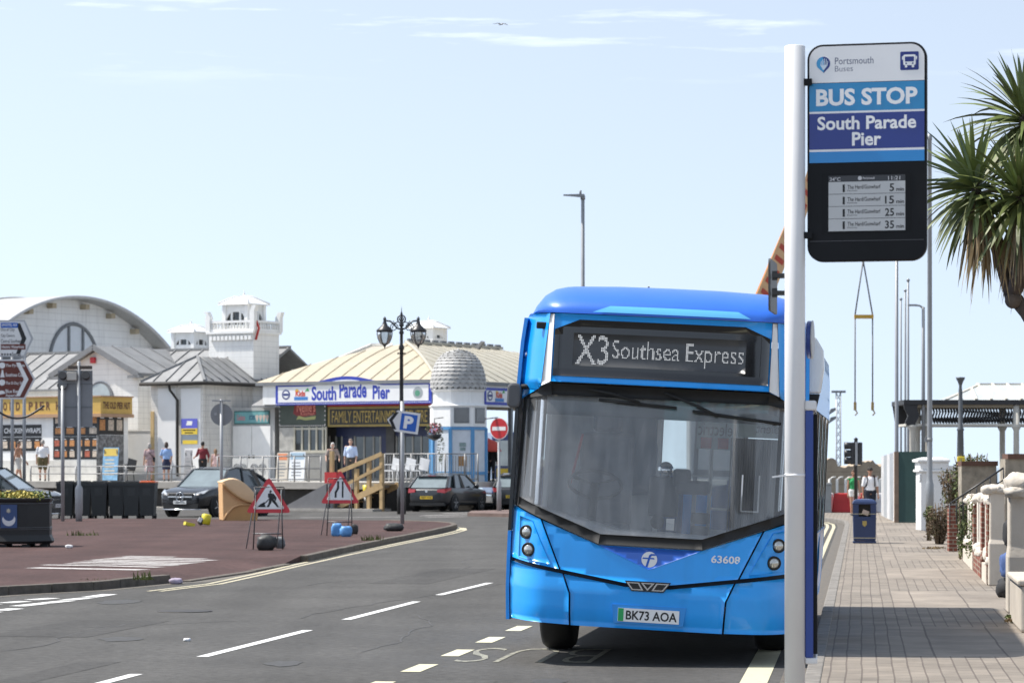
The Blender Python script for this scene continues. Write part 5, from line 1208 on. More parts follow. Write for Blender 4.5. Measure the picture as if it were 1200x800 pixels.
mb = MB(); mb.rect(Plane((0, BVv+.1, 0)), lm, rm, pf(440, 511, EV).z, z0_+.05, -.1, 0); e.add(mb, 'navy_header', mat('navy_panel', (.012, .018, .06), rough=.5))
mb = MB(); pd = Plane((0, BVv+.1, 0)); zd = pf(440, 510, EV).z
for px in (384, 392, 399, 414, 425, 436, 444, 454, 463, 472, 482, 492, 503): x = pf(px, 520, BVv).x; mb.rect(pd, x-.04, x+.04, DECK, zd, -.06, .0)
mb.rect(pd, lm, rm, DECK, DECK+.12, -.06, .002); dr = e.add(mb, 'glazed_doors', mat('door_frame', (.20, .20, .19), rough=.5, var=.2))
mb = MB(); mb.rect(pd, lm, rm, DECK+.12, zd, -.05, -.035); e.add(mb, 'pane', M_GLASSD, dr)
for px0, px1 in ((399, 413), (444, 453)): mb = MB(); a = pf(px0, 520, BVv).x; b = pf(px1, 520, BVv).x; mb.rect(pd, a+.05, b-.05, DECK+.1, zd-.05, -.03, -.01); e.add(mb, 'navy_door', mat('navy_panel', (.012, .018, .06)), dr)

# --- domed kiosk
KD = 117.6; kp = Vector((wx(537, KD), KD, 0)); kt = thing('domed_kiosk', 'octagonal white kiosk with scaled grey dome and blue painted frames', 'kiosk', kp, R(8))
def kz(py): return wz(py, KD)
def oct_(r, z): return [(r*math.cos(R(22.5+45*i)), r*math.sin(R(22.5+45*i)), z) for i in range(8)]
def drum(mb, K, mi=0):
    V = []; Fs = []
    for r, z in K: V += oct_(r, z)
    for j in range(len(K)-1):
        for i in range(8): Fs.append((j*8+i, j*8+(i+1) % 8, (j+1)*8+(i+1) % 8, (j+1)*8+i))
    Fs += [tuple(range(8))[::-1], tuple(range(len(V)-8, len(V)))]; mb.add(V, Fs, mi)
rr = 31.5*KD/F/math.cos(R(22.5))*.98
mb = MB(); drum(mb, [(rr*1.03, kz(500)), (rr*1.03, kz(476))]); drum(mb, [(rr*1.06, kz(477)), (rr*1.08, kz(475.5)), (rr*.94, kz(473.5))]); drum(mb, [(rr*.90, kz(474)), (rr*.90, kz(458))]); drum(mb, [(rr*.95, kz(459)), (rr*1.0, kz(456.5)), (rr*.9, kz(454.5))]); mb.build('upper_wall', M_PWHITE, kt)
mb = MB(); drum(mb, [(rr, DECK-.0), (rr, kz(501))]); mb.build('lower_wall', mat('kiosk_pale', (.66, .70, .74), rough=.5, var=.1), kt)
M_KBL = mat('kiosk_blue', (.10, .30, .56), rough=.45, var=.08)
for i in range(8):
    a, b, _ = oct_(rr, 0)[i]; mb = MB(); mb.box((a, b, (DECK+kz(502))/2), (.13, .13, kz(502)-DECK), rot=Matrix.Rotation(R(22.5+45*i), 3, 'Z')); mb.build('corner_frame', M_KBL, kt)
mb = MB()
for z in (kz(502), kz(554)): drum(mb, [(rr*1.04, z-.06), (rr*1.04, z+.06)])
mb.build('band_frame', M_KBL, kt)
for ang in (270+8, 315+8):
    rot = Matrix.Rotation(R(ang-8+90), 3, 'Z'); c = Vector((0, -rr*1.03*math.cos(R(22.5)), kz(487)))
    mb = MB(); mb.box(rot @ (c), (.62, .05, .62), rot=rot); wfm = mb.build('window', M_TRIMG, kt); mb = MB(); mb.box(rot @ (c+Vector((0, -.03, 0))), (.52, .02, .52), rot=rot); mb.build('pane', mat('kiosk_pane', (.16, .16, .16), rough=.15, coat=.5), wfm)
for z_, w_, h_, m_ in ((kz(521), .26, .16, 'label_teal'), (kz(526), .22, .12, 'label_teal'), (kz(540), .34, .40, 'label_tan')):
    mb = MB(); mb.box((.05, -rr*math.cos(R(22.5))-.012, z_), (w_, .02, h_)); mb.build('wall_label', mat(m_, (.25, .33, .32) if 'teal' in m_ else (.42, .22, .08), rough=.5, var=.4, scale=9), kt)
mb = MB(); nst = 14
for j in range(nst):
    a0 = j/nst*PI/2; a1 = (j+1.15)/nst*PI/2; r0 = rr*.98*math.cos(a0)**.72 if j < nst else 0; r1 = rr*.98*max(0, math.cos(min(a1, PI/2)))**.72
    z0 = kz(455)+(kz(411)-kz(455))*math.sin(a0); z1 = kz(455)+(kz(411)-kz(455))*math.sin(min(a1, PI/2)); ns = max(6, int(30*math.cos(a0)))
    for k_ in range(ns):
        t0 = 2*PI*(k_+.5*(j % 2))/ns; t1 = 2*PI*(k_+1+.5*(j % 2))/ns; tm_ = (t0+t1)/2
        def sp(r, t, z): return (r*math.cos(t), r*math.sin(t), z)
        mb.add([sp(r0*1.02, tm_, z0-.05), sp(r0*1.02, t1, z0+.05), sp(max(r1, .03), t1, z1), sp(max(r1, .03), t0, z1), sp(r0*1.02, t0, z0+.05)], [(0, 1, 2, 3, 4)])
mb.lathe([(.10, kz(413)), (.14, kz(411)), (.05, kz(409.5)), (.001, kz(407))], (0, 0, 0), 10); mb.build('scaled_dome', mat('dome_lead', (.40, .395, .38), rough=.5, var=.3, scale=3), kt)
# weather-vane-like finial
# --- hut selling food at the left end
KV = -6.2; kr = pf(118, 470, KV).x; kl_ = pf(-70, 470, KV).x; kz0 = pf(60, 485, KV).z; kz1 = pf(60, 465.5, KV).z; kb = pg(155, 480, kr).y
e = TH('food_hut', 'food hut with yellow THE OLD PIER HUT fascia and black menu boards', 'hut', (kl_+kr)/2, KV+1.5)
mb = MB(); mb.bx(kl_, kr-.15, KV+.15, kb-.1, DECK, kz0); e.add(mb, 'wall', M_PWHITE)
mb = MB(); mb.bx(kl_-.1, kr, KV, kb, kz0, kz1); fo = e.add(mb, 'fascia', mat('fascia_yellow', (.62, .40, .10), rough=.5, var=.12))
mb = MB(); mb.bx(kl_-.1, kr+.06, KV-.06, kb+.05, kz0-.14, kz0); mb.bx(kl_-.1, kr+.06, KV-.06, kb+.05, kz1, kz1+.05); e.add(mb, 'fascia_trim', mat('fascia_pinkish', (.45, .28, .17), rough=.6), fo)
mb = MB(); pl = Plane((0, KV-.004, 0)); zc = (kz0+kz1)/2
for ch, px in (('T', -28), ('H', -20.5), ('E', -13), ('O', 6), ('L', 13.5), ('D', 21), ('P', 36), ('I', 42.5), ('E', 49), ('R', 56.5), ('H', 68), ('U', 76), ('T', 84)): x = pf(px, 474, KV).x; mb.text(pl, ch, x, zc, .10 if ch == 'I' else .22, .36, .006, bold=.03)
M_FBR = mat('fascia_brown', (.14, .06, .03), rough=.5)
mb.build_ = None
e.add(mb, 'lettering', M_FBR, fo)
pls = Plane((kr+.004, 0, 0), (0, 1, 0)); mb = MB(); mb.text(pls, 'THE OLD PIER HUT', (KV+kb)/2, zc, (kb-KV)*.86, .30, .006, bold=.03); e.add(mb, 'lettering', M_FBR, fo)
M_MENU = mat('menu_black', (.016, .016, .017), rough=.4, var=.3); random.seed(5)
def menu(pl, x0, x1, z0, z1, cols, rows, title=None):
    mb = MB(); mb.rect(pl, x0, x1, z0, z1, -.04, .01); b_ = e.add(mb, 'menu_board', M_MENU)
    mb = MB(); tz = z1-(.28 if title else .05)
    for i in range(cols):
        for j in range(rows):
            cw = (x1-x0)/cols; chh = (tz-z0)/rows; a = x0+cw*(i+.18); b = z0+chh*(j+.22); c0 = random.choice((0, 1, 2, 0)); mb.rect(pl, a, a+cw*.64, b, b+chh*.55, .01, .014, c0); mb.rect(pl, a+cw*.08, a+cw*.5, b+chh*.62, b+chh*.68, .01, .014, 3)
    e.add(mb, 'food_pictures', [mat('food_orange', (.55, .25, .09), rough=.6, var=.5, scale=11), mat('food_cream', (.62, .52, .42), rough=.6, var=.5, scale=11), mat('food_red', (.45, .12, .07), rough=.6, var=.5, scale=11), M_SWHITE], b_)
    if title: mb = MB(); mb.text(pl, title, (x0+x1)/2, z1-.15, (x1-x0)*.8, .17, .014, bold=.02); e.add(mb, 'lettering', M_SWHITE, b_)
pl = Plane((0, KV+.14, 0))
X = lambda px: pf(px, 500, KV).x
Z = lambda py: pf(60, py, KV).z
menu(pl, X(60), X(113.5), Z(538), Z(511.5), 6, 2)
menu(pl, X(60), X(113.5), Z(511), Z(485), 4, 2)
menu(pl, X(-20), X(46), Z(511), Z(497), 1, 0, None)
mb = MB(); mb.text(pl, 'CHICKEN WRAPS', X(24), Z(504), (X(46)-X(-4))*.86, .22, .014, bold=.02, al='c'); e.add(mb, 'wall_lettering', M_SWHITE)
menu(pl, X(-20), X(46), Z(528), Z(512), 7, 1)
mb = MB(); mb.rect(pl, kl_, kr-.15, DECK, Z(539), -.02, .012); e.add(mb, 'counter_front', M_OFFW)
pls = Plane((kr-.148, 0, 0), (0, 1, 0)); yy = lambda px: pg(px, 500, kr).y
menu(pls, yy(118), yy(148), pg(130, 509, kr).z, pg(130, 485, kr).z, 3, 1)
mb = MB(); mb.rect(pls, yy(117), yy(148), DECK, pg(130, 509, kr).z-.02, -.04, .01); e.add(mb, 'side_board', mat('side_board_grey', (.24, .24, .24), rough=.6, var=.9, scale=6))
# low grey screen between hut and hip pavilion
a_ = pf(148, 505, -3.2); b_ = pf(180, 505, -3.2)
e2 = TH('grey_screen', 'plain pale grey screen wall between the food hut and the pavilion', 'screen', (a_.x+b_.x)/2, -3.2, DECK)
mb = MB(); mb.bx(a_.x, b_.x, -3.25, -3.1, DECK, a_.z); e2.add(mb, 'panel', mat('screen_grey', (.52, .52, .51), rough=.6, var=.06)); mb = MB(); mb.bx(a_.x-.05, b_.x+.05, -3.28, -3.07, a_.z, a_.z+.06); e2.add(mb, 'top_cap', M_OFFW)
# ------------------------------------------------------------------ cars
M_CPB = mat('car_black', (.008, .008, .010), rough=.25, coat=.55, var=.1)
M_CPG = mat('car_graphite', (.022, .023, .026), rough=.28, coat=.55, var=.1)
M_CGL = mat('car_glass', (.05, .065, .07), rough=.04, coat=1., var=.3)
M_CGLB = mat('car_screen', (.16, .20, .21), rough=.05, coat=1., var=.25, scale=1.5)
M_TRIMB = mat('car_trim', (.012, .012, .012), rough=.55, var=.2)
M_ALLOY = mat('alloy', (.45, .45, .46), rough=.3, metal=.8, var=.1)
M_TAIL = mat('tail_red', (.42, .015, .02), rough=.2, coat=.8, var=.15)
M_HEAD = mat('head_clear', (.55, .57, .58), rough=.08, metal=.4, coat=1., var=.3, scale=12)
M_PYEL = mat('plate_yellow', (.72, .48, .03), rough=.4, var=.04)
M_PWH = mat('plate_white', (.80, .80, .79))
def car(name, label, cat, loc, rz, L=4.3, Wd=1.8, H=1.47, suv=False, paint=None, front=True, plate='YA64 KNM', badge=None, roofl=None, tailround=.12):
    t = thing(name, label, cat, loc, rz); w = Wd/2; hl = L/2
    k = H/1.47; zb = .20 if not suv else .26; belt = .93*k if not suv else 1.06
    # stations: y, width factor, sill z, shoulder z, top z
    S = [(-hl, .70, zb+.10, .52*k, .60*k), (-hl+.05, .82, zb+.03, .60*k, .70*k), (-hl+.22, .93, zb, .66*k, .79*k), (-hl+.55, .985, zb, .70*k, .86*k), (-hl+.95, 1, zb, .74*k, .91*k), (-hl+1.15, 1, zb, .76*k, belt), (-.1, 1, zb, .78*k, belt+.01), (hl-1.1, 1, zb, .82*k, belt+.03), (hl-.5, .97, zb, .86*k, belt+.03), (hl-.18, .91, zb+.04, .88*k, belt), (hl-.03, .80, zb+.12, .72*k, .88*k), (hl, .66, zb+.18, .60*k, .74*k)]
    mb = MB(); V = []; Fs = []; n = 12
    for y, f, z0, zs, zt in S:
        x = w*f
        half = [(x*.86, z0), (x*.965, z0+.10), (x*.985, lerp(z0, zs, .5)), (x, zs), (x*.965, lerp(zs, zt, .72)), (x*.86, zt)]
        for a, b in half: V.append((a, y, b))
        for a, b in half[::-1]: V.append((-a, y, b))
    for j in range(len(S)-1):
        for i in range(n): a = j*n+i; b = j*n+(i+1) % n; Fs.append((a, a+n, b+n, b))
    Fs += [tuple(range(n)), tuple(range(len(V)-n, len(V)))[::-1]]
    mb.add(V, Fs, 0, True); body = mb.build('body', paint, t)
    s_ = body.modifiers.new('sub', 'SUBSURF'); s_.levels = 2; s_.render_levels = 2
    # greenhouse
    if roofl is None: roofl = [(-hl+1.05, belt-.02), (-hl+1.95, H-.05), (-hl+2.5, H), (hl-1.35, H-.02), (hl-.62, H-.11), (hl-.14, belt+.0)]
    wb = w*.90; wt = w*.70
    def gx(z): return lerp(wb, wt, max(0, min(1, (z-belt)/(H-belt))))
    mb = MB(); V = []
    for y, z in roofl:
        q_ = .90 if y > hl-.4 else (.95 if y > hl-.9 else 1); V += [(gx(z)*q_, y, z), (-gx(z)*q_, y, z)]
    m = len(roofl); P0 = [i*2 for i in range(m)]; P1 = [i*2+1 for i in range(m)]
    o = len(V); V += [(wb, roofl[0][0], belt-.06), (wb, roofl[-1][0], belt-.06), (-wb, roofl[0][0], belt-.06), (-wb, roofl[-1][0], belt-.06)]
    mb.add(V, [tuple(P0[::-1])+(o, o+1), tuple(P1)+(o+3, o+2)], 0); glass = mb.build('side_windows', M_CGL, t)
    mb = MB(); mb.add(V, [(P0[0], P0[1], P1[1], P1[0])]); mb.build('windscreen', M_CGLB, t)
    mb = MB(); mb.add(V, [(P0[m-2], P0[m-1], P1[m-1], P1[m-2])]); mb.build('rear_window', M_CGLB if not front else M_CGL, t)
    mb = MB(); R_ = []
    for i in range(1, m-1):
        y, z = roofl[i]
        for q in (-1, -.6, 0, .6, 1): R_.append((gx(z)*q*1.01, y, z+.012+.03*(1-q*q)))
    mb.add(R_, [(a, a+1, a+6, a+5) for i in range(m-3) for a in range(i*5, i*5+4)], 0, True); rf = mb.build('roof', paint, t)
    mb = MB()
    for sx_ in (-1, 1):
        for i in (0, m-2): (y0, z0), (y1, z1) = roofl[i], roofl[i+1]; mb.beam((sx_*gx(z0), y0, z0), (sx_*gx(z1), y1, z1), .07, .06)
        for i in range(1, m-2): (y0, z0), (y1, z1) = roofl[i], roofl[i+1]; mb.beam((sx_*gx(z0), y0, z0), (sx_*gx(z1), y1, z1), .06, .05)
        yb = roofl[0][0]+1.45; mb.beam((sx_*(wb+.005), yb, belt-.02), (sx_*(wt+.01), yb+.12, H-.04), .05, .09)
        yb = roofl[-1][0]-.75; mb.beam((sx_*(wb+.005), yb, belt-.02), (sx_*(wt+.01)*1.02, yb-.25, H-.08), .05, .14)
    mb.build('pillars', paint, t)
    # wheels with dark arches
    rw = .315 if not suv else .37
    for yy_ in (-hl+.88, hl-.82):
        for sx_ in (-1, 1):
            mb = MB(); mb.poly(Plane((sx_*w*.965, yy_, rw), (0, sx_, 0)), circ(0, .02, rw*1.17, 24), -.12, .012); mb.build('arch', M_TRIMB, t)
            rot = Matrix.Rotation(R(90)*sx_, 3, 'Y'); c = (sx_*(w-.10), yy_, rw)
            wl_ = MB().lathe([(rw*.6, -.10), (rw*.95, -.10), (rw, -.06), (rw, .06), (rw*.95, .10), (rw*.68, .105)], c, 28, rot=rot).build('wheel', B_RUB, t)
            mb = MB(); mb.lathe([(rw*.68, .09), (rw*.66, .10), (rw*.60, .05), (.001, .05)], c, 24, 0, True, rot)
            for i in range(5): a = 2*PI*i/5; mb.beam(Vector(c)+rot @ Vector((.03*math.cos(a), .03*math.sin(a), .085)), Vector(c)+rot @ Vector((rw*.64*math.cos(a), rw*.64*math.sin(a), .085)), .05, .03)
            mb.build('rim', M_ALLOY, wl_)
    for sx_ in (-1, 1):
        mb = MB(); mb.ell((sx_*(w+.07), roofl[0][0]+.55, belt+.06), (.11, .07, .075)); mb.beam((sx_*(w-.06), roofl[0][0]+.55, belt), (sx_*(w+.02), roofl[0][0]+.55, belt+.03), .06, .05); mb.build('mirror', paint, t)
    # front
    f0 = -hl
    mb = MB(); pl = Plane((0, f0+.015, 0)); mb.poly(pl, [(-.52*w, .70*k), (.52*w, .70*k), (.46*w, .50*k), (-.46*w, .50*k)], -.08, .012); gr = mb.build('grille', M_TRIMB, t)
    mb = MB(); mb.rect(pl, -.50*w, .50*w, .585*k, .625*k, .01, .035); mb.build('grille_bar', B_CHROME, gr)
    if badge == 'star':
        mb = MB(); c = Vector((0, f0-.03, .605*k)); Rr = .15; mb.tube([c+Vector((Rr*math.cos(a), 0, Rr*math.sin(a))) for a in [2*PI*i/28 for i in range(29)]], .014, 6, cap=False)
        for a in (90, 210, 330): mb.tube([c, c+Vector((Rr*math.cos(R(a)), 0, Rr*math.sin(R(a))))], [.022, .006], 6)
        mb.build('badge', B_CHROME, gr); mb = MB(); mb.poly(Plane((0, f0-.005, .605*k)), circ(0, 0, .17, 24), -.02, .005); mb.build('badge_backing', M_TRIMB, gr)
    mb = MB(); mb.poly(Plane((0, f0+.03, 0)), [(-.74*w, .40*k), (.74*w, .40*k), (.70*w, .25*k), (-.70*w, .25*k)], -.15, .02); mb.build('lower_intake', M_TRIMB, t)
    mb = MB(); mb.tube([(-.78*w, f0+.12, .235*k), (-.6*w, f0-.0, .225*k), (.6*w, f0-.0, .225*k), (.78*w, f0+.12, .235*k)], .022, 6); mb.build('bumper_strip', B_CHROME if suv else M_TRIMB, t)
    for sx_ in (-1, 1):
        mb = MB(); P = [(sx_*.56*w, f0+.035, .64*k), (sx_*.88*w, f0+.16, .70*k), (sx_*.93*w, f0+.42, .82*k), (sx_*.70*w, f0+.14, .75*k), (sx_*.57*w, f0+.06, .70*k)]
        Q = [(x, y+.14, z-.01) for x, y, z in P]; n_ = len(P); mb.add([(x, y-.015, z) for x, y, z in P]+Q, [tuple(range(n_))]+[(i, (i+1) % n_, (i+1) % n_+n_, i+n_) for i in range(n_)]); mb.build('headlight', M_HEAD, t)
    mb = MB(); pf_ = Plane((0, f0-.02, .44*k)); mb.rect(pf_, -.26, .26, -.056, .056, -.03, .012); p_ = mb.build('front_plate', M_PWH, t); MB().text(pf_, plate, 0, 0, .44, .075, .014, bold=.02).build('plate_lettering', M_TRIMB, p_)
    # rear
    r0 = hl; pr_ = Plane((0, r0-.02, 0), (-1, 0, 0))
    for sx_ in (-1, 1):
        mb = MB(); z0 = .74*k; P = [(sx_*.52*w, r0-.045, z0+.02), (sx_*.86*w, r0-.09, z0-.01), (sx_*.975*w, r0-.42, z0+.09), (sx_*.965*w, r0-.40, z0+.19), (sx_*.84*w, r0-.10, z0+.155), (sx_*.52*w, r0-.06, z0+.13)]
        V = [(x*1.01, y+.085, z) for x, y, z in P]; n_ = len(P); mb.add(V+[(x*.97, y-.12, z) for x, y, z in P], [tuple(range(n_))]+[(i, (i+1) % n_, (i+1) % n_+n_, i+n_) for i in range(n_)]); mb.build('tail_light', M_TAIL, t)
    mb = MB(); pq = Plane((0, r0+.0, .55*k), (-1, 0, 0)); mb.rect(pq, -.26, .26, -.056, .056, -.05, .012); p_ = mb.build('rear_plate', M_PYEL, t); MB().text(pq, plate, 0, 0, .44, .075, .014, bold=.02).build('plate_lettering', M_TRIMB, p_)
    mb = MB(); mb.poly(Plane((0, r0-.02, .80*k), (-1, 0, 0)), circ(0, 0, .055, 18), -.05, .02); mb.build('rear_badge', B_CHROME, t)
    y, z = roofl[-2]; mb = MB(); mb.box((0, y+.05, z+.02), (.30, .10, .05)); mb.build('brake_light', M_TAIL, t)
    mb = MB(); mb.bx(-wt*.98, wt*.98, y-.12, y+.12, z-.005, z+.025); mb.build('spoiler', paint, t, bevel=.01)
    mb = MB(); mb.bx(-.80*w, .80*w, r0-.25, r0-.01, .24*k, .36*k); mb.build('rear_valance', M_TRIMB, t)
    return t
MS = Vector((wx(252, 101), 101, 0))
car('parked_suv', 'black coupe-shaped SUV with chrome star grille facing the road', 'car', (MS.x, 101.8, 0), R(-27), L=4.7, Wd=1.98, H=1.70, suv=True, paint=M_CPB, plate='YB66 KHL', badge='star', roofl=[(-1.15, 1.04), (-.45, 1.62), (.15, 1.70), (.95, 1.62), (1.55, 1.42), (2.1, 1.12)])
car('moving_suv', 'black SUV side-on behind the octagonal planter', 'car', (wx(70, 91)-2.25, 91.3, 0), R(80), L=4.5, Wd=1.86, H=1.72, suv=True, paint=M_CPB, plate='RX19 OLM')
cpos = Vector((wx(525.5, 113.6), 113.6, 0))
car('hatchback', 'dark grey hatchback seen from behind beside the domed kiosk', 'car', cpos, R(180-22), L=4.3, Wd=1.78, H=1.46, paint=M_CPG, front=False, plate='GJ07 VNS')
car('hatchback', 'dark grey hatchback partly hidden behind the blue bus', 'car', (wx(611, 117), 117.5, 0), R(180-10), L=4.2, Wd=1.76, H=1.46, paint=M_CPG, front=False, plate='HV10 ZPK')
# ------------------------------------------------------------------ street furniture on the island and along the pier
M_GALV = mat('galvanised', (.36, .37, .38), rough=.5, metal=.35, var=.12, scale=3, streak=.1)
M_GREYB = mat('sign_back_grey', (.23, .24, .25), rough=.5, var=.1)
M_IRON = mat('black_iron', (.026, .026, .028), rough=.4, var=.2)
ISL = .11
def tri_sign(name, label, px0, px1, pyt, pyb, pyg, rz, kind):
    d = gd(pyg, ISL); cx = wx((px0+px1)/2, d); t = thing(name, label, 'road sign', (cx, d, ISL), rz, 'temporary triangular road signs')
    w = (px1-px0)*d/F; zb_ = wz(pyb, d)-ISL; zt_ = wz(pyt, d)-ISL; h = zt_-zb_; tilt = R(9)
    pl = Plane((0, -.02, zb_), (1, 0, 0), (0, math.sin(tilt), math.cos(tilt)))
    def rt(s_):      # rounded triangle scaled about its centroid
        P = []; A = [(-w/2*s_, h*(1-s_)*.36), (w/2*s_, h*(1-s_)*.36), (0, h*(s_+(1-s_)*.36))]; r_ = .045*s_
        c = [sum(q[0] for q in A)/3, sum(q[1] for q in A)/3]
        for i in range(3):
            p = Vector(A[i]); a = (Vector(A[i-1])-p).normalized(); b = (Vector(A[(i+1) % 3])-p).normalized()
            for k_ in range(6): u = k_/5; q0 = p+a*r_*2; q1 = p+b*r_*2; P.append(tuple((1-u)**2*q0+2*u*(1-u)*p+u*u*q1))
        return P
    mb = MB(); mb.poly(pl, rt(1.0), -.012, .0); b_ = mb.build('sign_plate', mat('sign_red', (.55, .035, .045), rough=.45, var=.08), t)
    mb = MB(); mb.poly(pl, rt(.72), .0, .004); fc = mb.build('sign_face', mat('sign_retro_white', (.74, .74, .73), rough=.5, var=.08, scale=4), b_)
    M_SBK = mat('sign_black', (.012, .012, .013), rough=.5, var=.1)
    S = h
    if kind == 'works':
        mb = MB(); o = (-.0, .10*S)
        def q(P): mb.flat(pl, [(x*S, y*S) for x, y in P], .006)
        q([(-.31, .155), (-.07, .155), (-.10, .22), (-.155, .27), (-.21, .25), (-.27, .20)])          # heap
        q([(.02, .60), (.06, .63), (.09, .59), (.06, .55), (.02, .56)][::-1])                            # head
        q([(-.02, .52), (.04, .55), (.14, .52), (.19, .46), (.17, .38), (.10, .35), (.04, .40), (-.02, .42)][::-1])  # back and body
        q([(.16, .48), (.22, .42), (.20, .34), (.15, .29), (.13, .32), (.16, .36)][::-1])                 # arm
        q([(.06, .40), (.13, .37), (.20, .30), (.27, .18), (.31, .155), (.23, .155), (.18, .22), (.10, .30)][::-1])
        q([(.02, .42), (.09, .40), (.08, .28), (.03, .20), (.02, .155), (-.06, .155), (-.01, .24), (.01, .32)][::-1])
        q([(-.13, .25), (.08, .47), (.10, .45), (-.11, .23)][::-1])                                     # shovel
        q([(-.20, .24), (-.12, .30), (-.09, .25), (-.14, .20)][::-1])
    else:
        mb = MB()
        mb.flat(pl, [(.05*S, .17*S), (.10*S, .17*S), (.10*S, .66*S), (.05*S, .66*S)], .006)
        mb.flat(pl, [(-.16*S, .17*S), (-.10*S, .17*S), (-.10*S, .31*S), (-.03*S, .44*S), (-.03*S, .66*S), (-.09*S, .66*S), (-.09*S, .46*S), (-.16*S, .33*S)], .006)
    mb.build('pictogram', M_SBK, fc)
    mb = MB(); fx_ = w*.28
    for s_ in (-1, 1): mb.tube([(s_*fx_*1.15, -.22, 0), (s_*fx_, .02, zb_+.35)], .014, 6)
    mb.tube([(-fx_*1.06, -.10, zb_*.42), (fx_*1.06, -.10, zb_*.42)], .010, 6); mb.build('front_leg', M_IRON, t)
    mb = MB()
    for s_ in (-1, 1): mb.tube([(s_*fx_*1.2-.16, .42, 0), (s_*fx_, .04, zb_+.45)], .014, 6)
    mb.tube([(-fx_*1.3, .30, zb_*.42), (fx_*.9, .30, zb_*.42)], .010, 6); mb.build('rear_leg', M_GREYB, t)
    mb = MB(); mb.tube([(-fx_*1.1, .05, zt_-.22), (fx_*1.2, .08, zt_-.22)], .012, 6); mb.tube([(-fx_*1.1, .05, zt_-.22), (-fx_*1.15, .04, zb_)], .010, 6); mb.tube([(fx_*1.2, .08, zt_-.22), (fx_*1.2, .05, zb_)], .010, 6); mb.build('back_frame', M_IRON, t)
    return t, d
t1, d1 = tri_sign('roadworks_sign', 'red triangular roadworks sign with digging figure on a folding frame', 288, 341.5, 557.5, 600.5, 643, R(2), 'works')
t2, d2 = tri_sign('road_narrows_sign', 'red triangular road narrows sign with two black lines on a folding frame', 375.5, 421.5, 549.5, 589.5, 627, R(0), 'narrow')
def lump(mb, c, r, seed, mi=0):
    random.seed(seed); n, m = 18, 10; V = []; Fs = []; c = Vector(c)
    for i in range(m+1):
        a = -PI/2+PI*i/m
        for k_ in range(n):
            t = 2*PI*k_/n; d = Vector((math.cos(a)*math.cos(t), math.cos(a)*math.sin(t), math.sin(a)))
            e_ = [abs(q)**.72*(1 if q > 0 else -1) for q in d]; f = 1+.26*noise.noise(d*2.3+Vector((seed*3.1, 0, 0)))+.07*noise.noise(d*6+Vector((seed, 4, 0)))
            V.append(c+Vector((e_[0]*r[0]*f, e_[1]*r[1]*f, max(-r[2], e_[2]*r[2]*f))))
    for i in range(m):
        for k_ in range(n): a = i*n+k_; b = i*n+(k_+1) % n; Fs.append((a, b, b+n, a+n))
    mb.add(V, Fs, mi, True)
M_BAGK = mat('black_sack', (.03, .032, .032), rough=.55, var=.3, scale=6, bump=.5, bscale=9)
M_BAGG = mat('grey_sack', (.16, .18, .19), rough=.6, var=.3, scale=6, bump=.5, bscale=9)
M_BAGB = mat('blue_sack', (.10, .30, .62), rough=.5, var=.25, scale=6, bump=.6, bscale=9)
def sack(label, px0, px1, pyt, pyb, m_, seed, dd=0, name='sandbag'):
    d = gd(pyb, ISL)+dd; w = (px1-px0)*d/F; h = (pyb-pyt)*d/F
    mb = MB(); lump(mb, (0, 0, h/2-.01), (w/2, w*.33, h/2), seed); o = mb.build(name, m_); o.location = (wx((px0+px1)/2, d), d, ISL); tag(o, label, 'sandbag', 'sandbags weighing down the road signs')
    return o
sack('square black sandbag lying at the foot of the roadworks sign', 301, 324, 626, 644.5, M_BAGK, 3)
sack('small crumpled grey sandbag beside the black one at the roadworks sign', 322, 334, 629, 643, M_BAGG, 5, .5)
sack('upright blue sandbag slumped against the road narrows sign frame', 388, 401, 612, 628, M_BAGB, 7)
sack('flat blue sandbag under the middle of the road narrows sign', 398, 413, 615.5, 628.5, M_BAGB, 9)
sack('black sandbag at the right leg of the road narrows sign', 411, 420, 614, 626, M_BAGK, 11, .4)
sack('flat black sandbag at the foot of the parking signpost', 450, 473, 612.5, 622, M_BAGK, 13)
# parking sign
pd_ = gd(613.5, ISL); t = thing('parking_sign', 'blue P parking sign with black chevron, tilted on a grey post', 'road sign', (wx(471.5, pd_), pd_, ISL))
MB().tube([(0, 0, 0), (0, 0, wz(470, pd_)-ISL)], .055, 14).build('post', M_GALV, t)
s_ = pd_/F; pl = Plane((wx(472.5, pd_)-wx(471.5, pd_), -.07, wz(494, pd_)-ISL), (math.cos(R(-8)), 0, math.sin(R(-8))), (-math.sin(R(-8)), 0, math.cos(R(-8))))
def P_(L_): return [(a*s_, b*s_) for a, b in L_]
mb = MB(); mb.poly(pl, P_([(-8, -12.4), (19, -12.4), (19, 12.4), (-8, 12.4), (-19, 0)]), -.01, 0); b_ = mb.build('sign_plate', mat('sign_retro_white', (.74, .74, .73)), t)
MB().poly(pl, P_([(-10.5, 10.3), (-6.5, 10.3), (-12.3, 0), (-6.5, -10.3), (-10.5, -10.3), (-16.8, 0)][::-1]), 0, .004).build('chevron', mat('sign_black', (.012, .012, .013)), b_)
pt_ = MB().poly(pl, P_([(-3, -9.8), (16, -9.8), (16, 9.8), (-3, 9.8)]), 0, .004).build('blue_panel', mat('parking_blue', (.012, .11, .48), rough=.4, var=.05), b_)
MB().text(pl, 'P', 6.5*s_, 0, 11*s_, 15*s_, .006, bold=.05).build('lettering', mat('sign_letter_white', (.8, .8, .8), rough=.5), pt_)
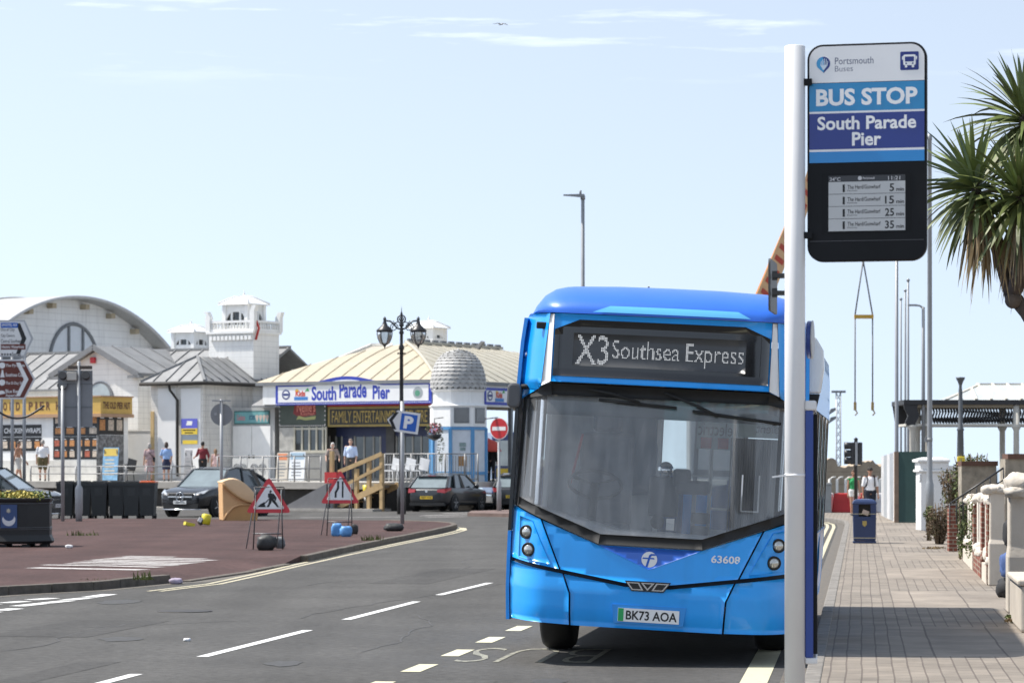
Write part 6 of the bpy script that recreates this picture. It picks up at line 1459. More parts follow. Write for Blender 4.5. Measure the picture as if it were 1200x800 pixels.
# ornate lamp
LD = 106.0; t = thing('ornate_lamp_post', 'black ornate lamp post with two hanging glass lanterns', 'street lamp', (wx(470.5, LD), LD, .0))
def lz(py): return wz(py, LD)
k_ = LD/F
mb = MB(); mb.lathe([(.16, 0), (.16, .9), (.11, 1.0), (.09, 1.2), (.075, lz(480)), (.065, lz(410)), (.10, lz(409)), (.10, lz(406)), (.06, lz(404)), (.055, lz(392)), (.095, lz(390)), (.06, lz(387)), (.05, lz(383)), (.10, lz(381)), (.05, lz(378)), (.03, lz(370)), (.05, lz(368)), (.018, lz(365)), (.004, lz(358))], (0, 0, 0), 16); mb.build('column', M_IRON, t)
mb = MB(); mb.tube([(-5*k_, 0, lz(414)), (5*k_, 0, lz(414))], .03, 6); mb.build('ladder_bar', M_IRON, t)
mb = MB(); c = Vector((0, 0, lz(374)))
mb.tube([c+Vector((4.6*k_*math.cos(a), 0, 4.6*k_*math.sin(a))) for a in [2*PI*i/20 for i in range(21)]], .03, 6, cap=False); mb.tube([(0, 0, lz(378)), (2.5*k_, 0, lz(374)), (1.4*k_, 0, lz(371.5)), (0, 0, lz(373.5)), (-1.4*k_, 0, lz(371.5)), (-2.5*k_, 0, lz(374)), (0, 0, lz(378))], .025, 5)
mb.build('scroll_crest', M_IRON, t)
for sg in (-1, 1):
    ax_ = sg*19.7*k_
    mb = MB(); mb.tube([(0, 0, lz(386)), (sg*5*k_, 0, lz(384.5)), (sg*9*k_, 0, lz(380)), (sg*13*k_, 0, lz(376.3)), (ax_, 0, lz(375.5))], .035, 6)
    mb.tube([(sg*9*k_+.16*math.cos(a)*(1-a/14), 0, lz(383.5)+.16*math.sin(a)*(1-a/14)) for a in [i*.5 for i in range(22)]], .018, 5)
    mb.tube([(sg*4*k_, 0, lz(377)), (sg*8*k_, 0, lz(378.5)), (sg*10*k_, 0, lz(376))], .02, 5); mb.build('scroll_arm', M_IRON, t)
    mb = MB(); mb.lathe([(.02, lz(371)), (.06, lz(373)), (.05, lz(376)), (.08, lz(379)), (.11, lz(381)), (.14, lz(382)), (.30, lz(386.5)), (.31, lz(388)), (.28, lz(388.6))], (ax_, 0, 0), 18)
    ln = mb.build('lantern_cap', M_IRON, t)
    mb = MB(); mb.lathe([(.26, lz(388.4)), (.27, lz(391)), (.24, lz(396)), (.16, lz(402)), (.05, lz(404))], (ax_, 0, 0), 18); mb.build('lantern_glass', glassmat('lantern_glass', (.9, .92, .92), .85, .18, .03, (.75, .75, .75)), ln)
    mb = MB()
    for i in range(6): a = 2*PI*i/6; mb.tube([(ax_+r_*math.cos(a), r_*math.sin(a), lz(p_)) for r_, p_ in ((.27, 388.4), (.28, 391), (.25, 396), (.17, 402), (.06, 404))], .014, 4)
    mb.lathe([(.055, lz(403.4)), (.06, lz(404.5)), (.02, lz(407)), (.004, lz(409))], (ax_, 0, 0), 10); mb.build('lantern_frame', M_IRON, ln)
# twin direction sign at the left edge
DD = 93.0; t = thing('direction_sign', 'white and brown pointed direction signs stacked on grey posts', 'road sign', (wx(14, DD), DD, .0)); bx_ = wx(14, DD)
for px in (1, 14, 28): MB().tube([(wx(px, DD)-bx_, .06, 0), (wx(px, DD)-bx_, .06, wz(385, DD))], .055, 10).build('post', M_GALV, t)
def dsign(pyt, pyb, tip, col, edge, nm, chev):
    pl = Plane((0, 0, 0)); x0 = wx(-4, DD)-bx_; xs_ = wx(29, DD)-bx_; xt = wx(tip, DD)-bx_; z0 = wz(pyb, DD); z1 = wz(pyt, DD); zm = (z0+z1)/2
    mb = MB(); mb.poly(pl, [(x0, z0), (xs_, z0), (xt, zm), (xs_, z1), (x0, z1)], -.02, 0); b = mb.build(nm, edge, t)
    mb = MB(); g = .05; mb.poly(pl, [(x0+g, z0+g), (xs_-g*.6, z0+g), (xt-g*1.4, zm), (xs_-g*.6, z1-g), (x0+g, z1-g)], 0, .004); f = mb.build('sign_face', col, b)
    w_ = .13; mb = MB(); mb.poly(pl, [(xs_-.28, z0+.1), (xs_-.28+w_, z0+.1), (xt-.24+.02, zm), (xs_-.28+w_, z1-.1), (xs_-.28, z1-.1), (xt-.24-w_, zm)], .004, .007); mb.build('chevron', chev, f)
    return f, x0, z0, z1
M_SW = mat('sign_retro_white', (.74, .74, .73)); M_SK = mat('sign_black', (.012, .012, .013)); M_SB = mat('sign_brown', (.13, .028, .018), rough=.5, var=.08); M_SLW = mat('sign_letter_white', (.8, .8, .8))
f, x0, z0, z1 = dsign(375, 418, 39, M_SW, mat('sign_edge_grey', (.45, .46, .47), rough=.5), 'white_sign', M_SK)
pl = Plane((0, 0, 0)); X0 = wx(1, DD)-bx_
MB().rect(pl, X0, wx(21, DD)-bx_, wz(384, DD), wz(378, DD), .004, .008).build('route_panel', mat('parking_blue', (.012, .11, .48)), f)
MB().text(pl, '(M275) A3', X0+.03, wz(381, DD), .48, .10, .010, bold=.02, al='l').build('route_lettering', M_SLW, f)
mb = MB()
for s__, py, w_ in (('Out of City', 386.5, .44), ('City Centre', 393.5, .44), ('Central Southsea', 399.5, .66), ('Ferries', 415, .28)):
    mb.text(pl, s__, X0+(.36 if s__ == 'Ferries' else .0), wz(py, DD), w_, .12, .006, bold=.01, al='l')
for i in range(4): mb.flat(pl, circ(X0+.04+.09*i, wz(415, DD), .032, 10), .006)
mb.build('lettering', M_SK, f)
bp_ = MB().rect(pl, X0, wx(30, DD)-bx_, wz(409.5, DD), wz(403, DD), .004, .008).build('brown_panel', M_SB, f); MB().text(pl, 'Historic Waterfront', X0+.03, wz(406.2, DD), .72, .10, .010, bold=.01, al='l').build('lettering', M_SLW, bp_)
f, x0, z0, z1 = dsign(421, 467.5, 41.5, M_SB, mat('sign_edge_white', (.66, .66, .66), rough=.5), 'brown_sign', M_SLW)
mb = MB()
for s__, py, w_ in (('The Pyramids', 428.5, .62), ('Southsea Castle', 439, .66), ('The D-Day Story', 449, .66), ('Blue Reef', 458.2, .46), ('Aquarium', 463.5, .44)):
    mb.text(pl, s__, wx(6.5, DD)-bx_, wz(py, DD), w_, .115, .006, bold=.012, al='l')
for py in (428, 448): mb.flat(pl, circ(wx(2.5, DD)-bx_, wz(py, DD), .10, 12), .006)
mb.flat(pl, [(wx(.2, DD)-bx_, wz(442, DD)), (wx(5.5, DD)-bx_, wz(442, DD)), (wx(3.4, DD)-bx_, wz(433, DD)), (wx(2.4, DD)-bx_, wz(433, DD))], .006); mb.flat(pl, circ(wx(2.4, DD)-bx_, wz(461, DD), .10, 12, 0, 200), .006)
mb.build('lettering', M_SLW, f)
# black hoop bracket low on its own pole
HD = 90.0; t = thing('hoop_bracket', 'black curved hoop bracket on a thin dark pole by the direction signs', 'bracket', (wx(-12, HD), HD, 0)); hx_ = wx(-12, HD)
MB().tube([(0, 0, 0), (0, 0, wz(470, HD))], .04, 8).build('pole', M_IRON, t)
MB().tube([(wx(-12+64*i/12, HD)-hx_, 0, wz(475+15*math.sin(PI*i/12)*1.0, HD)) for i in range(13)], .034, 8).build('hoop', M_IRON, t)
# grey sign back on two posts, with floodlights
SD_ = gd(610.5, ISL); t = thing('sign_back', 'tall grey back of a traffic sign with floodlights above, on two posts', 'road sign', (wx(88, SD_), SD_, ISL)); bx_ = wx(88, SD_)
def sx_(px): return wx(px, SD_)-bx_
def szz(py): return wz(py, SD_)-ISL
mb = MB(); mb.bx(sx_(67.5), sx_(108), .06, .09, szz(500), szz(434)); bk_ = mb.build('plate', M_GREYB, t)
mb = MB(); mb.bx(sx_(67.5), sx_(108), .045, .06, szz(477.5), szz(476)); mb.bx(sx_(67.5), sx_(108), .045, .06, szz(450), szz(449)); mb.build('rail', mat('sign_rail', (.15, .16, .17), rough=.5), bk_)
MB().tube([(sx_(73.5), 0, 0), (sx_(73.5), 0, szz(452))], .055, 12).build('post', M_GALV, t)
mb = MB(); mb.lathe([(.10, 0), (.10, .22), (.115, .25), (.115, .95), (.105, 1.0), (.055, 1.08), (.055, szz(424)), (.02, szz(423))], (sx_(92.5), 0, 0), 16); mb.build('post', M_GALV, t)
mb = MB(); mb.bx(sx_(80), sx_(108), -.05, .03, szz(432.5), szz(428.5)); mb.build('lamp_bar', mat('bar_brown', (.09, .07, .055), rough=.6), t)
for px in (74, 101.5): mb = MB(); mb.lathe([(.05, -.12), (.10, -.06), (.13, .10), (.12, .12)], (sx_(px), -.08, szz(441)), 14, rot=Matrix.Rotation(R(70), 3, 'X')); mb.build('floodlight', M_IRON, t)
mb = MB(); mb.bx(sx_(79), sx_(90.5), -.16, -.02, szz(445.5), szz(436)); mb.build('control_box', mat('box_beige', (.55, .52, .46), rough=.5), t, bevel=.01)
mb = MB(); mb.tube([(sx_(73.5+6*math.cos(a)), -.03, szz(449.5-7*math.sin(a))) for a in [PI+PI*i/12 for i in range(13)]], .02, 6); mb.build('cable_loop', M_IRON, t)
# round sign back
RD = 89.5; t = thing('round_sign_back', 'round grey back of a traffic sign on a thin post near the grit bin', 'road sign', (wx(259.5, RD), RD, .0)); 
MB().tube([(0, 0, 0), (0, 0, wz(468, RD))], .05, 10).build('post', M_GALV, t)
mb = MB(); mb.poly(Plane((0, .05, wz(485.5, RD))), circ(0, 0, 13*RD/F, 30), -.02, 0); rp = mb.build('plate', M_GREYB, t); mb = MB(); mb.poly(Plane((-7*RD/F, .04, wz(485, RD))), circ(0, 0, .045, 12), 0, .02); mb.bx(-.28, .28, -.06, .05, wz(470.2, RD), wz(468.6, RD)); mb.build('clip', M_GALV, rp)
# no entry sign
ND = 106.5; t = thing('no_entry_sign', 'red no entry sign on a grey post by the domed kiosk', 'road sign', (wx(584.8, ND), ND, .0)); 
MB().lathe([(.085, 0), (.085, 1.15), (.05, 1.22), (.05, wz(490, ND))], (0, 0, 0), 12).build('post', M_GALV, t)
pl = Plane((0, -.09, wz(502, ND)), (math.cos(R(-32)), math.sin(R(-32)), 0)); mb = MB(); mb.poly(pl, circ(0, 0, .40, 30), -.02, 0); b_ = mb.build('sign_plate', mat('sign_retro_white', (.74, .74, .73)), t); mb = MB(); mb.poly(pl, circ(0, 0, .375, 30), 0, .004); rd = mb.build('red_disc', mat('noentry_red', (.50, .02, .025), rough=.45), b_); mb = MB(); mb.rect(pl, -.29, .29, -.07, .07, .004, .008); mb.build('white_bar', M_SW, rd)
mb = MB(); mb.tube([(0, -.02, wz(491, ND)), (-.05, -.02, wz(489, ND)), (-.55, -.05, wz(490.5, ND))], .03, 6); mb.box((-.62, -.05, wz(491, ND)), (.24, .12, .14)); mb.build('sign_lamp', M_GREYB, t)
# planter
PLD = gd(641, ISL)+.75; t = thing('planter', 'black octagonal planter with crescent crest panel and yellow-green flowers', 'planter', (wx(20, PLD), PLD, ISL), R(4)); 
k_ = PLD/F; rr_ = 40.5*k_/math.cos(R(22.5))*1.0
M_PLK = mat('planter_black', (.010, .0105, .011), rough=.5, var=.2)
hz = lambda py: wz(py, PLD)-ISL
mb = MB(); drum(mb, [(rr_*1.0, hz(636)), (rr_*1.04, hz(633)), (rr_*1.0, hz(629.5)), (rr_*.965, hz(626)), (rr_*.965, hz(606)), (rr_*.96, hz(588)), (rr_*.99, hz(586)), (rr_*1.0, hz(583.5)), (rr_*.93, hz(583)), (rr_*.92, hz(585))]); mb.build('tub', M_PLK, t)
mb = MB()
for z in (hz(589.5), hz(617.5), hz(619.5)): drum(mb, [(rr_*.973, z-.012), (rr_*.985, z), (rr_*.973, z+.012)])
mb.build('moulding', mat('planter_edge', (.06, .06, .06), rough=.4), t)
for a in range(8): c = oct_(rr_*.8, 0)[a]; mb = MB(); mb.box((c[0], c[1], hz(638.5)/2), (.16, .16, hz(636)+.02)); mb.build('foot', M_PLK, t)
pl = Plane((wx(14.5, PLD)-wx(20, PLD), -rr_*.985*math.cos(R(22.5))-.005, hz(604))); ky = k_
mb = MB(); mb.rect(pl, -9.5*ky, 9.5*ky, -13.5*ky, 13.5*ky, -.02, .004); cr_ = mb.build('crest_panel', mat('crest_blue', (.035, .07, .18), rough=.5), t)
mb = MB(); A = [(7.6*ky*math.cos(R(a)), -3.6*ky+7.6*ky*math.sin(R(a))) for a in range(165, 376, 14)]; B = [(6.3*ky*math.cos(R(a)), +.6*ky+6.0*ky*math.sin(R(a))) for a in range(358, 181, -12)]
mb.poly(pl, A+B, .004, .007); mb.build('crescent', mat('crest_white', (.62, .62, .64), rough=.5), cr_)
st = []
for i in range(16): r_ = (3.2 if i % 2 == 0 else 1.6)*ky; st.append((-.4*ky+r_*math.cos(R(i*22.5+90)), 6.5*ky+r_*math.sin(R(i*22.5+90))))
mb = MB(); mb.poly(pl, st, .004, .007); mb.build('star', mat('crest_gold', (.5, .46, .36), rough=.5), cr_)
mb = MB(); random.seed(3)
for i in range(26): a = random.uniform(0, 6.28); r_ = rr_*.78*math.sqrt(random.random()); leaves(mb, (r_*math.cos(a), r_*math.sin(a), hz(582)), (.16, .16, .13), 45, .07, random.choice((0, 0, 1, 1, 2)))
mb.build('flowers', [mat('leaf_lime', (.16, .20, .03), rough=.7, var=.4, scale=8), mat('flower_yellow', (.46, .38, .08), rough=.7, var=.3, scale=8), mat('leaf_green', (.07, .10, .025), rough=.7, var=.4)], t); MB().lathe([(rr_*.9, hz(585)), (.001, hz(584))], (0, 0, 0), 8, ph=R(22.5)).build('soil', mat('soil', (.06, .045, .03), rough=.95), t)
# wheelie bins
BD = 95.5
def bin_(label, px, lid):
    t = thing('wheelie_bin', label, 'bin', (wx(px, BD), BD, 0), R(random.uniform(-4, 4)), 'wheelie bins lined up below the pier deck')
    mb = MB(); V = [(-.22, -.26, .12), (.22, -.26, .12), (.22, .26, .12), (-.22, .26, .12), (-.28, -.34, 1.20), (.28, -.34, 1.20), (.28, .34, 1.20), (-.28, .34, 1.20)]
    mb.add(V, [(3, 2, 1, 0), (4, 5, 6, 7), (0, 1, 5, 4), (1, 2, 6, 5), (2, 3, 7, 6), (3, 0, 4, 7)]); mb.bx(-.285, .285, -.35, -.33, 1.10, 1.20); mb.build('bin_body', mat('bin_charcoal', (.032, .035, .037), rough=.55, var=.2), t, bevel=.02)
    mb = MB(); mb.bx(-.285, .285, -.36, .36, 1.205, 1.245); mb.bx(-.2, .2, -.30, .30, 1.245, 1.27); mb.build('lid', lid, t, bevel=.015)
    for s_ in (-1, 1): MB().lathe([(.10, -.03), (.10, .03)], (s_*.2, .28, .10), 14, rot=Matrix.Rotation(R(90), 3, 'Y')).build('wheel', B_RUB, t); MB().box((s_*.2, -.22, .06), (.06, .06, .12)).build('foot', B_RUB, t)
    MB().tube([(-.2, .36, 1.16), (-.2, .42, 1.18), (.2, .42, 1.18), (.2, .36, 1.16)], .015, 6).build('handle', B_RUB, t)
    MB().rect(Plane((0, -.318, .9), (1, 0, 0), (0, -.07, 1)), -.12, .12, -.12, .12, -.01, .004).build('panel', mat('bin_panel', (.045, .048, .05), rough=.5), t)
    return t
random.seed(21); b0 = bin_('black wheelie bin standing in the row beneath the pier railing', 78, mat('bin_charcoal', (.032, .035, .037)))
copies(b0, [((wx(px, BD), BD+random.uniform(-.1, .1), 0), R(random.uniform(-4, 4)), None) for px in (98, 117.5, 137, 155)])
bin_('wheelie bin with orange lid at the end of the black row', 173.5, mat('lid_orange', (.62, .13, .04), rough=.45))
# grit bin
GDp = gd(609.5, ISL); t = thing('grit_bin', 'faded orange plastic grit bin with domed lid standing behind the roadworks sign', 'grit bin', (wx(278, GDp), GDp+.4, ISL), R(14)); k_ = GDp/F
M_GR = mat('grit_orange', (.66, .40, .19), rough=.55, var=.10, scale=2.5, streak=.12); M_GRL = mat('grit_orange_lid', (.72, .50, .29), rough=.5, var=.08, scale=2.5)
zt_l = wz(565, GDp)-ISL; zt_r = wz(580, GDp)-ISL; hw_ = .52
mb = MB(); pl = Plane((0, -.42, 0))
outl = [(-hw_*1.02, 0), (-hw_*.92, .10), (-hw_*.70, .34), (-hw_*.3, .47), (.1, .50), (hw_*.9, .50), (hw_*.95, .0), (hw_*1.0, 0), (hw_*1.05, zt_r*.8), (hw_*.9, zt_r*.86), (.1, zt_r*.95), (-.1, zt_r*1.05), (-.3, zt_l*.93), (-hw_*1.08, zt_l)]
outl = [(-hw_*1.02, 0), (hw_, 0), (hw_*1.06, zt_r*.75), (.15, zt_r*.90), (-.12, zt_r*1.02), (-.35, zt_l*.92), (-hw_*1.08, zt_l)]
mb.poly(pl, outl, -.84, 0); bb = mb.build('tub', M_GR, t, bevel=.03, seg=3)
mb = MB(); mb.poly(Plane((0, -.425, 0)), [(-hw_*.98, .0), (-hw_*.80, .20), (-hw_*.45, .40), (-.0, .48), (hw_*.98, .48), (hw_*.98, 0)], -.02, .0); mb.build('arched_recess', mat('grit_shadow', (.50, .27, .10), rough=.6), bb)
mb = MB(); mb.tube([(-hw_*.98, -.44, .0), (-hw_*.80, -.44, .20), (-hw_*.45, -.44, .40), (0, -.44, .48), (hw_, -.44, .48)], .035, 8); mb.build('arched_lip', M_GR, bb)
mb = MB(); V = []; Fs = []; n_ = 12
for j in range(3):
    y = (-.53, 0, .53)[j]
    for i in range(n_+1):
        u = i/n_; x = lerp(-hw_*1.1, hw_*1.12, u); top = lerp(zt_l+.02, zt_r*.80, u**1.6)+.24*math.sin(PI*min(1, u*1.02))*(1 if j == 1 else .85); V.append((x, y, top))
    for i in range(n_+1):
        u = i/n_; x = lerp(-hw_*1.1, hw_*1.12, u); bot = [zt_l, zt_r*.74][0]*(1-u)+zt_r*.74*u-.24*math.sin(PI*u)**.8*.75; V.append((x, y, bot))
m_ = n_+1
for j in range(2):
    a0 = j*2*m_; a1 = (j+1)*2*m_
    for i in range(n_): Fs += [(a0+i, a0+i+1, a1+i+1, a1+i), (a0+m_+i, a1+m_+i, a1+m_+i+1, a0+m_+i+1)]
    Fs += [(a0, a1, a1+m_, a0+m_), (a0+n_, a0+m_+n_, a1+m_+n_, a1+n_)]
for j, fl_ in ((0, False), (2, True)):
    a0 = j*2*m_
    for i in range(n_): q = (a0+i, a0+m_+i, a0+m_+i+1, a0+i+1); Fs.append(q[::-1] if fl_ else q)
shade_line = [Vector(V[m_+i])+Vector((0, -.005, -.02)) for i in range(m_)]; mb.add(V, Fs, 0, True); lid_ = mb.build('lid', M_GRL, t, bevel=.02); MB().tube(shade_line, .035, 6).build('lid_shade', mat('grit_lid_shade', (.46, .26, .11), rough=.6), lid_)  # tube in a shade colour draws the shadow line beneath the lid
# fallen yellow lamp
q = G(236, 616, ISL); t = thing('fallen_cone', 'yellow plastic marker with black and white band knocked over on the island', 'road cone', q, R(20))
MB().lathe([(.10, 0), (.135, .02), (.135, .26), (.10, .29), (.001, .29)], (.10, 0, .04), 16, rot=Matrix.Rotation(R(12), 3, 'Y')).build('head', mat('marker_yellow', (.66, .56, .03), rough=.4, var=.1), t)
MB().lathe([(.09, 0), (.10, .22)], (-.08, 0, .09), 14, rot=Matrix.Rotation(R(62), 3, 'Y')).build('band', mat('marker_band', (.1, .1, .1), rough=.5, var=.9, scale=9), t)
MB().box((-.34, 0, .05), (.26, .26, .09), rot=Matrix.Rotation(R(14), 3, 'Y')).build('foot', mat('marker_yellow', (.66, .56, .03)), t)
MB().box((-.06, -.10, .17), (.10, .02, .12), rot=Matrix.Rotation(R(30), 3, 'Y')).build('reflector', M_SLW, t)
# litter, weeds
M_LIT = mat('paper_white', (.72, .72, .72), rough=.7, var=.1)
for i, (px, py, sz, lab, m_, z) in enumerate(((81, 642, .15, 'white crumpled paper on the red island beside the planter', M_LIT, ISL), (206, 684, .20, 'pale crumpled bag in the gutter by the dropped kerb', mat('litter_mauve', (.42, .36, .46), rough=.6, var=.4, scale=9), 0), (387, 650.5, .17, 'white crushed cup against the island kerb', M_LIT, 0), (219, 751, .07, 'tiny white scrap lying on the open asphalt', M_LIT, 0))):
    mb = MB(); lump(mb, (0, 0, sz*.22), (sz/2, sz*.35, sz*.24), 30+i); o = mb.build('litter', m_); o.location = G(px, py, z); tag(o, lab, 'litter')
random.seed(8)
for i, (px, py, r_, n_, lab, z) in enumerate(((110, 688, .22, 60, 'weed tuft growing at the island kerb below the white hatching', 0), (370, 661, .0, 0, '', 0), (490, 625, .28, 80, 'green weed tuft at the kerb near the island tip', 0), (437, 633, .26, 60, 'low yellowish weeds on the island edge by the signs', ISL), (96, 627, .4, 50, 'thin yellow weeds sprouting from the red surfacing by the planter', ISL), (168, 679, .16, 40, 'small weed on the kerb stone left of the dropped kerb', ISL))):
    if not n_: continue
    mb = MB()
    for k in range(n_): a = random.uniform(0, 6.28); rr0 = r_*math.sqrt(random.random()); p = Vector((rr0*math.cos(a), rr0*.4*math.sin(a), 0)); h = random.uniform(.04, .16); dx_ = random.uniform(-.06, .06); mb.add([p+Vector((-.012, 0, 0)), p+Vector((.012, 0, 0)), p+Vector((dx_, random.uniform(-.05, .05), h))], [(0, 1, 2)])
    o = mb.build('weed', mat('weed_green', (.10, .12, .03), rough=.8, var=.5, scale=6)); o.location = G(px, py, z); tag(o, lab, 'weed')
# ---------------- deck railings and the things on the deck
M_RAIL = mat('rail_grey', (.26, .26, .26), rough=.5, metal=.3, var=.15)
def railing(name, label, pxs, v, top, bars, dense=False, h=1.05):
    P = [pf(px, 550, v).x for px in pxs]; e = TH(name, label, 'railing', (P[0]+P[-1])/2, v, DECK)
    for x in P: mb = MB(); mb.tube([(x, v, DECK), (x, v, DECK+h)], .035, 8); e.add(mb, 'post', M_RAIL)
    for f_ in bars: mb = MB(); mb.tube([(P[0], v, DECK+h*f_), (P[-1], v, DECK+h*f_)], .028, 6); e.add(mb, 'rail', M_RAIL)
    if dense:
        mb = MB(); n = int((P[-1]-P[0])/.13)
        for i in range(n): x = lerp(P[0], P[-1], i/n); mb.box((x, v, DECK+h*.5), (.018, .018, h*.86))
        e.add(mb, 'infill_bars', M_RAIL)
    return e
railing('deck_railing', 'plain grey two-bar railing along the deck edge above the bins', (36, 57, 89, 119, 148, 172, 201, 228), -7.3, 0, (1, .5), h=.62)
railing('deck_railing', 'grey railing along the deck edge in front of the teal-signed doors', (255, 282, 308, 326, 345, 362, 376), -7.3, 0, (1, .52, .1), h=1.02)
railing('barred_railing', 'grey railing with closely set upright bars leading to the domed kiosk', (451, 462, 482, 502, 522, 545, 560), -3.95, 0, (1, .1), dense=True, h=1.12)
# pedestrian barrier scrollwork panels before the doors
e = TH('scroll_panel', 'pale panel fence with scroll drawings behind the deck railing', 'fence', 0.6, -5, DECK)
for a, b in ((273, 290), (291, 315)):
    p = pf(a, 545, -5); q = pf(b, 545, -5); mb = MB(); mb.bx(p.x, q.x, -5.03, -5, DECK+.02, DECK+.95); pn = e.add(mb, 'panel', mat('panel_pale', (.52, .52, .50), rough=.6, var=.12))
    for cx_ in (.3, .7): mb = MB(); c = Vector((lerp(p.x, q.x, cx_), -5.05, DECK+.55)); mb.tube([c+Vector((.2*(1-i/26)*math.cos(i*.5), 0, .2*(1-i/26)*math.sin(i*.5))) for i in range(22)], .02, 5); e.add(mb, 'scroll', M_GREYB, pn)
def aboard(label, px0, px1, pyt, pyb, v, col, hdr, txt=None, tcol=None, frame=None):
    p = pf(px0, pyt, v); q = pf(px1, pyb, v); xm = (p.x+q.x)/2; e = TH('pavement_board', label, 'sign board', xm, v, DECK, 'boards and signs standing on the pier deck')
    w_ = q.x-p.x; z0 = DECK+.04; z1 = p.z
    mb = MB(); mb.poly(Plane((xm, v, z0), (1, 0, 0), (0, .10, 1)), [(-w_/2, 0), (w_/2, 0), (w_/2, z1-z0), (-w_/2, z1-z0)], -.03, 0); b = e.add(mb, 'panel', col)
    mb = MB(); mb.poly(Plane((xm, v, z0), (1, 0, 0), (0, .10, 1)), [(-w_/2+.04, (z1-z0)*.74), (w_/2-.04, (z1-z0)*.74), (w_/2-.04, z1-z0-.04), (-w_/2+.04, z1-z0-.04)], 0, .005); e.add(mb, 'header', hdr, b)
    mb = MB(); pl = Plane((xm, v, z0), (1, 0, 0), (0, .10, 1))
    for i in range(5): mb.rect(pl, -w_*.34, w_*random.uniform(.2, .36), (z1-z0)*(.16+.11*i), (z1-z0)*(.20+.11*i), 0, .004)
    e.add(mb, 'print_lines', tcol or M_GREYB, b)
    mb = MB(); mb.beam((xm-w_*.4, v+.35, DECK), (xm-w_*.4, v+.08, z1-.1), .03, .03); mb.beam((xm+w_*.4, v+.35, DECK), (xm+w_*.4, v+.08, z1-.1), .03, .03); e.add(mb, 'back_leg', M_GREYB)
random.seed(12)
aboard('white freestanding sign board with pale blue header by the olive kiosk', 338, 356, 529, 558, -5.6, mat('board_white', (.70, .73, .76), rough=.5), mat('board_blue', (.30, .42, .52), rough=.5))
aboard('cream bin-like board with orange top on the deck', 323, 336, 530, 556, -5.5, mat('board_cream', (.55, .50, .42), rough=.5), mat('board_orange', (.62, .22, .10), rough=.5))
aboard('yellow-topped blue beach sign board outside the food hut', 119, 137, 524, 555, -6.8, mat('board_bluesea', (.22, .42, .62), rough=.5, var=.4, scale=4), mat('board_yellow', (.66, .48, .10), rough=.5), tcol=mat('board_sand', (.6, .55, .42)))
aboard('grey leaning display panel beside the white shutters', 215, 223, 527, 552, -5.2, mat('board_grey', (.30, .30, .31), rough=.5), mat('board_grey2', (.34, .34, .35), rough=.5))
# black chair
def chair(label, px, v, m_, s=1.):
    p = pf(px, 560, v); e = TH('chair', label, 'chair', p.x, v, DECK); x = p.x; z = DECK
    mb = MB(); mb.box((x, v, z+.45), (.46, .46, .05)); e.add(mb, 'seat', m_)
    mb = MB(); mb.beam((x+.24, v, z+.47), (x+.34, v, z+.92), .44, .04, up=(0, 1, 0)); e.add(mb, 'backrest', m_)
    for a, b in ((-.2, -.2), (.2, -.2), (.2, .2), (-.2, .2)): mb = MB(); mb.tube([(x+a, v+b, z+.45), (x+a*1.2, v+b*1.1, z)], .018, 6); e.add(mb, 'leg', m_)
    for b in (-.23, .23): mb = MB(); mb.tube([(x-.22, v+b, z+.45), (x-.24, v+b, z+.68), (x+.26, v+b, z+.70)], .018, 6); e.add(mb, 'armrest', m_)
chair('black armchair standing on the deck near the yellow-topped board', 148, -6.9, mat('chair_black', (.015, .015, .016), rough=.5))
for px, lab in ((458, 'white cafe chair just right of the timber stair'), (474, 'white cafe chair behind the parking signpost'), (490, 'white cafe chair close to the domed kiosk flowers')): chair(lab, px, -5.8, mat('chair_white', (.66, .67, .68), rough=.5))
# timber stair with handrails
TV = -8.3; e = TH('timber_stair', 'raw timber stair with plank handrail rising to the deck', 'stairs', pf(430, 560, TV).x, TV)
M_TIM = mat('timber_tan', (.46, .32, .16), rough=.75, var=.25, scale=3)
def tx(px): return pf(px, 560, TV).x
def tz(py): return pf(430, py, TV).z
for px, pt, pb in ((389, 528, 592), (418, 549, 592), (432.5, 540, 592), (447.5, 531, 591)): mb = MB(); mb.bx(tx(px)-.07, tx(px)+.07, TV-.07, TV+.07, 0, tz(pt)); e.add(mb, 'post', M_TIM)
mb = MB(); mb.beam((tx(398), TV-.09, tz(553)), (tx(449), TV-.09, tz(531.5)), .05, .16); e.add(mb, 'handrail', M_TIM)
mb = MB(); mb.beam((tx(402), TV-.09, tz(570)), (tx(449), TV-.09, tz(546)), .04, .12); e.add(mb, 'mid_rail', M_TIM)
mb = MB(); mb.beam((tx(400), TV-.06, tz(592)), (tx(449), TV-.06, tz(568)), .05, .24); e.add(mb, 'stringer', M_TIM)
for i in range(6): t_ = (i+.5)/6; mb = MB(); mb.box((lerp(tx(396), tx(447), t_), TV+.55, lerp(.1, DECK, t_)), (.32, 1.2, .05)); e.add(mb, 'tread', M_TIM)
mb = MB(); mb.beam((tx(400), TV+1.1, tz(592)), (tx(449), TV+1.1, tz(568)), .05, .24); e.add(mb, 'rear_stringer', M_TIM)
p = pf(430, 569, -7.9); e = TH('yellow_bucket', 'yellow plastic tub beside the timber stair', 'bucket', p.x, -7.9, .6); mb = MB(); mb.lathe([(.13, .55), (.17, 1.02), (.15, 1.02), (.12, .6)], (p.x, -7.9, 0), 14); e.add(mb, 'tub', mat('tub_yellow', (.70, .60, .04), rough=.4)); mb = MB(); mb.lathe([(.15, .05), (.15, .55)], (p.x, -7.9, 0), 14); e.add(mb, 'stand', M_GREYB)
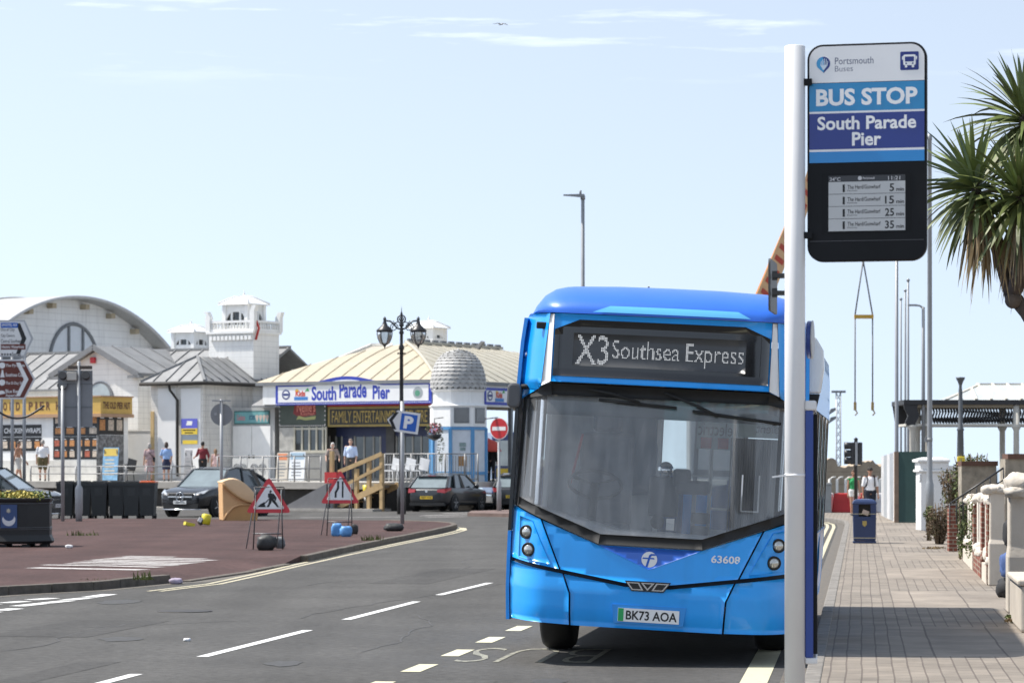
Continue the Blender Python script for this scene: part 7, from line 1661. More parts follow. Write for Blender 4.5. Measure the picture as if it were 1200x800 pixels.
# grey ramp to the deck
e = TH('grey_ramp', 'smooth grey ramp sloping down from the deck left of the timber stair', 'ramp', pf(362, 580, -8.2).x, -8.2); a = pf(337, 590, -8.4).x; b = pf(389, 570, -8.4).x; zt_ = pf(389, 566.5, -8.4).z
mb = MB(); V = [(a, -8.8, .10), (b, -8.8, zt_), (b, -7.7, zt_), (a, -7.7, .10), (b, -8.8, .1), (b, -7.7, .1)]; mb.add(V, [(0, 1, 2, 3), (0, 4, 1), (3, 2, 5), (1, 4, 5, 2)]); e.add(mb, 'ramp_slab', mat('ramp_grey', (.16, .16, .165), rough=.7, var=.1))
p = pf(388, 561, -8.6); mb = MB(); mb.bx(p.x-.28, p.x+.28, -8.65, -8.45, pf(388, 566, -8.6).z, pf(388, 553, -8.6).z); e2 = TH('red_box', 'red box fixed at the foot of the timber post', 'box', p.x, -8.6, p.z-.2); e2.add(mb, 'case', mat('box_red', (.45, .03, .03), rough=.5)); mb = MB(); mb.bx(p.x-.06, p.x+.06, -8.6, -8.5, .05, pf(388, 566, -8.6).z); e2.add(mb, 'leg', M_GREYB)
# hanging flower basket on the kiosk
bd = 116.0; t = thing('flower_basket', 'hanging basket of pink and white flowers on the left of the domed kiosk', 'flower basket', (wx(509, bd), bd, wz(505, bd))); mb = MB(); random.seed(4); leaves(mb, (0, 0, .05), (.36, .28, .30), 220, .10, 0); leaves(mb, (.02, -.05, .1), (.34, .26, .24), 120, .09, 1); leaves(mb, (0, -.05, .0), (.3, .26, .3), 60, .09, 2); leaves(mb, (.25, 0, -.7), (.14, .14, .6), 90, .09, 0)
mb.build('blooms', [mat('leaf_green', (.07, .10, .025)), mat('bloom_pink', (.55, .16, .22), rough=.7, var=.3), mat('bloom_white', (.7, .66, .62), rough=.7)], t); mb = MB(); mb.lathe([(.05, -.38), (.24, -.28), (.3, -.12)], (0, 0, 0), 14); mb.tube([(0, 0, -.1), (0, 0, .5), (.35, .3, .55)], .02, 6); mb.build('basket', M_IRON, t)
# things under the side canopy
qd = 118.0; t = thing('red_parasol', 'closed-over red parasol showing past the right side of the domed kiosk', 'parasol', (wx(570, qd), qd, DECK)); mb = MB(); mb.lathe([(.001, wz(512, qd)-DECK), (.45, wz(518, qd)-DECK), (.62, wz(528, qd)-DECK), (.60, wz(529, qd)-DECK)], (0, 0, 0), 10); mb.build('canopy', mat('parasol_red', (.50, .06, .04), rough=.7), t); MB().tube([(0, 0, 0), (0, 0, wz(512, qd)-DECK)], .03, 8).build('pole', M_GALV, t)
qd = 142.0; t = thing('blue_coach', 'dark blue single vehicle with yellow front panel under the side canopy', 'vehicle', (wx(604, qd), qd, .0), R(6)); w_ = 1.15; zt_ = wz(506, qd)
mb = MB(); mb.bx(-w_, w_, 0, 5, .35, zt_); mb.build('body', mat('coach_navy', (.02, .045, .16), rough=.35, coat=.5), t, bevel=.12, seg=3); mb = MB(); mb.bx(-w_*.86, w_*.86, -.03, .02, zt_*.52, zt_*.88); mb.build('windscreen', M_GLASSP, t); mb = MB(); mb.bx(-w_*.8, w_*.8, -.04, .02, zt_*.36, zt_*.48); mb.build('yellow_panel', mat('coach_yellow', (.62, .45, .04), rough=.4), t)
for s_ in (-1, 1): MB().lathe([(.42, -.12), (.42, .12)], (s_*.9, 1.2, .42), 20, rot=Matrix.Rotation(R(90), 3, 'Y')).build('wheel', B_RUB, t); MB().box((s_*.85, -.02, .75), (.3, .05, .16)).build('headlight', M_HEAD, t)
# ------------------------------------------------------------------ pavement side
M_POLE = mat('lamp_grey', (.27, .28, .29), rough=.45, metal=.4, var=.1, streak=.08)
PV_ = .10
# litter bin
ld = 1.62*F/(636-HOR); t = thing('litter_bin', 'dark blue litter bin with gold crest standing on the pavement', 'bin', (wx(1013, ld), ld, PV_), R(-6))
w = 27*ld/F/2; h = 52*ld/F
M_BINB = mat('bin_navy', (.012, .03, .10), rough=.4, coat=.3, var=.12)
MB().poly(Plane((0, -w, 0)), [(-w*.96, .06), (w*.96, .06), (w, h*.60), (-w, h*.60)], -2*w, 0).build('body', M_BINB, t, bevel=.02)
mb = MB(); mb.bx(-w, w, -w, w, 0, .05); mb.build('plinth', M_BINB, t, bevel=.01)
mb = MB()
for a, b in ((-w, -w), (w-.05, -w), (-w, w-.05), (w-.05, w-.05)): mb.bx(a, a+.05, b, b+.05, h*.60, h*.88)
mb.bx(-w+.05, -w+.12, -w, -w+.03, h*.60, h*.88); mb.bx(w-.12, w-.05, -w, -w+.03, h*.60, h*.88); mb.build('hood_post', M_BINB, t)
mb = MB(); mb.bx(-w+.03, w-.03, -w+.10, w-.03, h*.60, h*.87); mb.build('inner_liner', mat('liner_dark', (.03, .025, .02), rough=.8), t)
MB().box((.02, -w+.07, h*.69), (.14, .06, .10), rot=Matrix.Rotation(R(20), 3, 'Y')).build('rubbish', mat('rubbish_pale', (.55, .42, .34), rough=.8), t)
mb = MB(); V = []; K = ((1.03, .87), (1.05, .90), (.98, .945), (.75, .985), (.3, 1.0))
for f, z in K: V += [(-w*f, -w*f, h*z), (w*f, -w*f, h*z), (w*f, w*f, h*z), (-w*f, w*f, h*z)]
Fs = [(3, 2, 1, 0), tuple(range(len(V)-4, len(V)))]
for i in range(len(K)-1):
    for k_ in range(4): Fs.append((i*4+k_, i*4+(k_+1) % 4, (i+1)*4+(k_+1) % 4, (i+1)*4+k_))
mb.add(V, Fs); mb.build('hood', M_BINB, t, bevel=.01)
mb = MB(); mb.bx(-w*1.01, w*1.01, -w-.006, -w+.0, h*.655, h*.668); mb.bx(-w*1.0, w*1.0, -w-.006, -w, h*.115, h*.13); mb.build('gold_line', mat('gold_line', (.48, .42, .28), rough=.4, metal=.4), t)
mb = MB(); mb.poly(Plane((0, -w-.002, h*.44)), [(-.045, .06), (.045, .06), (.045, -.02), (0, -.065), (-.045, -.02)], 0, .006); mb.build('crest', mat('crest_gold2', (.45, .33, .10), rough=.4, metal=.3), t)
# lamp column in front of the white wall
cd = 72.0; t = thing('lamp_column', 'tall grey lamp column standing by the white gate pier', 'street lamp', (wx(1089.5, cd), cd, PV_)); zz = lambda py: wz(py, cd)-PV_
MB().lathe([(.10, 0), (.10, zz(567)), (.085, zz(565)), (.068, zz(560)), (.05, zz(165)), (.06, zz(164)), (.06, zz(158)), (.02, zz(157))], (0, 0, 0), 18).build('column', M_POLE, t)
mb = MB(); mb.tube([(0, 0, zz(162)), (-.35, -.05, zz(160)), (-.8, -.1, zz(160))], .03, 8); mb.build('arm', M_POLE, t); mb = MB(); mb.bx(-1.35, -.75, -.2, .05, zz(161.5), zz(158)); mb.build('lamp_head', M_POLE, t, bevel=.04)
mb = MB(); mb.lathe([(.073, -.04), (.073, .04)], (0, 0, zz(515)), 14); mb.box((-.09, 0, zz(515)), (.06, .05, .12)); mb.build('clamp', M_GREYB, t)
# lamp above the bus
cd = 98.0; t = thing('tall_street_lamp', 'slim grey street lamp with flat head rising behind the bus roof', 'street lamp', (wx(683, cd), cd, .10)); zz = lambda py: wz(py, cd)-.10
MB().lathe([(.10, 0), (.10, 1.4), (.075, 1.6), (.06, zz(232)), (.02, zz(231))], (0, 0, 0), 14).build('column', M_POLE, t)
mb = MB(); mb.tube([(0, 0, zz(234)), (0, 0, zz(229.5))], .08, 8); mb.bx(-.18, .05, -.06, .06, zz(231), zz(227.5)); mb.build('lamp_joint', M_POLE, t)
mb = MB(); mb.poly(Plane((0, -.1, 0)), [(-.66, zz(229.2)), (-.05, zz(231)), (.06, zz(230)), (.06, zz(228.2)), (-.05, zz(227.6)), (-.66, zz(228.2))], -.2, 0); mb.build('lamp_head', M_POLE, t)
MB().lathe([(.04, 0), (.04, .12), (.001, .14)], (-.08, 0, zz(227.5)), 8).build('light_sensor', M_POLE, t)
# far flagpoles
for px, pt, d, r, lab in ((1050.8, 300, 108, .075, 'tall grey flagpole nearest the left edge of the green hoarding'), (1055.8, 352, 128, .05, 'shortest thin flagpole beside the tall one'), (1060.8, 342, 124, .05, 'thin flagpole second from the seaside shelter column'), (1064.2, 330, 118, .055, 'thin flagpole just left of the seaside shelter column')):
    t = thing('flagpole', lab, 'flagpole', (wx(px, d), d, 0), 0, 'bare poles beyond the hoarding'); zt = wz(pt, d)
    MB().lathe([(r*1.2, 0), (r, 2), (r*.75, zt), (.001, zt+.02)], (0, 0, 0), 10).build('pole', M_POLE, t); MB().ell((0, 0, zt+.06), (r*1.3, r*1.3, r*1.3)).build('finial', M_POLE, t)
d = 112.; t = thing('bracket_lamp', 'distant street lamp with short arm between flagpoles and lamp column', 'street lamp', (wx(1082, d), d, 0)); MB().lathe([(.09, 0), (.06, wz(360, d)), (.001, wz(359, d))], (0, 0, 0), 10).build('column', M_POLE, t); mb = MB(); mb.tube([(0, 0, wz(361, d)), (-.15, 0, wz(358, d)), (-.45, 0, wz(357.5, d))], .04, 6); mb.box((-.42, 0, wz(357.6, d)), (.35, .14, .07)); mb.build('lamp_arm', M_POLE, t)
# light mast far off
d = 168.; t = thing('light_mast', 'pale distant floodlight mast above the beach works', 'mast', (wx(982.5, d), d, 0)); zt = wz(460, d); mb = MB()
for a, b in ((-.12, -.12), (.12, -.12), (.12, .12), (-.12, .12)): mb.tube([(a, b, 0), (a, b, zt)], .035, 5)
for i in range(14): z = zt*i/14; mb.tube([(-.12, -.12, z), (.12, -.12, z+zt/14)], .02, 4); mb.tube([(.12, .12, z), (-.12, .12, z+zt/14)], .02, 4)
mb.build('lattice', mat('mast_pale', (.55, .57, .58), rough=.5), t); mb = MB(); mb.bx(-.4, .4, -.2, .2, zt, zt+.12); mb.build('platform', M_GREYB, t)
for py in (483, 493): mb = MB(); mb.poly(Plane((-.35, -.1, wz(py, d))), [(-.28, -.2), (.2, .12), (.2, .28), (-.1, .2)], -.2, 0); mb.build('floodlight', M_GREYB, t)
# crane: boom rising behind the flag, hook sling hanging from its tip
d = 150.; t = thing('crane', 'orange lattice crane boom with two-legged sling and spreader hanging', 'crane', (wx(800, d), d, 0)); b0 = Vector((wx(800, d), d, 0)); A = W(840, 480, d)-b0; B = W(1011, 66, d)-b0
M_CR = mat('crane_orange', (.60, .25, .06), rough=.5, var=.15); dr = (B-A).normalized(); sd_ = Vector((dr.z, 0, -dr.x)); mb = MB(); bw = .42
for s_ in (-1, 1):
    for y_ in (-.4, .4): mb.tube([A+sd_*bw*s_+Vector((0, y_, 0)), B+sd_*bw*.4*s_+Vector((0, y_*.4, 0))], .09, 5)
L_ = (B-A).length; n = int(L_/.8)
for i in range(n):
    for y_ in (-.4, .4): s_ = 1 if i % 2 else -1; p = A.lerp(B, i/n); q = A.lerp(B, (i+1)/n); mb.tube([p+sd_*bw*s_*.95*(1-.6*i/n)+Vector((0, y_*(1-.6*i/n), 0)), q-sd_*bw*s_*.95*(1-.6*i/n)+Vector((0, y_*(1-.6*i/n), 0))], .055, 4)
mb.build('boom', M_CR, t)
mb = MB(); pl = Plane(A.lerp(B, .36)+Vector((0, -.56, 0)), dr, sd_*-1); mb.rect(pl, -6.6, 6.6, -.40, .40, -.05, 0); pb = mb.build('boom_plate', mat('crane_peach', (.66, .40, .20), rough=.5, var=.1), t); mb = MB(); [mb.flat(pl, [(x_-.22, -.26), (x_+.05, -.26), (x_+.22, .26), (x_-.05, .26)], .01) for x_ in [-5.6+.62*i for i in range(19)]]; mb.build('red_marking', mat('crane_red', (.45, .06, .03), rough=.5), pb)
mb = MB(); mb.bx(A.x-1.5, A.x+1.5, -1.2, 1.2, .6, A.z); mb.build('cab', mat('cab_grey', (.3, .31, .32), rough=.5), t, bevel=.1); mb = MB(); mb.bx(A.x-2.4, A.x+2.4, -1.3, 1.3, .15, .7); mb.build('crawler_base', B_DARKP, t)
tipz = B; sp = W(1013, 371, d)-b0; mb = MB(); mb.tube([tipz, W(1011, 312, d)-b0], .035, 5)
top_ = W(1011.5, 305, d)-b0
for px in (1002, 1022.5): mb.tube([top_, W(px, 369, d)-b0], .04, 5)
for px in (1002, 1022.5): mb.tube([W(px, 373, d)-b0, W(px, 472, d)-b0], .038, 5)
mb.build('sling_rope', mat('rope_dark', (.16, .16, .16), rough=.6), t)
mb = MB(); mb.beam(W(1001, 371, d)-b0, W(1023.5, 371, d)-b0, .16, .20); mb.build('spreader_bar', mat('spreader_yellow', (.62, .36, .05), rough=.5), t)
for px in (1002, 1022.5): mb = MB(); q = W(px, 477, d)-b0; mb.box(q+Vector((0, 0, .05)), (.14, .12, .42)); mb.tube([q+Vector((0, 0, -.1)), q+Vector((.12, 0, -.3)), q+Vector((0, 0, -.42))], .04, 5); mb.build('hook', mat('hook_tan', (.42, .28, .10), rough=.5), t)
# traffic signal
d = 96.; t = thing('traffic_signal', 'black traffic light heads on a dark pole by the crossing', 'traffic light', (wx(1003, d), d, PV_)); k = d/F; zz = lambda py: wz(py, d)-PV_
MB().lathe([(.06, 0), (.06, zz(515)), (.075, zz(514)), (.001, zz(512))], (0, 0, 0), 10).build('pole', M_IRON, t)
mb = MB(); mb.bx(2.2*k, 7.5*k, -.06, .12, zz(544.5), zz(518)); mb.build('backing_board', M_IRON, t, bevel=.03); mb = MB(); mb.bx(-1.2*k, 1.6*k, -.09, -.07, zz(545), zz(517.5)); mb.build('pale_edge', M_GALV, t)
mb = MB(); mb.bx(-6*k, -1.3*k, -.05, .15, zz(544), zz(518)); hd_ = mb.build('signal_head', M_IRON, t, bevel=.03)
for py in (522, 531, 539.5): mb = MB(); mb.lathe([(.11, .0), (.12, .24)], (-5*k, .05, zz(py)), 12, rot=Matrix.Rotation(R(-90), 3, 'Y')); mb.build('lens_hood', M_IRON, hd_)
# far barriers, cabinet, sea wall
d = 119.; t = thing('sand_wall', 'long sand-coloured retaining wall with a rough top beyond the crossing', 'wall', (wx(1000, d), d, 0)); mb = MB(); X0 = wx(930, d)-wx(1000, d); X1 = wx(1046, d)-wx(1000, d); random.seed(2)
top = [(lerp(X0, X1, i/40), wz(545.5, d)+random.uniform(-.08, .10)+(.22 if 12 < i < 18 or 27 < i < 33 else 0)) for i in range(41)]
mb.poly(Plane(), [(X0, 0), (X1, 0)]+top[::-1], -2.5, 0); mb.build('wall_face', mat('sand_tan', (.38, .31, .23), rough=.9, var=.2, scale=2.5, boards=.5), t)
P0 = None
for i, px in enumerate((957, 972, 981, 991, 1001.5, 1012, 1022, 1031)):
    dd = 112.; t = thing('white_fence_post', 'white concrete fence post before the sand-coloured wall', 'fence post', (wx(px, dd), dd, 0), 0, 'white posts along the sand wall'); MB().lathe([(.055, 0), (.05, 1.25), (.001, 1.28)], (0, 0, 0), 8).build('shaft', M_OFFW, t); MB().tube([(0, 0, 1.2), (.10, 0, 1.32), (.24, 0, 1.34)], .035, 6).build('cranked_top', M_OFFW, t)
def barrier(px, d, m_, lab):
    t = thing('plastic_barrier', lab, 'barrier', (wx(px, d), d, 0), R(-8), 'water-filled barriers at the far crossing'); mb = MB(); mb.poly(Plane((0, -.2, 0)), [(-.36, 0), (.36, 0), (.31, .4), (.27, .74), (-.27, .74), (-.31, .4)], -.4, 0); mb.build('shell', m_, t, bevel=.04); mb = MB(); mb.bx(-.22, .22, -.22, -.20, .42, .64); mb.build('moulded_panel', m_, t)
M_BR = mat('barrier_red', (.55, .03, .03), rough=.45, var=.1); M_BW = mat('barrier_white', (.70, .68, .67), rough=.5, var=.1)
barrier(968, 110, M_BW, 'white plastic barrier next to the grey cabinet'); barrier(986, 109.5, M_BR, 'red plastic barrier just right of the grey cabinet'); barrier(1016, 109.4, M_BR, 'red plastic barrier behind the man in white'); barrier(1030, 109.4, M_BW, 'white plastic barrier nearest the hoarding'); barrier(1002, 109.8, M_BW, 'white plastic barrier behind the woman in green')
d = gd(600.5); t = thing('utility_cabinet', 'grey roadside utility cabinet at the far crossing', 'cabinet', (wx(969, d), d, .0)); k = d/F; mb = MB(); mb.bx(-4.8*k, 4.8*k, -.2, .3, 0, 33*k); mb.build('case', mat('cabinet_grey', (.36, .36, .34), rough=.6, var=.15), t, bevel=.02); mb = MB(); mb.bx(-5.2*k, 5.2*k, -.24, .34, 33*k, 35*k); mb.build('roof', mat('cabinet_top', (.42, .42, .40), rough=.6), t); mb = MB(); mb.bx(-4*k, 4*k, -.215, -.2, 3*k, 30*k); mb.build('door', mat('cabinet_grey', (.36, .36, .34)), t)
# hoarding: green end, pale side running away along the pavement
a = 1.62*F/(612-HOR); A = Vector((wx(1052, a), a, PV_)); b = a+.0; Bv = Vector((wx(1079, a-.3), a-.3, PV_)); cd = 1.62*F/(603.5-HOR); Cc = Vector((wx(1034, cd), cd, PV_)); zt = wz(529, a)-PV_
t = thing('site_hoarding', 'site hoarding with dark green end and grey-white boarded side', 'hoarding', A)
def slab(mb, p, q, th, z0, z1, mi=0):
    d = (q-p).normalized(); n_ = Vector((d.y, -d.x, 0))*th; V = [p, q, q+n_, p+n_]; mb.add([v+Vector((0, 0, z0)) for v in V]+[v+Vector((0, 0, z1)) for v in V], [(3, 2, 1, 0), (4, 5, 6, 7), (0, 1, 5, 4), (1, 2, 6, 5), (2, 3, 7, 6), (3, 0, 4, 7)], mi)
mb = MB(); slab(mb, Vector((.0, 0, 0)), Bv-A+Vector((.25, 0, 0)), .04, 0, zt); gp_ = mb.build('green_panel', mat('hoarding_green', (.018, .055, .050), rough=.6, var=.2, scale=2), t); mb = MB(); mb.bx(.28, .31, -.075, -.043, .05, zt*.55); mb.build('white_batten', M_OFFW, gp_)
D_ = (Cc-A); mb = MB()
for i in range(5): slab(mb, D_*(i/5+.004), D_*((i+1)/5-.004), -.04, 0, zt-.02*i, i % 2)
mb.build('side_panel', [mat('hoarding_white', (.60, .60, .60), rough=.5, var=.15), mat('hoarding_grey', (.34, .36, .38), rough=.5, var=.2)], t)
mb = MB(); mb.bx(-.10, .02, -.06, .08, 0, zt); mb.build('end_post', mat('post_brown', (.24, .17, .12), rough=.8, var=.3), t)
# white gate pier and wall
d = 74.; t = thing('white_gate_pier', 'thick white rendered gate pier with stepped cap and wall behind', 'gate pier', (wx(1096, d), d, PV_)); k = d/F; zz = lambda py: wz(py, d)-PV_; M_RW = mat('white_render', (.74, .74, .73), rough=.8, var=.08, scale=2, bump=.2, bscale=20, streak=.15)
mb = MB(); mb.bx(-17*k, 15*k, 0, .9, 0, zz(553)); mb.build('pier', M_RW, t, bevel=.02); mb = MB(); mb.bx(-20*k, 18*k, -.06, .96, zz(553), zz(550)); mb.bx(-18*k, 16*k, -.02, .92, zz(550), zz(541.5)); mb.bx(-21*k, 17*k, -.07, .97, zz(541.5), zz(538)); mb.build('stepped_cap', M_RW, t, bevel=.02); mb = MB(); V = [(-20*k, -.05, zz(538)), (16*k, -.05, zz(538)), (16*k, .95, zz(538)), (-20*k, .95, zz(538)), (-12*k, .3, zz(535.5)), (9*k, .3, zz(535.5)), (9*k, .6, zz(535.5)), (-12*k, .6, zz(535.5))]; mb.add(V, [(0, 1, 5, 4), (1, 2, 6, 5), (2, 3, 7, 6), (3, 0, 4, 7), (4, 5, 6, 7)]); mb.build('cap_top', M_RW, t)
mb = MB(); mb.bx(15*k, 36*k, .35, .65, 0, zz(551)); mb.bx(14.9*k, 36.5*k, .28, .72, zz(551), zz(545.5)); mb.build('side_wall', M_RW, t)
mb = MB(); mb.bx(-18.5*k, -17*k, -.02, .3, zz(563), zz(556)); mb.build('hinge_block', M_RW, t)
# seaside shelter
d = 112.; x0 = wx(1063, d); t = thing('seaside_shelter', 'seaside shelter with black lattice frieze and pale glazed roof', 'shelter', (x0, d, 0)); k = d/F; zz = lambda py: wz(py, d); M_SHB = mat('shelter_black', (.03, .03, .032), rough=.6, var=.25); M_SHW = mat('shelter_cream', (.58, .55, .48), rough=.6, var=.12)
xe = wx(1250, d)-x0; dep = 3.2
mb = MB(); mb.bx(-.15, xe, -.2, dep+.2, zz(474), zz(468.5)); mb.build('eaves_band', M_SHB, t); mb = MB(); mb.bx(0, xe, -.02, .04, zz(477.5), zz(474)); mb.build('upper_rail', mat('shelter_tan', (.34, .29, .21), rough=.7), t); mb = MB(); mb.bx(0, xe, dep-.04, dep+.02, zz(477.5), zz(474)); mb.build('upper_rail', mat('shelter_tan', (.34, .29, .21)), t)
mb = MB(); mb.bx(0, xe, -.04, .06, zz(499), zz(496.3)); mb.bx(0, xe, dep-.06, dep+.04, zz(499), zz(496.3)); mb.bx(-.05, .05, 0, dep, zz(499), zz(496.3)); mb.build('lower_rail', M_SHW, t)
n = 44
for y_ in (0., dep):
    mb = MB()
    for i in range(n):
        x = lerp(1.0, xe-.1, i/n); mb.tube([(x, y_, zz(477)), (x+.05, y_, zz(482)), (x-.02, y_, zz(488)), (x+.07, y_, zz(493.5))], [.02, .035, .03, .055], 4); mb.tube([(x+.07, y_, zz(496)), (x+.07, y_, zz(489))], .02, 4)
    mb.build('iron_frieze', M_SHB, t)
mb = MB(); z = [zz(474), zz(479), zz(487), zz(494), zz(498)]; mb.poly(Plane((-.02, -.15, 0)), [(-.12, z[0]), (.42, z[0]), (.38, z[1]), (.48, z[2]), (.36, z[3]), (.30, z[4]), (.0, z[4]), (-.06, z[3]), (.05, z[2]), (-.10, z[1])], -.18, 0); mb.poly(Plane((-.02, dep-.05, 0)), [(-.12, z[0]), (.42, z[0]), (.38, z[1]), (.48, z[2]), (.36, z[3]), (.30, z[4]), (.0, z[4])], -.12, 0); mb.build('iron_bracket', M_SHB, t)
for x, y_ in ((.20, 0), (.85, .3), (.85, dep), (wx(1191, d)-x0, 0), (wx(1191, d)-x0, dep), (xe-.2, dep)):
    mb = MB(); mb.lathe([(.17, 0), (.17, .6), (.12, .7), (.11, zz(504)), (.17, zz(501)), (.20, zz(498.5)), (.13, zz(497)), (.13, zz(474))], (x, y_, 0), 14); mb.build('column', M_SHW, t)
mb = MB(); xa = wx(1108, d)-x0; xb = wx(1156, d)-x0; zr = zz(449); ze = zz(468.4); ym = dep/2
mb.add([(xa-.0, -.1, ze), (xe, -.1, ze), (xe, ym, zr), (xb, ym, zr), (xa, dep+.1, ze), (xe, dep+.1, ze)], [(0, 1, 2, 3), (0, 3, 4), (4, 3, 2, 5)]); rf = mb.build('glazed_roof', mat('roof_glass_pale', (.52, .55, .54), rough=.25, coat=.4, var=.12), t)
mb = MB(); mb.beam((xb, ym, zr), (xe, ym, zr), .10, .10); mb.beam((xa, -.1, ze), (xb, ym, zr), .08, .08)
for i in range(1, 9): u = i/8; x = lerp(xa, xe, u); s_ = min(1, (x-xa)/(xb-xa)); mb.beam((x, -.12, ze+.02), (x-.28*s_ if x > xb else x, lerp(-.1, ym, s_), lerp(ze, zr, s_)+.03), .10, .07)
mb.build('glazing_bar', M_SHW, rf)
# dark lamp post with a yellow box
d = 104.; t = thing('promenade_lamp', 'dark promenade lamp post with flared top and yellow box', 'street lamp', (wx(1125.5, d), d, 0)); zz = lambda py: wz(py, d); MB().lathe([(.16, 0), (.14, 1.4), (.11, zz(505)), (.13, zz(504)), (.13, zz(502.5)), (.085, zz(500)), (.07, zz(458)), (.05, zz(452)), (.10, zz(447)), (.16, zz(443.5)), (.17, zz(442)), (.001, zz(441.5))], (0, 0, 0), 14).build('column', mat('lamp_slate', (.09, .10, .11), rough=.5, var=.15), t)
mb = MB(); mb.bx(-.14, .14, -.24, -.10, zz(546), zz(534.5)); mb.build('yellow_box', mat('box_yellow', (.62, .48, .03), rough=.5), t, bevel=.03)
# stone wall with brown coping and stair railing
d = 52.; x0 = wx(1155, d); t = thing('stone_wall', 'rough stone garden wall with brown tile coping and steps', 'wall', (x0, d, PV_)); k = d/F; zz = lambda py: wz(py, d)-PV_; M_ST = mat('rough_stone', (.30, .265, .21), rough=.9, var=.4, scale=5, bump=.6, bscale=8); M_CO = mat('brown_coping', (.115, .055, .035), rough=.7, var=.25)
mb = MB(); mb.bx(wx(1178, d)-x0, wx(1230, d)-x0, 0, .5, 0, zz(537.5)); mb.bx(wx(1136, d)-x0, wx(1177.5, d)-x0, .9, 1.3, 0, zz(545.5)); mb.build('stone_face', M_ST, t); mb = MB(); mb.bx(wx(1180.5, d)-x0, wx(1231, d)-x0, -.06, .56, zz(537.5), zz(531.5)); mb.bx(wx(1135.5, d)-x0, wx(1179, d)-x0, .86, 1.34, zz(545.5), zz(540)); mb.build('coping', M_CO, t)
d2 = 50.; t = thing('stair_railing', 'thin black iron handrail climbing steps beside the stone wall', 'railing', (wx(1150, d2), d2, PV_)); b0 = Vector((wx(1150, d2), d2, PV_)); mb = MB(); A = W(1113, 590, d2)-b0; B = W(1176, 548, d2)-b0; mb.tube([A, B], .018, 6); mb.tube([W(1122, 595, d2)-b0, W(1176, 562, d2)-b0], .012, 6); mb.build('handrail', M_IRON, t)
for i in range(9): p = A.lerp(B, i/8); MB().tube([p+Vector((0, 0, -.42)), p], .012, 5).build('baluster', M_IRON, t)
# garden wall: brick pier, brick panels with lumpy white coping, cream gate piers
M_BRK = bpy.data.materials.new('red_brick'); M_BRK.use_nodes = True; n_ = M_BRK.node_tree; b_ = n_.nodes['Principled BSDF']; tx_ = n_.nodes.new('ShaderNodeTexCoord'); mp_ = n_.nodes.new('ShaderNodeMapping'); mp_.inputs['Rotation'].default_value = (R(90), 0, 0); bk_ = n_.nodes.new('ShaderNodeTexBrick'); n_.links.new(tx_.outputs['Object'], mp_.inputs[0]); n_.links.new(mp_.outputs[0], bk_.inputs[0])
for k_, v_ in (('Scale', 1), ('Brick Width', .225), ('Row Height', .075), ('Mortar Size', .011)): bk_.inputs[k_].default_value = v_
bk_.inputs['Color1'].default_value = (.22, .065, .035, 1); bk_.inputs['Color2'].default_value = (.15, .045, .028, 1); bk_.inputs['Mortar'].default_value = (.26, .20, .15, 1); n_.links.new(bk_.outputs[0], b_.inputs['Base Color']); b_.inputs['Roughness'].default_value = .85
d = 1.62*F/(646-HOR); t = thing('brick_pier', 'slim red brick gate pier with thin grey cap among shrubs', 'gate pier', (wx(1117, d), d, PV_)); k = d/F; zz = lambda py: wz(py, d)-PV_; mb = MB(); mb.bx(-4.8*k, 4.8*k, 0, .24, 0, zz(592)); mb.build('shaft', M_BRK, t); mb = MB(); mb.bx(-7*k, 7*k, -.03, .28, zz(592), zz(590)); mb.build('cap', M_KERB, t)
M_LUMP = mat('lumpy_white_rock', (.56, .51, .44), rough=.85, var=.15, scale=6, bump=.4, bscale=14)
M_CRM = mat('cream_render', (.56, .50, .42), rough=.85, var=.12, scale=2, bump=.25, bscale=18, streak=.12)
g0 = Vector((wx(1124, 52.5), 52.5, PV_)); g1 = Vector((wx(1157, 39.8), 39.8, PV_))
t = thing('garden_wall', 'red brick garden wall with lumpy white rock coping', 'wall', g1); D_ = g0-g1; nrm = Vector((D_.y, -D_.x, 0)).normalized()
h0 = wz(574, 41)-PV_
for i, (u0_, u1_, h_) in enumerate(((.0, .16, .60), (.16, .42, .66), (.42, .70, .60), (.70, 1.0, .50))):
    mb = MB(); slab(mb, D_*u0_, D_*u1_, .22, 0, h_*.42); mb.build('wall_panel', M_BRK if i in (1,) else M_CRM, t)
    if i < 3: mb = MB(); slab(mb, D_*(u0_+.0), D_*(u0_+.04), .24, 0, h0*.86); mb.build('brick_post', M_BRK, t)
mb = MB(); random.seed(6)
for i in range(26):
    u = i/25; z = .36 if (u > .05 and u < .95) else .3
    lump(mb, D_*u+nrm*.11+Vector((0, 0, z+random.uniform(-.03, .05))), (random.uniform(.09, .15), .15, random.uniform(.05, .09)), 60+i)
mb.build('rock_coping', M_LUMP, t)
mb = MB()
for i in range(14): u = i/13*.75; lump(mb, D_*u+nrm*.11+Vector((0, 0, h0*(.90-.10*u)+random.uniform(-.03, .05))), (random.uniform(.09, .15), .15, random.uniform(.05, .08)), 90+i)
mb.build('upper_rock_coping', M_LUMP, t)
mb = MB()
for i in range(9): u = (i+.5)/9*.75; p = D_*u+nrm*.11; mb.beam(p+Vector((0, 0, .42)), p+Vector((0, 0, h0*.86-.06*u)), .14, .14)
mb.build('baluster', M_LUMP, t)
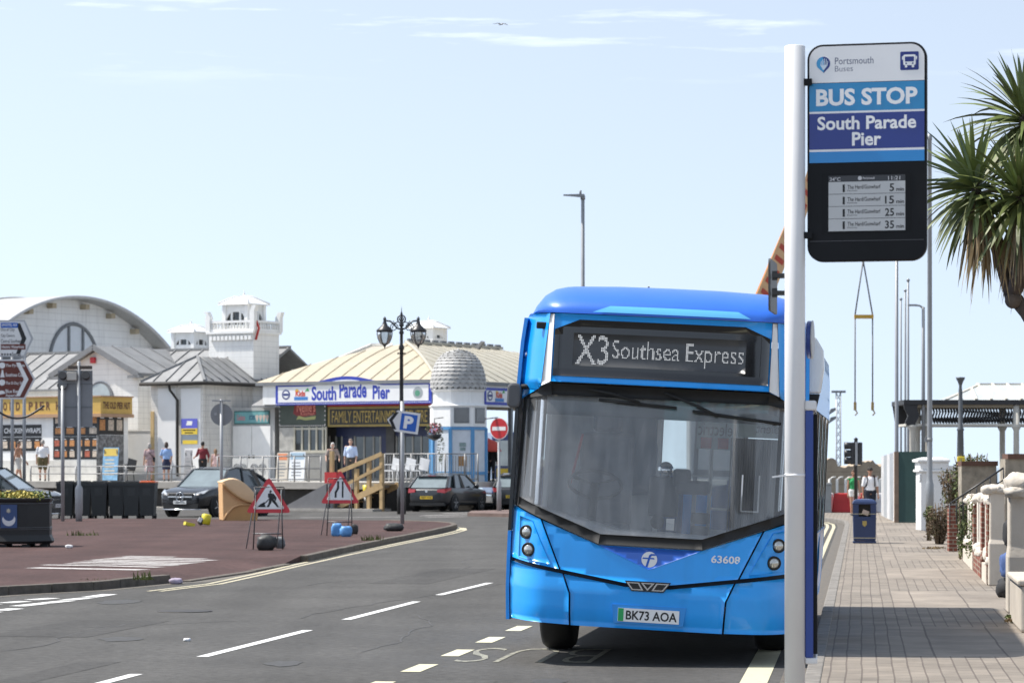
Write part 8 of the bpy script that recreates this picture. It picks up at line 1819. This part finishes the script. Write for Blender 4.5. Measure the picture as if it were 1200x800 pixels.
def gpier(label, px0, px1, pyt, pyb, wd, flare):
    d = 1.62*F/(pyb-HOR); k = d/F; t = thing('cream_gate_pier', label, 'gate pier', (wx((px0+px1)/2, d), d, PV_), R(-7), 'cream rendered gate piers'); w_ = (px1-px0)*k/2; zt = wz(pyt, d)-PV_
    K = [(w_*1.12, 0), (w_*1.12, flare), (w_, flare+.12), (w_, zt)] if flare else [(w_*1.06, 0), (w_*1.04, zt*.45), (w_*.9, zt*.5), (w_*.88, zt)]
    mb = MB(); V = []
    for r_, z in K: V += [(-r_, 0 if r_ <= w_ else -.03, z), (r_, 0 if r_ <= w_ else -.03, z), (r_, wd, z), (-r_, wd, z)]
    Fs = [(3, 2, 1, 0), tuple(range(len(V)-4, len(V)))]
    for i in range(len(K)-1):
        for q in range(4): Fs.append((i*4+q, i*4+(q+1) % 4, (i+1)*4+(q+1) % 4, (i+1)*4+q))
    mb.add(V, Fs); mb.build('shaft', M_CRM, t, bevel=.02)
    return t, w_, zt
t, w_, zt = gpier('cream rendered gate pier beyond the narrow gateway', 1159, 1178.5, 577, 686, .45, 0); mb = MB()
for i in range(4): lump(mb, (-w_+.02+i*w_*.55, .2, zt+.04), (.12, .25, .07), 120+i)
mb.build('rock_cap', M_LUMP, t)
t, w_, zt = gpier('cream rendered gate pier with bulging cap and flared foot nearest the camera', 1183, 1214, 574, 718, .5, .62); mb = MB(); lump(mb, (0, .22, zt+.06), (w_*1.35, .36, .13), 131); lump(mb, (-w_*.5, .1, zt-.02), (w_*.9, .3, .07), 133); mb.build('rock_cap', M_LUMP, t)
gw = Vector((wx(1196, 1.62*F/(741-HOR)), 1.62*F/(741-HOR), PV_)); t = thing('low_cream_wall', 'low cream rendered wall end in front of the nearest gate pier', 'wall', gw, R(-7)); mb = MB(); mb.bx(0, .5, 0, 2.2, 0, .46); mb.build('wall_face', M_CRM, t, bevel=.03); mb = MB(); mb.bx(-.03, .53, -.03, 2.2, .46, .52); mb.build('coping', M_CRM, t, bevel=.02)
d = 36.; t = thing('blue_bundle', 'blue and dark bundled things just inside the gateway', 'bundle', (wx(1180, d), d, PV_)); mb = MB(); lump(mb, (.02, .0, .40), (.10, .2, .16), 141); mb.build('blue_bag', mat('bag_denim', (.06, .11, .28), rough=.8, var=.3), t); mb = MB(); lump(mb, (.04, .1, .80), (.07, .15, .16), 142); lump(mb, (.03, .1, .12), (.14, .2, .12), 143); mb.build('dark_bag', mat('bag_dark', (.02, .02, .022), rough=.8, var=.4), t); mb = MB(); mb.tube([(.09, -.2, 0), (.09, -.2, 1.2)], .016, 6); mb.build('red_pole', mat('pole_red', (.22, .03, .06), rough=.5), t)
# shrubs
G_DK = mat('shrub_dark_green', (.055, .075, .022), rough=.8, var=.5, scale=7); G_OL = mat('shrub_olive', (.115, .105, .045), rough=.8, var=.45, scale=7); G_LT = mat('shrub_light', (.13, .16, .05), rough=.8, var=.4, scale=7); G_BR = mat('twig_brown', (.13, .09, .055), rough=.9, var=.4, scale=7)
def shrub(label, px, pyc, d, rx, rz_, n, mats, size, seed, stems=8, ry=None):
    random.seed(seed); t = thing('shrub', label, 'shrub', (wx(px, d), d, PV_)); zc = wz(pyc, d)-PV_; mb = MB(); ry = ry or rx*.8
    for i in range(n//40):
        a = random.uniform(0, 6.28); u = random.random()**.5; c = (rx*.75*u*math.cos(a), ry*.75*u*math.sin(a), zc+rz_*random.uniform(-.75, .75)); leaves(mb, c, (rx*.32, ry*.3, rz_*.3), 40, size, random.randrange(len(mats)))
    mb.build('foliage', mats, t); mb = MB()
    for i in range(stems): a = random.uniform(0, 6.28); u = random.random(); mb.tube([(rx*.2*math.cos(a), ry*.2*math.sin(a), 0), (rx*.6*u*math.cos(a), ry*.6*u*math.sin(a), zc), (rx*.95*u*math.cos(a), ry*.9*u*math.sin(a), zc+rz_*random.uniform(.6, 1.15))], [.02, .014, .006], 5)
    mb.build('stem', G_BR, t); return t
shrub('wispy olive shrub spilling in front of the white wall', 1117, 580, 63, .38, .62, 1500, [G_OL, G_LT, G_BR], .06, 51, 26)
shrub('tall yellow-green shrub behind the brick pier', 1141, 566, 57, .42, .55, 1500, [G_LT, G_OL, G_DK], .07, 52, 18)
shrub('brown dry bush at the foot of the lamp column', 1101, 614, 61, .34, .40, 1600, [G_BR, G_OL, G_BR], .05, 53, 22)
shrub('small pale rose bush left of the lamp foot', 1088, 606, 64, .18, .26, 420, [G_LT, G_OL], .06, 54, 8)
shrub('dark green conifer-like shrub between brick pier and garden wall', 1131, 617, 50.5, .17, .52, 1500, [G_DK, G_DK, G_LT], .05, 55, 4, .25)
t = shrub('white-flowered climbing plant on the brick garden wall', 1143, 617, 45.5, .13, .50, 500, [G_LT, G_DK], .05, 56, 5, .5); mb = MB(); random.seed(77); leaves(mb, (-.02, -.3, .98), (.12, .12, .16), 26, .07, 0); leaves(mb, (.04, -.1, .45), (.1, .2, .3), 14, .06, 0); mb.build('blossom', mat('blossom_white', (.72, .70, .64), rough=.7), t)
shrub('small weedy plant growing at the garden wall foot', 1127, 652, 51, .12, .16, 240, [G_LT, G_DK], .05, 57, 4)
shrub('dry leaf litter drift at the brick pier foot', 1100, 643, 57.5, .38, .05, 300, [mat('dry_leaf', (.24, .17, .085), rough=.9, var=.4, scale=9), G_BR], .04, 58, 0, .3)
shrub('dry grass tuft at the nearest gate pier foot', 1190, 726, 30.2, .16, .05, 160, [mat('dry_leaf', (.24, .17, .085)), G_LT], .04, 59, 0, .2)
# cordyline palm
CD = 30.; cx0 = wx(1286, CD); t = thing('cabbage_palm', 'cabbage palm with spiky green rosettes and hanging dead leaves', 'tree', (cx0, CD, PV_)); base = Vector((cx0, CD, PV_))
def rel(px, py, dd=0): return W(px, py, CD+dd)-base
M_TRK = mat('palm_bark', (.10, .075, .055), rough=.95, var=.4, scale=7, bump=.7, bscale=12)
M_LG = mat('palm_leaf', (.10, .12, .032), rough=.5, var=.45, scale=3); M_LL = mat('palm_leaf_young', (.15, .19, .055), rough=.5, var=.35, scale=3); M_LD = mat('palm_leaf_dead', (.30, .215, .11), rough=.85, var=.4, scale=4)
hd = [(rel(1141, 215, -.1), Vector((-.42, -.15, 1))), (rel(1200, 135, .25), Vector((-.25, -.1, 1))), (rel(1196, 228, -.45), Vector((-.2, -.7, .7))), (rel(1235, 190, .4), Vector((.5, 0, 1)))]
fork = rel(1186, 345)
mb = MB(); mb.tube([(0, 0, 0), (.02, 0, 1.0), rel(1262, 470), rel(1222, 398), rel(1203, 366), fork], [.13, .10, .09, .08, .075, .075], 12)
for (h_, _), m_ in zip(hd, (rel(1166, 285), rel(1196, 250, .15), rel(1198, 290, -.3), rel(1222, 270, .3))): mb.tube([fork+Vector((0, 0, -.05)), m_, h_], [.07, .06, .05], 10)
mb.ell(rel(1187, 352, -.05), (.085, .08, .085)); mb.build('trunk', M_TRK, t)
random.seed(19); mb = MB(); md = MB()
def blade(mb, o, d, L, wd, droop, mi):
    d = d.normalized(); side = d.cross(Vector((0, 0, 1))); side = side.normalized() if side.length > .05 else Vector((1, 0, 0)); up = side.cross(d); roll = random.uniform(-.9, .9); side = (side*math.cos(roll)+up*math.sin(roll)); V = []; p = o.copy(); dd = d.copy(); n = 6
    for i in range(n+1):
        u = i/n; wv = wd*(.45+.55*math.sin(min(1, u*2.2)*PI/2))*(1-u**2.5)+.001; V += [p-side*wv, p+side*wv]; dd = (dd+Vector((0, 0, -droop/n*(1+u)))).normalized(); p = p+dd*L/n
    mb.add(V, [(2*i, 2*i+1, 2*i+3, 2*i+2) for i in range(n)], mi)
for h_, ax in hd:
    ax = ax.normalized(); a1 = ax.orthogonal().normalized(); a2 = ax.cross(a1)
    for i in range(125):
        u = i/125; ph = i*2.39996; th = R(6+118*u**.85); d = ax*math.cos(th)+(a1*math.cos(ph)+a2*math.sin(ph))*math.sin(th)
        blade(mb, h_-ax*.16*u+d*.03, d, random.uniform(.60, .88)*(1 if u > .15 else .85), random.uniform(.023, .034), .2+.75*u*random.uniform(.5, 1.5), 1 if random.random() < (.7 if u < .3 else .22) else 0)
    for i in range(90):
        ph = random.uniform(0, 6.28); d = Vector((.55*math.cos(ph), .55*math.sin(ph), -1))*1.0; d = d*.8-ax*.35
        blade(md, h_-ax*random.uniform(.10, .50)+Vector((math.cos(ph), math.sin(ph), 0))*.06, d, random.uniform(.5, .95), random.uniform(.012, .022), .5, 0)
mb.build('leaves', [M_LG, M_LL], t); md.build('dead_leaves', M_LD, t)
# seagull
d = 90.; t = thing('seagull', 'seagull gliding high in the pale sky', 'bird', W(587, 29, d), R(25)); t.scale = (.5, .5, .5)
mb = MB(); mb.cap((0, -.22, 0), (0, .2, .01), .05, .035, 10); mb.ell((0, -.28, .03), (.038, .05, .038)); mb.tube([(0, -.32, .028), (0, -.38, .02)], [.014, .004], 6)
for s_ in (-1, 1): V = [(s_*.03, -.10, .02), (s_*.20, -.13, .07), (s_*.38, -.03, .05), (s_*.52, .07, .01), (s_*.36, .05, .05), (s_*.2, .02, .065), (s_*.03, .09, .02)]; mb.add(V+[(x, y, z-.012) for x, y, z in V], [tuple(range(7)), tuple(range(7, 14))[::-1]]+[(i, (i+1) % 7, (i+1) % 7+7, i+7) for i in range(7)])
mb.add([(-.03, .18, .01), (.03, .18, .01), (.06, .32, .01), (-.06, .32, .01)], [(0, 1, 2, 3)]); mb.build('plumage', mat('gull_grey', (.42, .42, .43), rough=.7, var=.3, scale=5), t)
# ------------------------------------------------------------------ people
def skinmat(n, c): return mat('skin_'+n, c, rough=.55, var=.08, scale=8)
SK = skinmat('fair', (.50, .30, .22)); SKT = skinmat('tanned', (.38, .20, .13))
M_EYE = mat('eye_dark', (.02, .015, .012), rough=.3)
def person(label, loc, rz, H=1.70, skin=None, hair='short', haircol=(.05, .035, .025), stride=.0, arms=None, lean=0., woman=False, top=None, bottom=None, shoes=None, extras=None, hat=None, bulk=1.0):
    """faces -Y; stride in units of H; arms = ((elbow dx,dy,dz),(wrist dx,dy,dz)) per side as fractions of H from the shoulder"""
    skin = skin or SK; t = thing('person', label, 'person', loc, rz); sw = (.088 if woman else .099)*H*bulk; hwid = .052*H*bulk
    J = lambda x, y, z: Vector((x*H, y*H, z*H))
    hipz = .525; pel = J(0, 0, hipz); che = J(0, -lean*.6, .72); nb = J(0, -lean, .835); hd = J(0, -lean*1.25-.012, .925)
    legs = []
    for s_, st in ((-1, stride), (1, -stride)):
        hip = Vector((s_*hwid, 0, hipz*H)); ank = Vector((s_*hwid*1.05, -st*H, (.045+(abs(st)*.10 if st < 0 else 0))*H)); mid = (hip+ank)/2+Vector((0, -(.012+.18*max(0, -st))*H, .015*H)); legs.append((hip, mid, ank, s_, st))
    if arms is None: arms = (((-.03, -.01+stride*.3, -.185), (-.03, -.05+stride*.9, -.34)), ((.03, -.01-stride*.3, -.185), (.03, -.05-stride*.9, -.34)))
    A = []
    for s_, (e_, w_) in zip((-1, 1), arms):
        sh = Vector((s_*sw, -lean*.85*H, .805*H)); A.append((sh, sh+Vector(e_)*H, sh+Vector(w_)*H, s_))
    mb = MB()
    mb.ell(pel+Vector((0, 0, .01*H)), (.088*H*bulk, .062*H*bulk, .075*H), 0, 14, 9); mb.ell(J(0, -lean*.3, .62), (.078*H*bulk, .058*H*bulk, .09*H)); mb.ell(che, (.096*H*bulk, .064*H*bulk, .115*H))
    mb.cap(J(-.06, -lean*.85, .795), J(.06, -lean*.85, .795), .036*H, .036*H)
    if woman:
        for s_ in (-1, 1): mb.ell(J(s_*.042, -lean*.6-.050, .735), (.034*H, .030*H, .034*H))
    mb.cap(nb-Vector((0, 0, .03*H)), hd-Vector((0, -.01*H, .02*H)), .031*H, .029*H)
    mb.ell(hd+Vector((0, .004*H, .006*H)), (.044*H, .054*H, .060*H)); mb.ell(hd+Vector((0, -.020*H, -.030*H)), (.032*H, .030*H, .033*H))
    mb.cap(hd+Vector((0, -.046*H, .004*H)), hd+Vector((0, -.058*H, -.014*H)), .007*H, .010*H)
    for s_ in (-1, 1): mb.ell(hd+Vector((s_*.045*H, .004*H, -.006*H)), (.007*H, .012*H, .018*H))
    for hip, kn, ank, s_, st in legs:
        mb.cap(hip, kn, .053*H*bulk, .034*H); mb.cap(kn, ank, .033*H, .021*H); mb.ell(kn.lerp(ank, .28)+Vector((0, .012*H, 0)), (.030*H, .032*H, .06*H)); mb.cap(ank+Vector((0, .02*H, -.018*H)), ank+Vector((0, -.085*H, -.030*H)), .021*H, .017*H)
    for sh, el, wr, s_ in A:
        mb.cap(sh, el, .031*H, .024*H); mb.cap(el, wr, .024*H, .016*H)
        d = (wr-el).normalized(); pa = wr+d*.030*H; side = d.cross(Vector((0, 1, 0))); side = side.normalized() if side.length > .1 else Vector((1, 0, 0)); fw_ = side.cross(d)
        mb.cap(wr, pa+d*.012*H, .018*H, .019*H)
        for i, (o_, L_) in enumerate(((-.017, .040), (-.006, .046), (.006, .043), (.017, .034))):
            b_ = pa+d*.018*H+fw_*o_*H; m_ = b_+d*L_*.55*H; mb.cap(b_, m_, .0066*H, .006*H, 6); mb.cap(m_, m_+(d*.8+side*-s_*.55).normalized()*L_*.45*H, .006*H, .005*H, 6)
        tb = wr+d*.014*H-fw_*.016*H; mb.cap(tb, tb+(d*.7-fw_*.7).normalized()*.036*H, .0075*H, .006*H, 6)
    body = remesh(mb, .0095, 3)
    for s_ in (-1, 1): body.ell(hd+Vector((s_*.019*H, -.047*H, .002*H)), (.0075*H, .005*H, .005*H), 1, 8, 5)
    body.cap(hd+Vector((-.014*H, -.049*H, -.036*H)), hd+Vector((.014*H, -.049*H, -.036*H)), .0035*H, .0035*H, 6, 2)
    b = body.build('body', [skin, M_EYE, mat('lip', (.36, .15, .13), rough=.5)], t)
    # hair
    hm = mat('hair_%d' % int(sum(haircol)*1000), haircol, rough=.75, var=.3, scale=30, bump=.4, bscale=60); mb = MB()
    if hair != 'bald':
        mb.ell(hd+Vector((0, .012*H, .014*H)), (.049*H, .056*H, .060*H)); mb.ell(hd+Vector((0, -.018*H, .048*H)), (.038*H, .034*H, .022*H))
        if hair in ('bob', 'long'): mb.ell(hd+Vector((0, .022*H, -.022*H)), (.055*H, .048*H, .062*H))
        if hair == 'long': mb.cap(hd+Vector((0, .04*H, 0)), J(0, .055, .78), .042*H, .026*H)
        hm_ = remesh(mb, .009, 2); keep = []
        for f in hm_.f:      # leave the face free
            c = sum((hm_.v[i] for i in f), Vector())/len(f)-hd
            keep.append(not (c.y < -.026*H and c.z < .030*H))
        hm_.f = [f for f, k in zip(hm_.f, keep) if k]; hm_.mi = hm_.mi[:len(hm_.f)]; hm_.sm = hm_.sm[:len(hm_.f)]; hm_.build('hair', hm, t)
    if hat:
        mb = MB(); mb.ell(hd+Vector((0, .006*H, .030*H)), (.052*H, .060*H, .046*H)); mb.box(hd+Vector((0, -.068*H, .026*H)), (.07*H, .055*H, .008*H)); remesh(mb, .008, 2).build('cap', hat, t)
    g = .011*H
    def torso(z0, z1, sleeve=.0, flare=0.):
        mb = MB(); lo = J(0, -lean*.25, z0)
        mb.ell(J(0, -lean*.15, .58), (.094*H*bulk, .070*H*bulk, .09*H)); mb.ell(J(0, -lean*.3, .63), (.088*H*bulk, .068*H*bulk, .09*H)); mb.ell(che, (.105*H*bulk, .074*H*bulk, .115*H)); mb.cap(J(-.060, -lean*.85, .787), J(.060, -lean*.85, .787), .040*H, .040*H)
        if woman:
            for s_ in (-1, 1): mb.ell(J(s_*.042, -lean*.6-.052, .735), (.040*H, .036*H, .040*H))
        for sh, el, wr, s_ in A:
            if sleeve > 0: e_ = sh.lerp(el, min(1, sleeve)); mb.cap(sh-Vector((0, 0, .012*H)), e_, .036*H, .035*H)
            if sleeve > 1: mb.cap(el, el.lerp(wr, sleeve-1), .035*H, .027*H)
        if flare: mb.cap(J(0, 0, .56), J(0, 0, z0+.04), .09*H, .105*H+flare*H)
        m = remesh(mb, .011, 3); zc = z0*H; keep = [(sum((m.v[i].z for i in f))/len(f)) > zc and (sum((m.v[i].z for i in f))/len(f)) < z1*H for f in m.f]
        m.f = [f for f, k in zip(m.f, keep) if k]; m.mi = m.mi[:len(m.f)]; m.sm = m.sm[:len(m.f)]; return m
    if top: nm, m_, sl = top[:3]; torso(top[3] if len(top) > 3 else .50, .832, sl).build(nm, m_, t)
    def lower(frac, m_, nm, skirt=False, loose=1.):
        mb = MB(); mb.ell(J(0, 0, .545), (.096*H*bulk, .072*H*bulk, .065*H))
        if skirt:
            V = []; n = 20; K = ((.60, .085, .064), (.54, .098, .074), (.47, .104, .08), (frac, .100*loose, .088*loose))
            for z, a, b_ in K:
                for i in range(n): q = 2*PI*i/n; V.append(J(a*math.cos(q), b_*math.sin(q)*(1+.5*abs(stride)), z))
            m = MB(); m.add(V, [(j*n+i, j*n+(i+1) % n, (j+1)*n+(i+1) % n, (j+1)*n+i) for j in range(len(K)-1) for i in range(n)], 0, True); m.build(nm, m_, t); return
        for hip, kn, ank, s_, st in legs:
            f = min(1, frac); mb.cap(hip, hip.lerp(kn, f), .062*H*bulk*loose, .046*H*loose)
            if frac > 1: mb.cap(kn, kn.lerp(ank, frac-1), .045*H*loose, .034*H*loose)
        m = remesh(mb, .011, 3); zc = .585*H; keep = [sum((m.v[i].z for i in f))/len(f) < zc for f in m.f]; m.f = [f for f, k in zip(m.f, keep) if k]; m.mi = m.mi[:len(m.f)]; m.sm = m.sm[:len(m.f)]; m.build(nm, m_, t)
    if bottom: lower(*bottom[:3], **(bottom[3] if len(bottom) > 3 else {}))
    for hip, kn, ank, s_, st in legs:
        mb = MB(); mb.cap(ank+Vector((0, .022*H, -.018*H)), ank+Vector((0, -.088*H, -.030*H)), .026*H, .021*H); remesh(mb, .009, 2).build('shoe', shoes or mat('shoe_dark', (.03, .03, .03), rough=.6), t)
    if extras: extras(t, J, A, H)
    return t
def fab(n, c, var=.15): return mat('cloth_'+n, c, rough=.9, var=var, scale=9, bump=.3, bscale=25)
def dk(px, v): p = pf(px, 560, v); return pw(p.x, v, DECK)
AW = PI      # faces away from the camera
person('bare-chested man walking past the food hut behind the direction sign', dk(21.5, -6.9), R(70), 1.70, SKT, stride=.12, bottom=(.9, fab('palegrey', (.52, .50, .47)), 'shorts', dict(loose=1.1)), haircol=(.07, .05, .04))
person('man in white T-shirt and olive shorts walking along the deck by the food hut', dk(50, -7.0), R(190), 1.76, SK, haircol=(.40, .38, .36), stride=.10, bulk=1.12, top=('tshirt', fab('white', (.80, .80, .82), .04), .75, .49), bottom=(.95, fab('olive', (.13, .105, .05)), 'shorts', dict(loose=1.15)))
def bag(t, J, A, H):
    mb = MB(); mb.tube([J(.06, .02, .83), J(.0, .085, .72), J(-.10, .07, .60)], .012, 6); mb.tube([J(.06, -.02, .83), J(.0, -.09, .72), J(-.10, -.05, .60)], .012, 6); mb.build('bag_strap', fab('bagblack', (.02, .02, .022)), t); mb = MB(); mb.box(J(-.118, .01, .56), (.07, .22, .20)); mb.build('shoulder_bag', fab('bagblack', (.02, .02, .022)), t, bevel=.03)
person('grey-haired woman in a dusty pink patterned dress with black shoulder bag', dk(175, -6.6), R(200), 1.60, SK, 'bob', (.36, .34, .32), stride=.03, woman=True, bulk=1.12, top=('dress_top', fab('pinkdots', (.46, .33, .33), .5), .7, .52), bottom=(.26, fab('pinkdots', (.46, .33, .33), .5), 'dress_skirt', dict(skirt=True, loose=1.25)), extras=bag)
person('woman in light blue top and navy skirt watching the pier', dk(195, -6.6), R(188), 1.64, SK, 'bob', (.085, .045, .03), woman=True, bulk=1.05, top=('blouse', fab('skyblue', (.28, .42, .70), .12), .8, .55), bottom=(.30, fab('navy', (.02, .025, .06)), 'skirt', dict(skirt=True, loose=1.05)), arms=(((-.04, .0, -.18), (-.02, -.05, -.33)), ((.05, -.03, -.17), (.0, -.16, -.24))))
person('man in maroon shirt and black trousers leaning beside the blue poster', dk(237.5, -5.4), R(172), 1.66, SKT, haircol=(.02, .018, .016), top=('shirt', fab('maroon', (.16, .018, .028), .3), 1.3, .50), bottom=(1.95, fab('black', (.018, .018, .02)), 'trousers'), arms=(((-.05, -.02, -.17), (-.02, -.10, -.28)), ((.06, -.06, -.15), (.14, -.14, -.20))))
person('long-haired girl in a pale pink outfit facing the white pavilion', dk(252.5, -5.0), R(195), 1.36, SK, 'long', (.22, .13, .07), woman=True, top=('vest', fab('palepink', (.66, .46, .44)), .15, .52), bottom=(.45, fab('palepink', (.66, .46, .44)), 'shorts', dict(loose=1.05)), stride=.04)
person('elderly white-haired person in grey-brown checked shirt at the deck railing', dk(389.5, -6.4), R(10), 1.58, SK, 'bob', (.68, .67, .65), lean=.05, bulk=1.08, top=('shirt', fab('check', (.34, .28, .25), .5), .8, .50), bottom=(1.95, fab('black', (.018, .018, .02)), 'trousers'), arms=(((-.06, -.02, -.16), (-.07, -.12, -.24)), ((.06, -.02, -.16), (.05, -.12, -.24))))
person('man in pale blue shirt and dark trousers walking out of the arcade doors', dk(411, -5.2), R(-8), 1.74, SK, haircol=(.30, .24, .20), stride=.04, bulk=1.1, top=('shirt', fab('paleblue', (.50, .60, .80), .08), 1.1, .50), bottom=(1.95, fab('greytrouser', (.07, .065, .06)), 'trousers'))
person('person in black standing in the shade by the red parasol', (wx(575.5, 118.6), 118.6, DECK), R(160), 1.7, SK, top=('jumper', fab('black', (.018, .018, .02)), 1.9, .48), bottom=(1.95, fab('black', (.018, .018, .02)), 'trousers'))
person('woman in bright green top and white shorts on the far pavement', (wx(1000, 97), 97, .10), R(8), 1.54, SKT, 'short', (.10, .06, .04), woman=True, stride=.06, top=('vest_top', fab('green', (.03, .30, .10)), .1, .57), bottom=(.42, fab('whitecotton', (.76, .76, .74), .06), 'shorts', dict(loose=1.1)))
def pack(t, J, A, H):
    for s_ in (-1, 1): mb = MB(); mb.tube([J(s_*.075, .05, .84), J(s_*.075, -.03, .845), J(s_*.070, -.088, .76), J(s_*.080, -.07, .66), J(s_*.09, .03, .62)], .018, 6); mb.build('backpack_strap', fab('bagblack', (.02, .02, .022)), t)
    mb = MB(); mb.box(J(0, .12, .71), (.28, .14, .42)); mb.build('backpack', fab('bagblack', (.02, .02, .022)), t, bevel=.05)
person('man in white T-shirt and dark cap with a black backpack behind the litter bin', (wx(1019.5, 88), 88, .10), R(6), 1.62, SKT, haircol=(.03, .025, .02), stride=.05, bulk=1.05, top=('tshirt', fab('white', (.80, .80, .82), .04), .8, .50), bottom=(.95, fab('navyshort', (.015, .018, .03)), 'shorts', dict(loose=1.1)), hat=fab('capdark', (.025, .022, .02)), extras=pack)
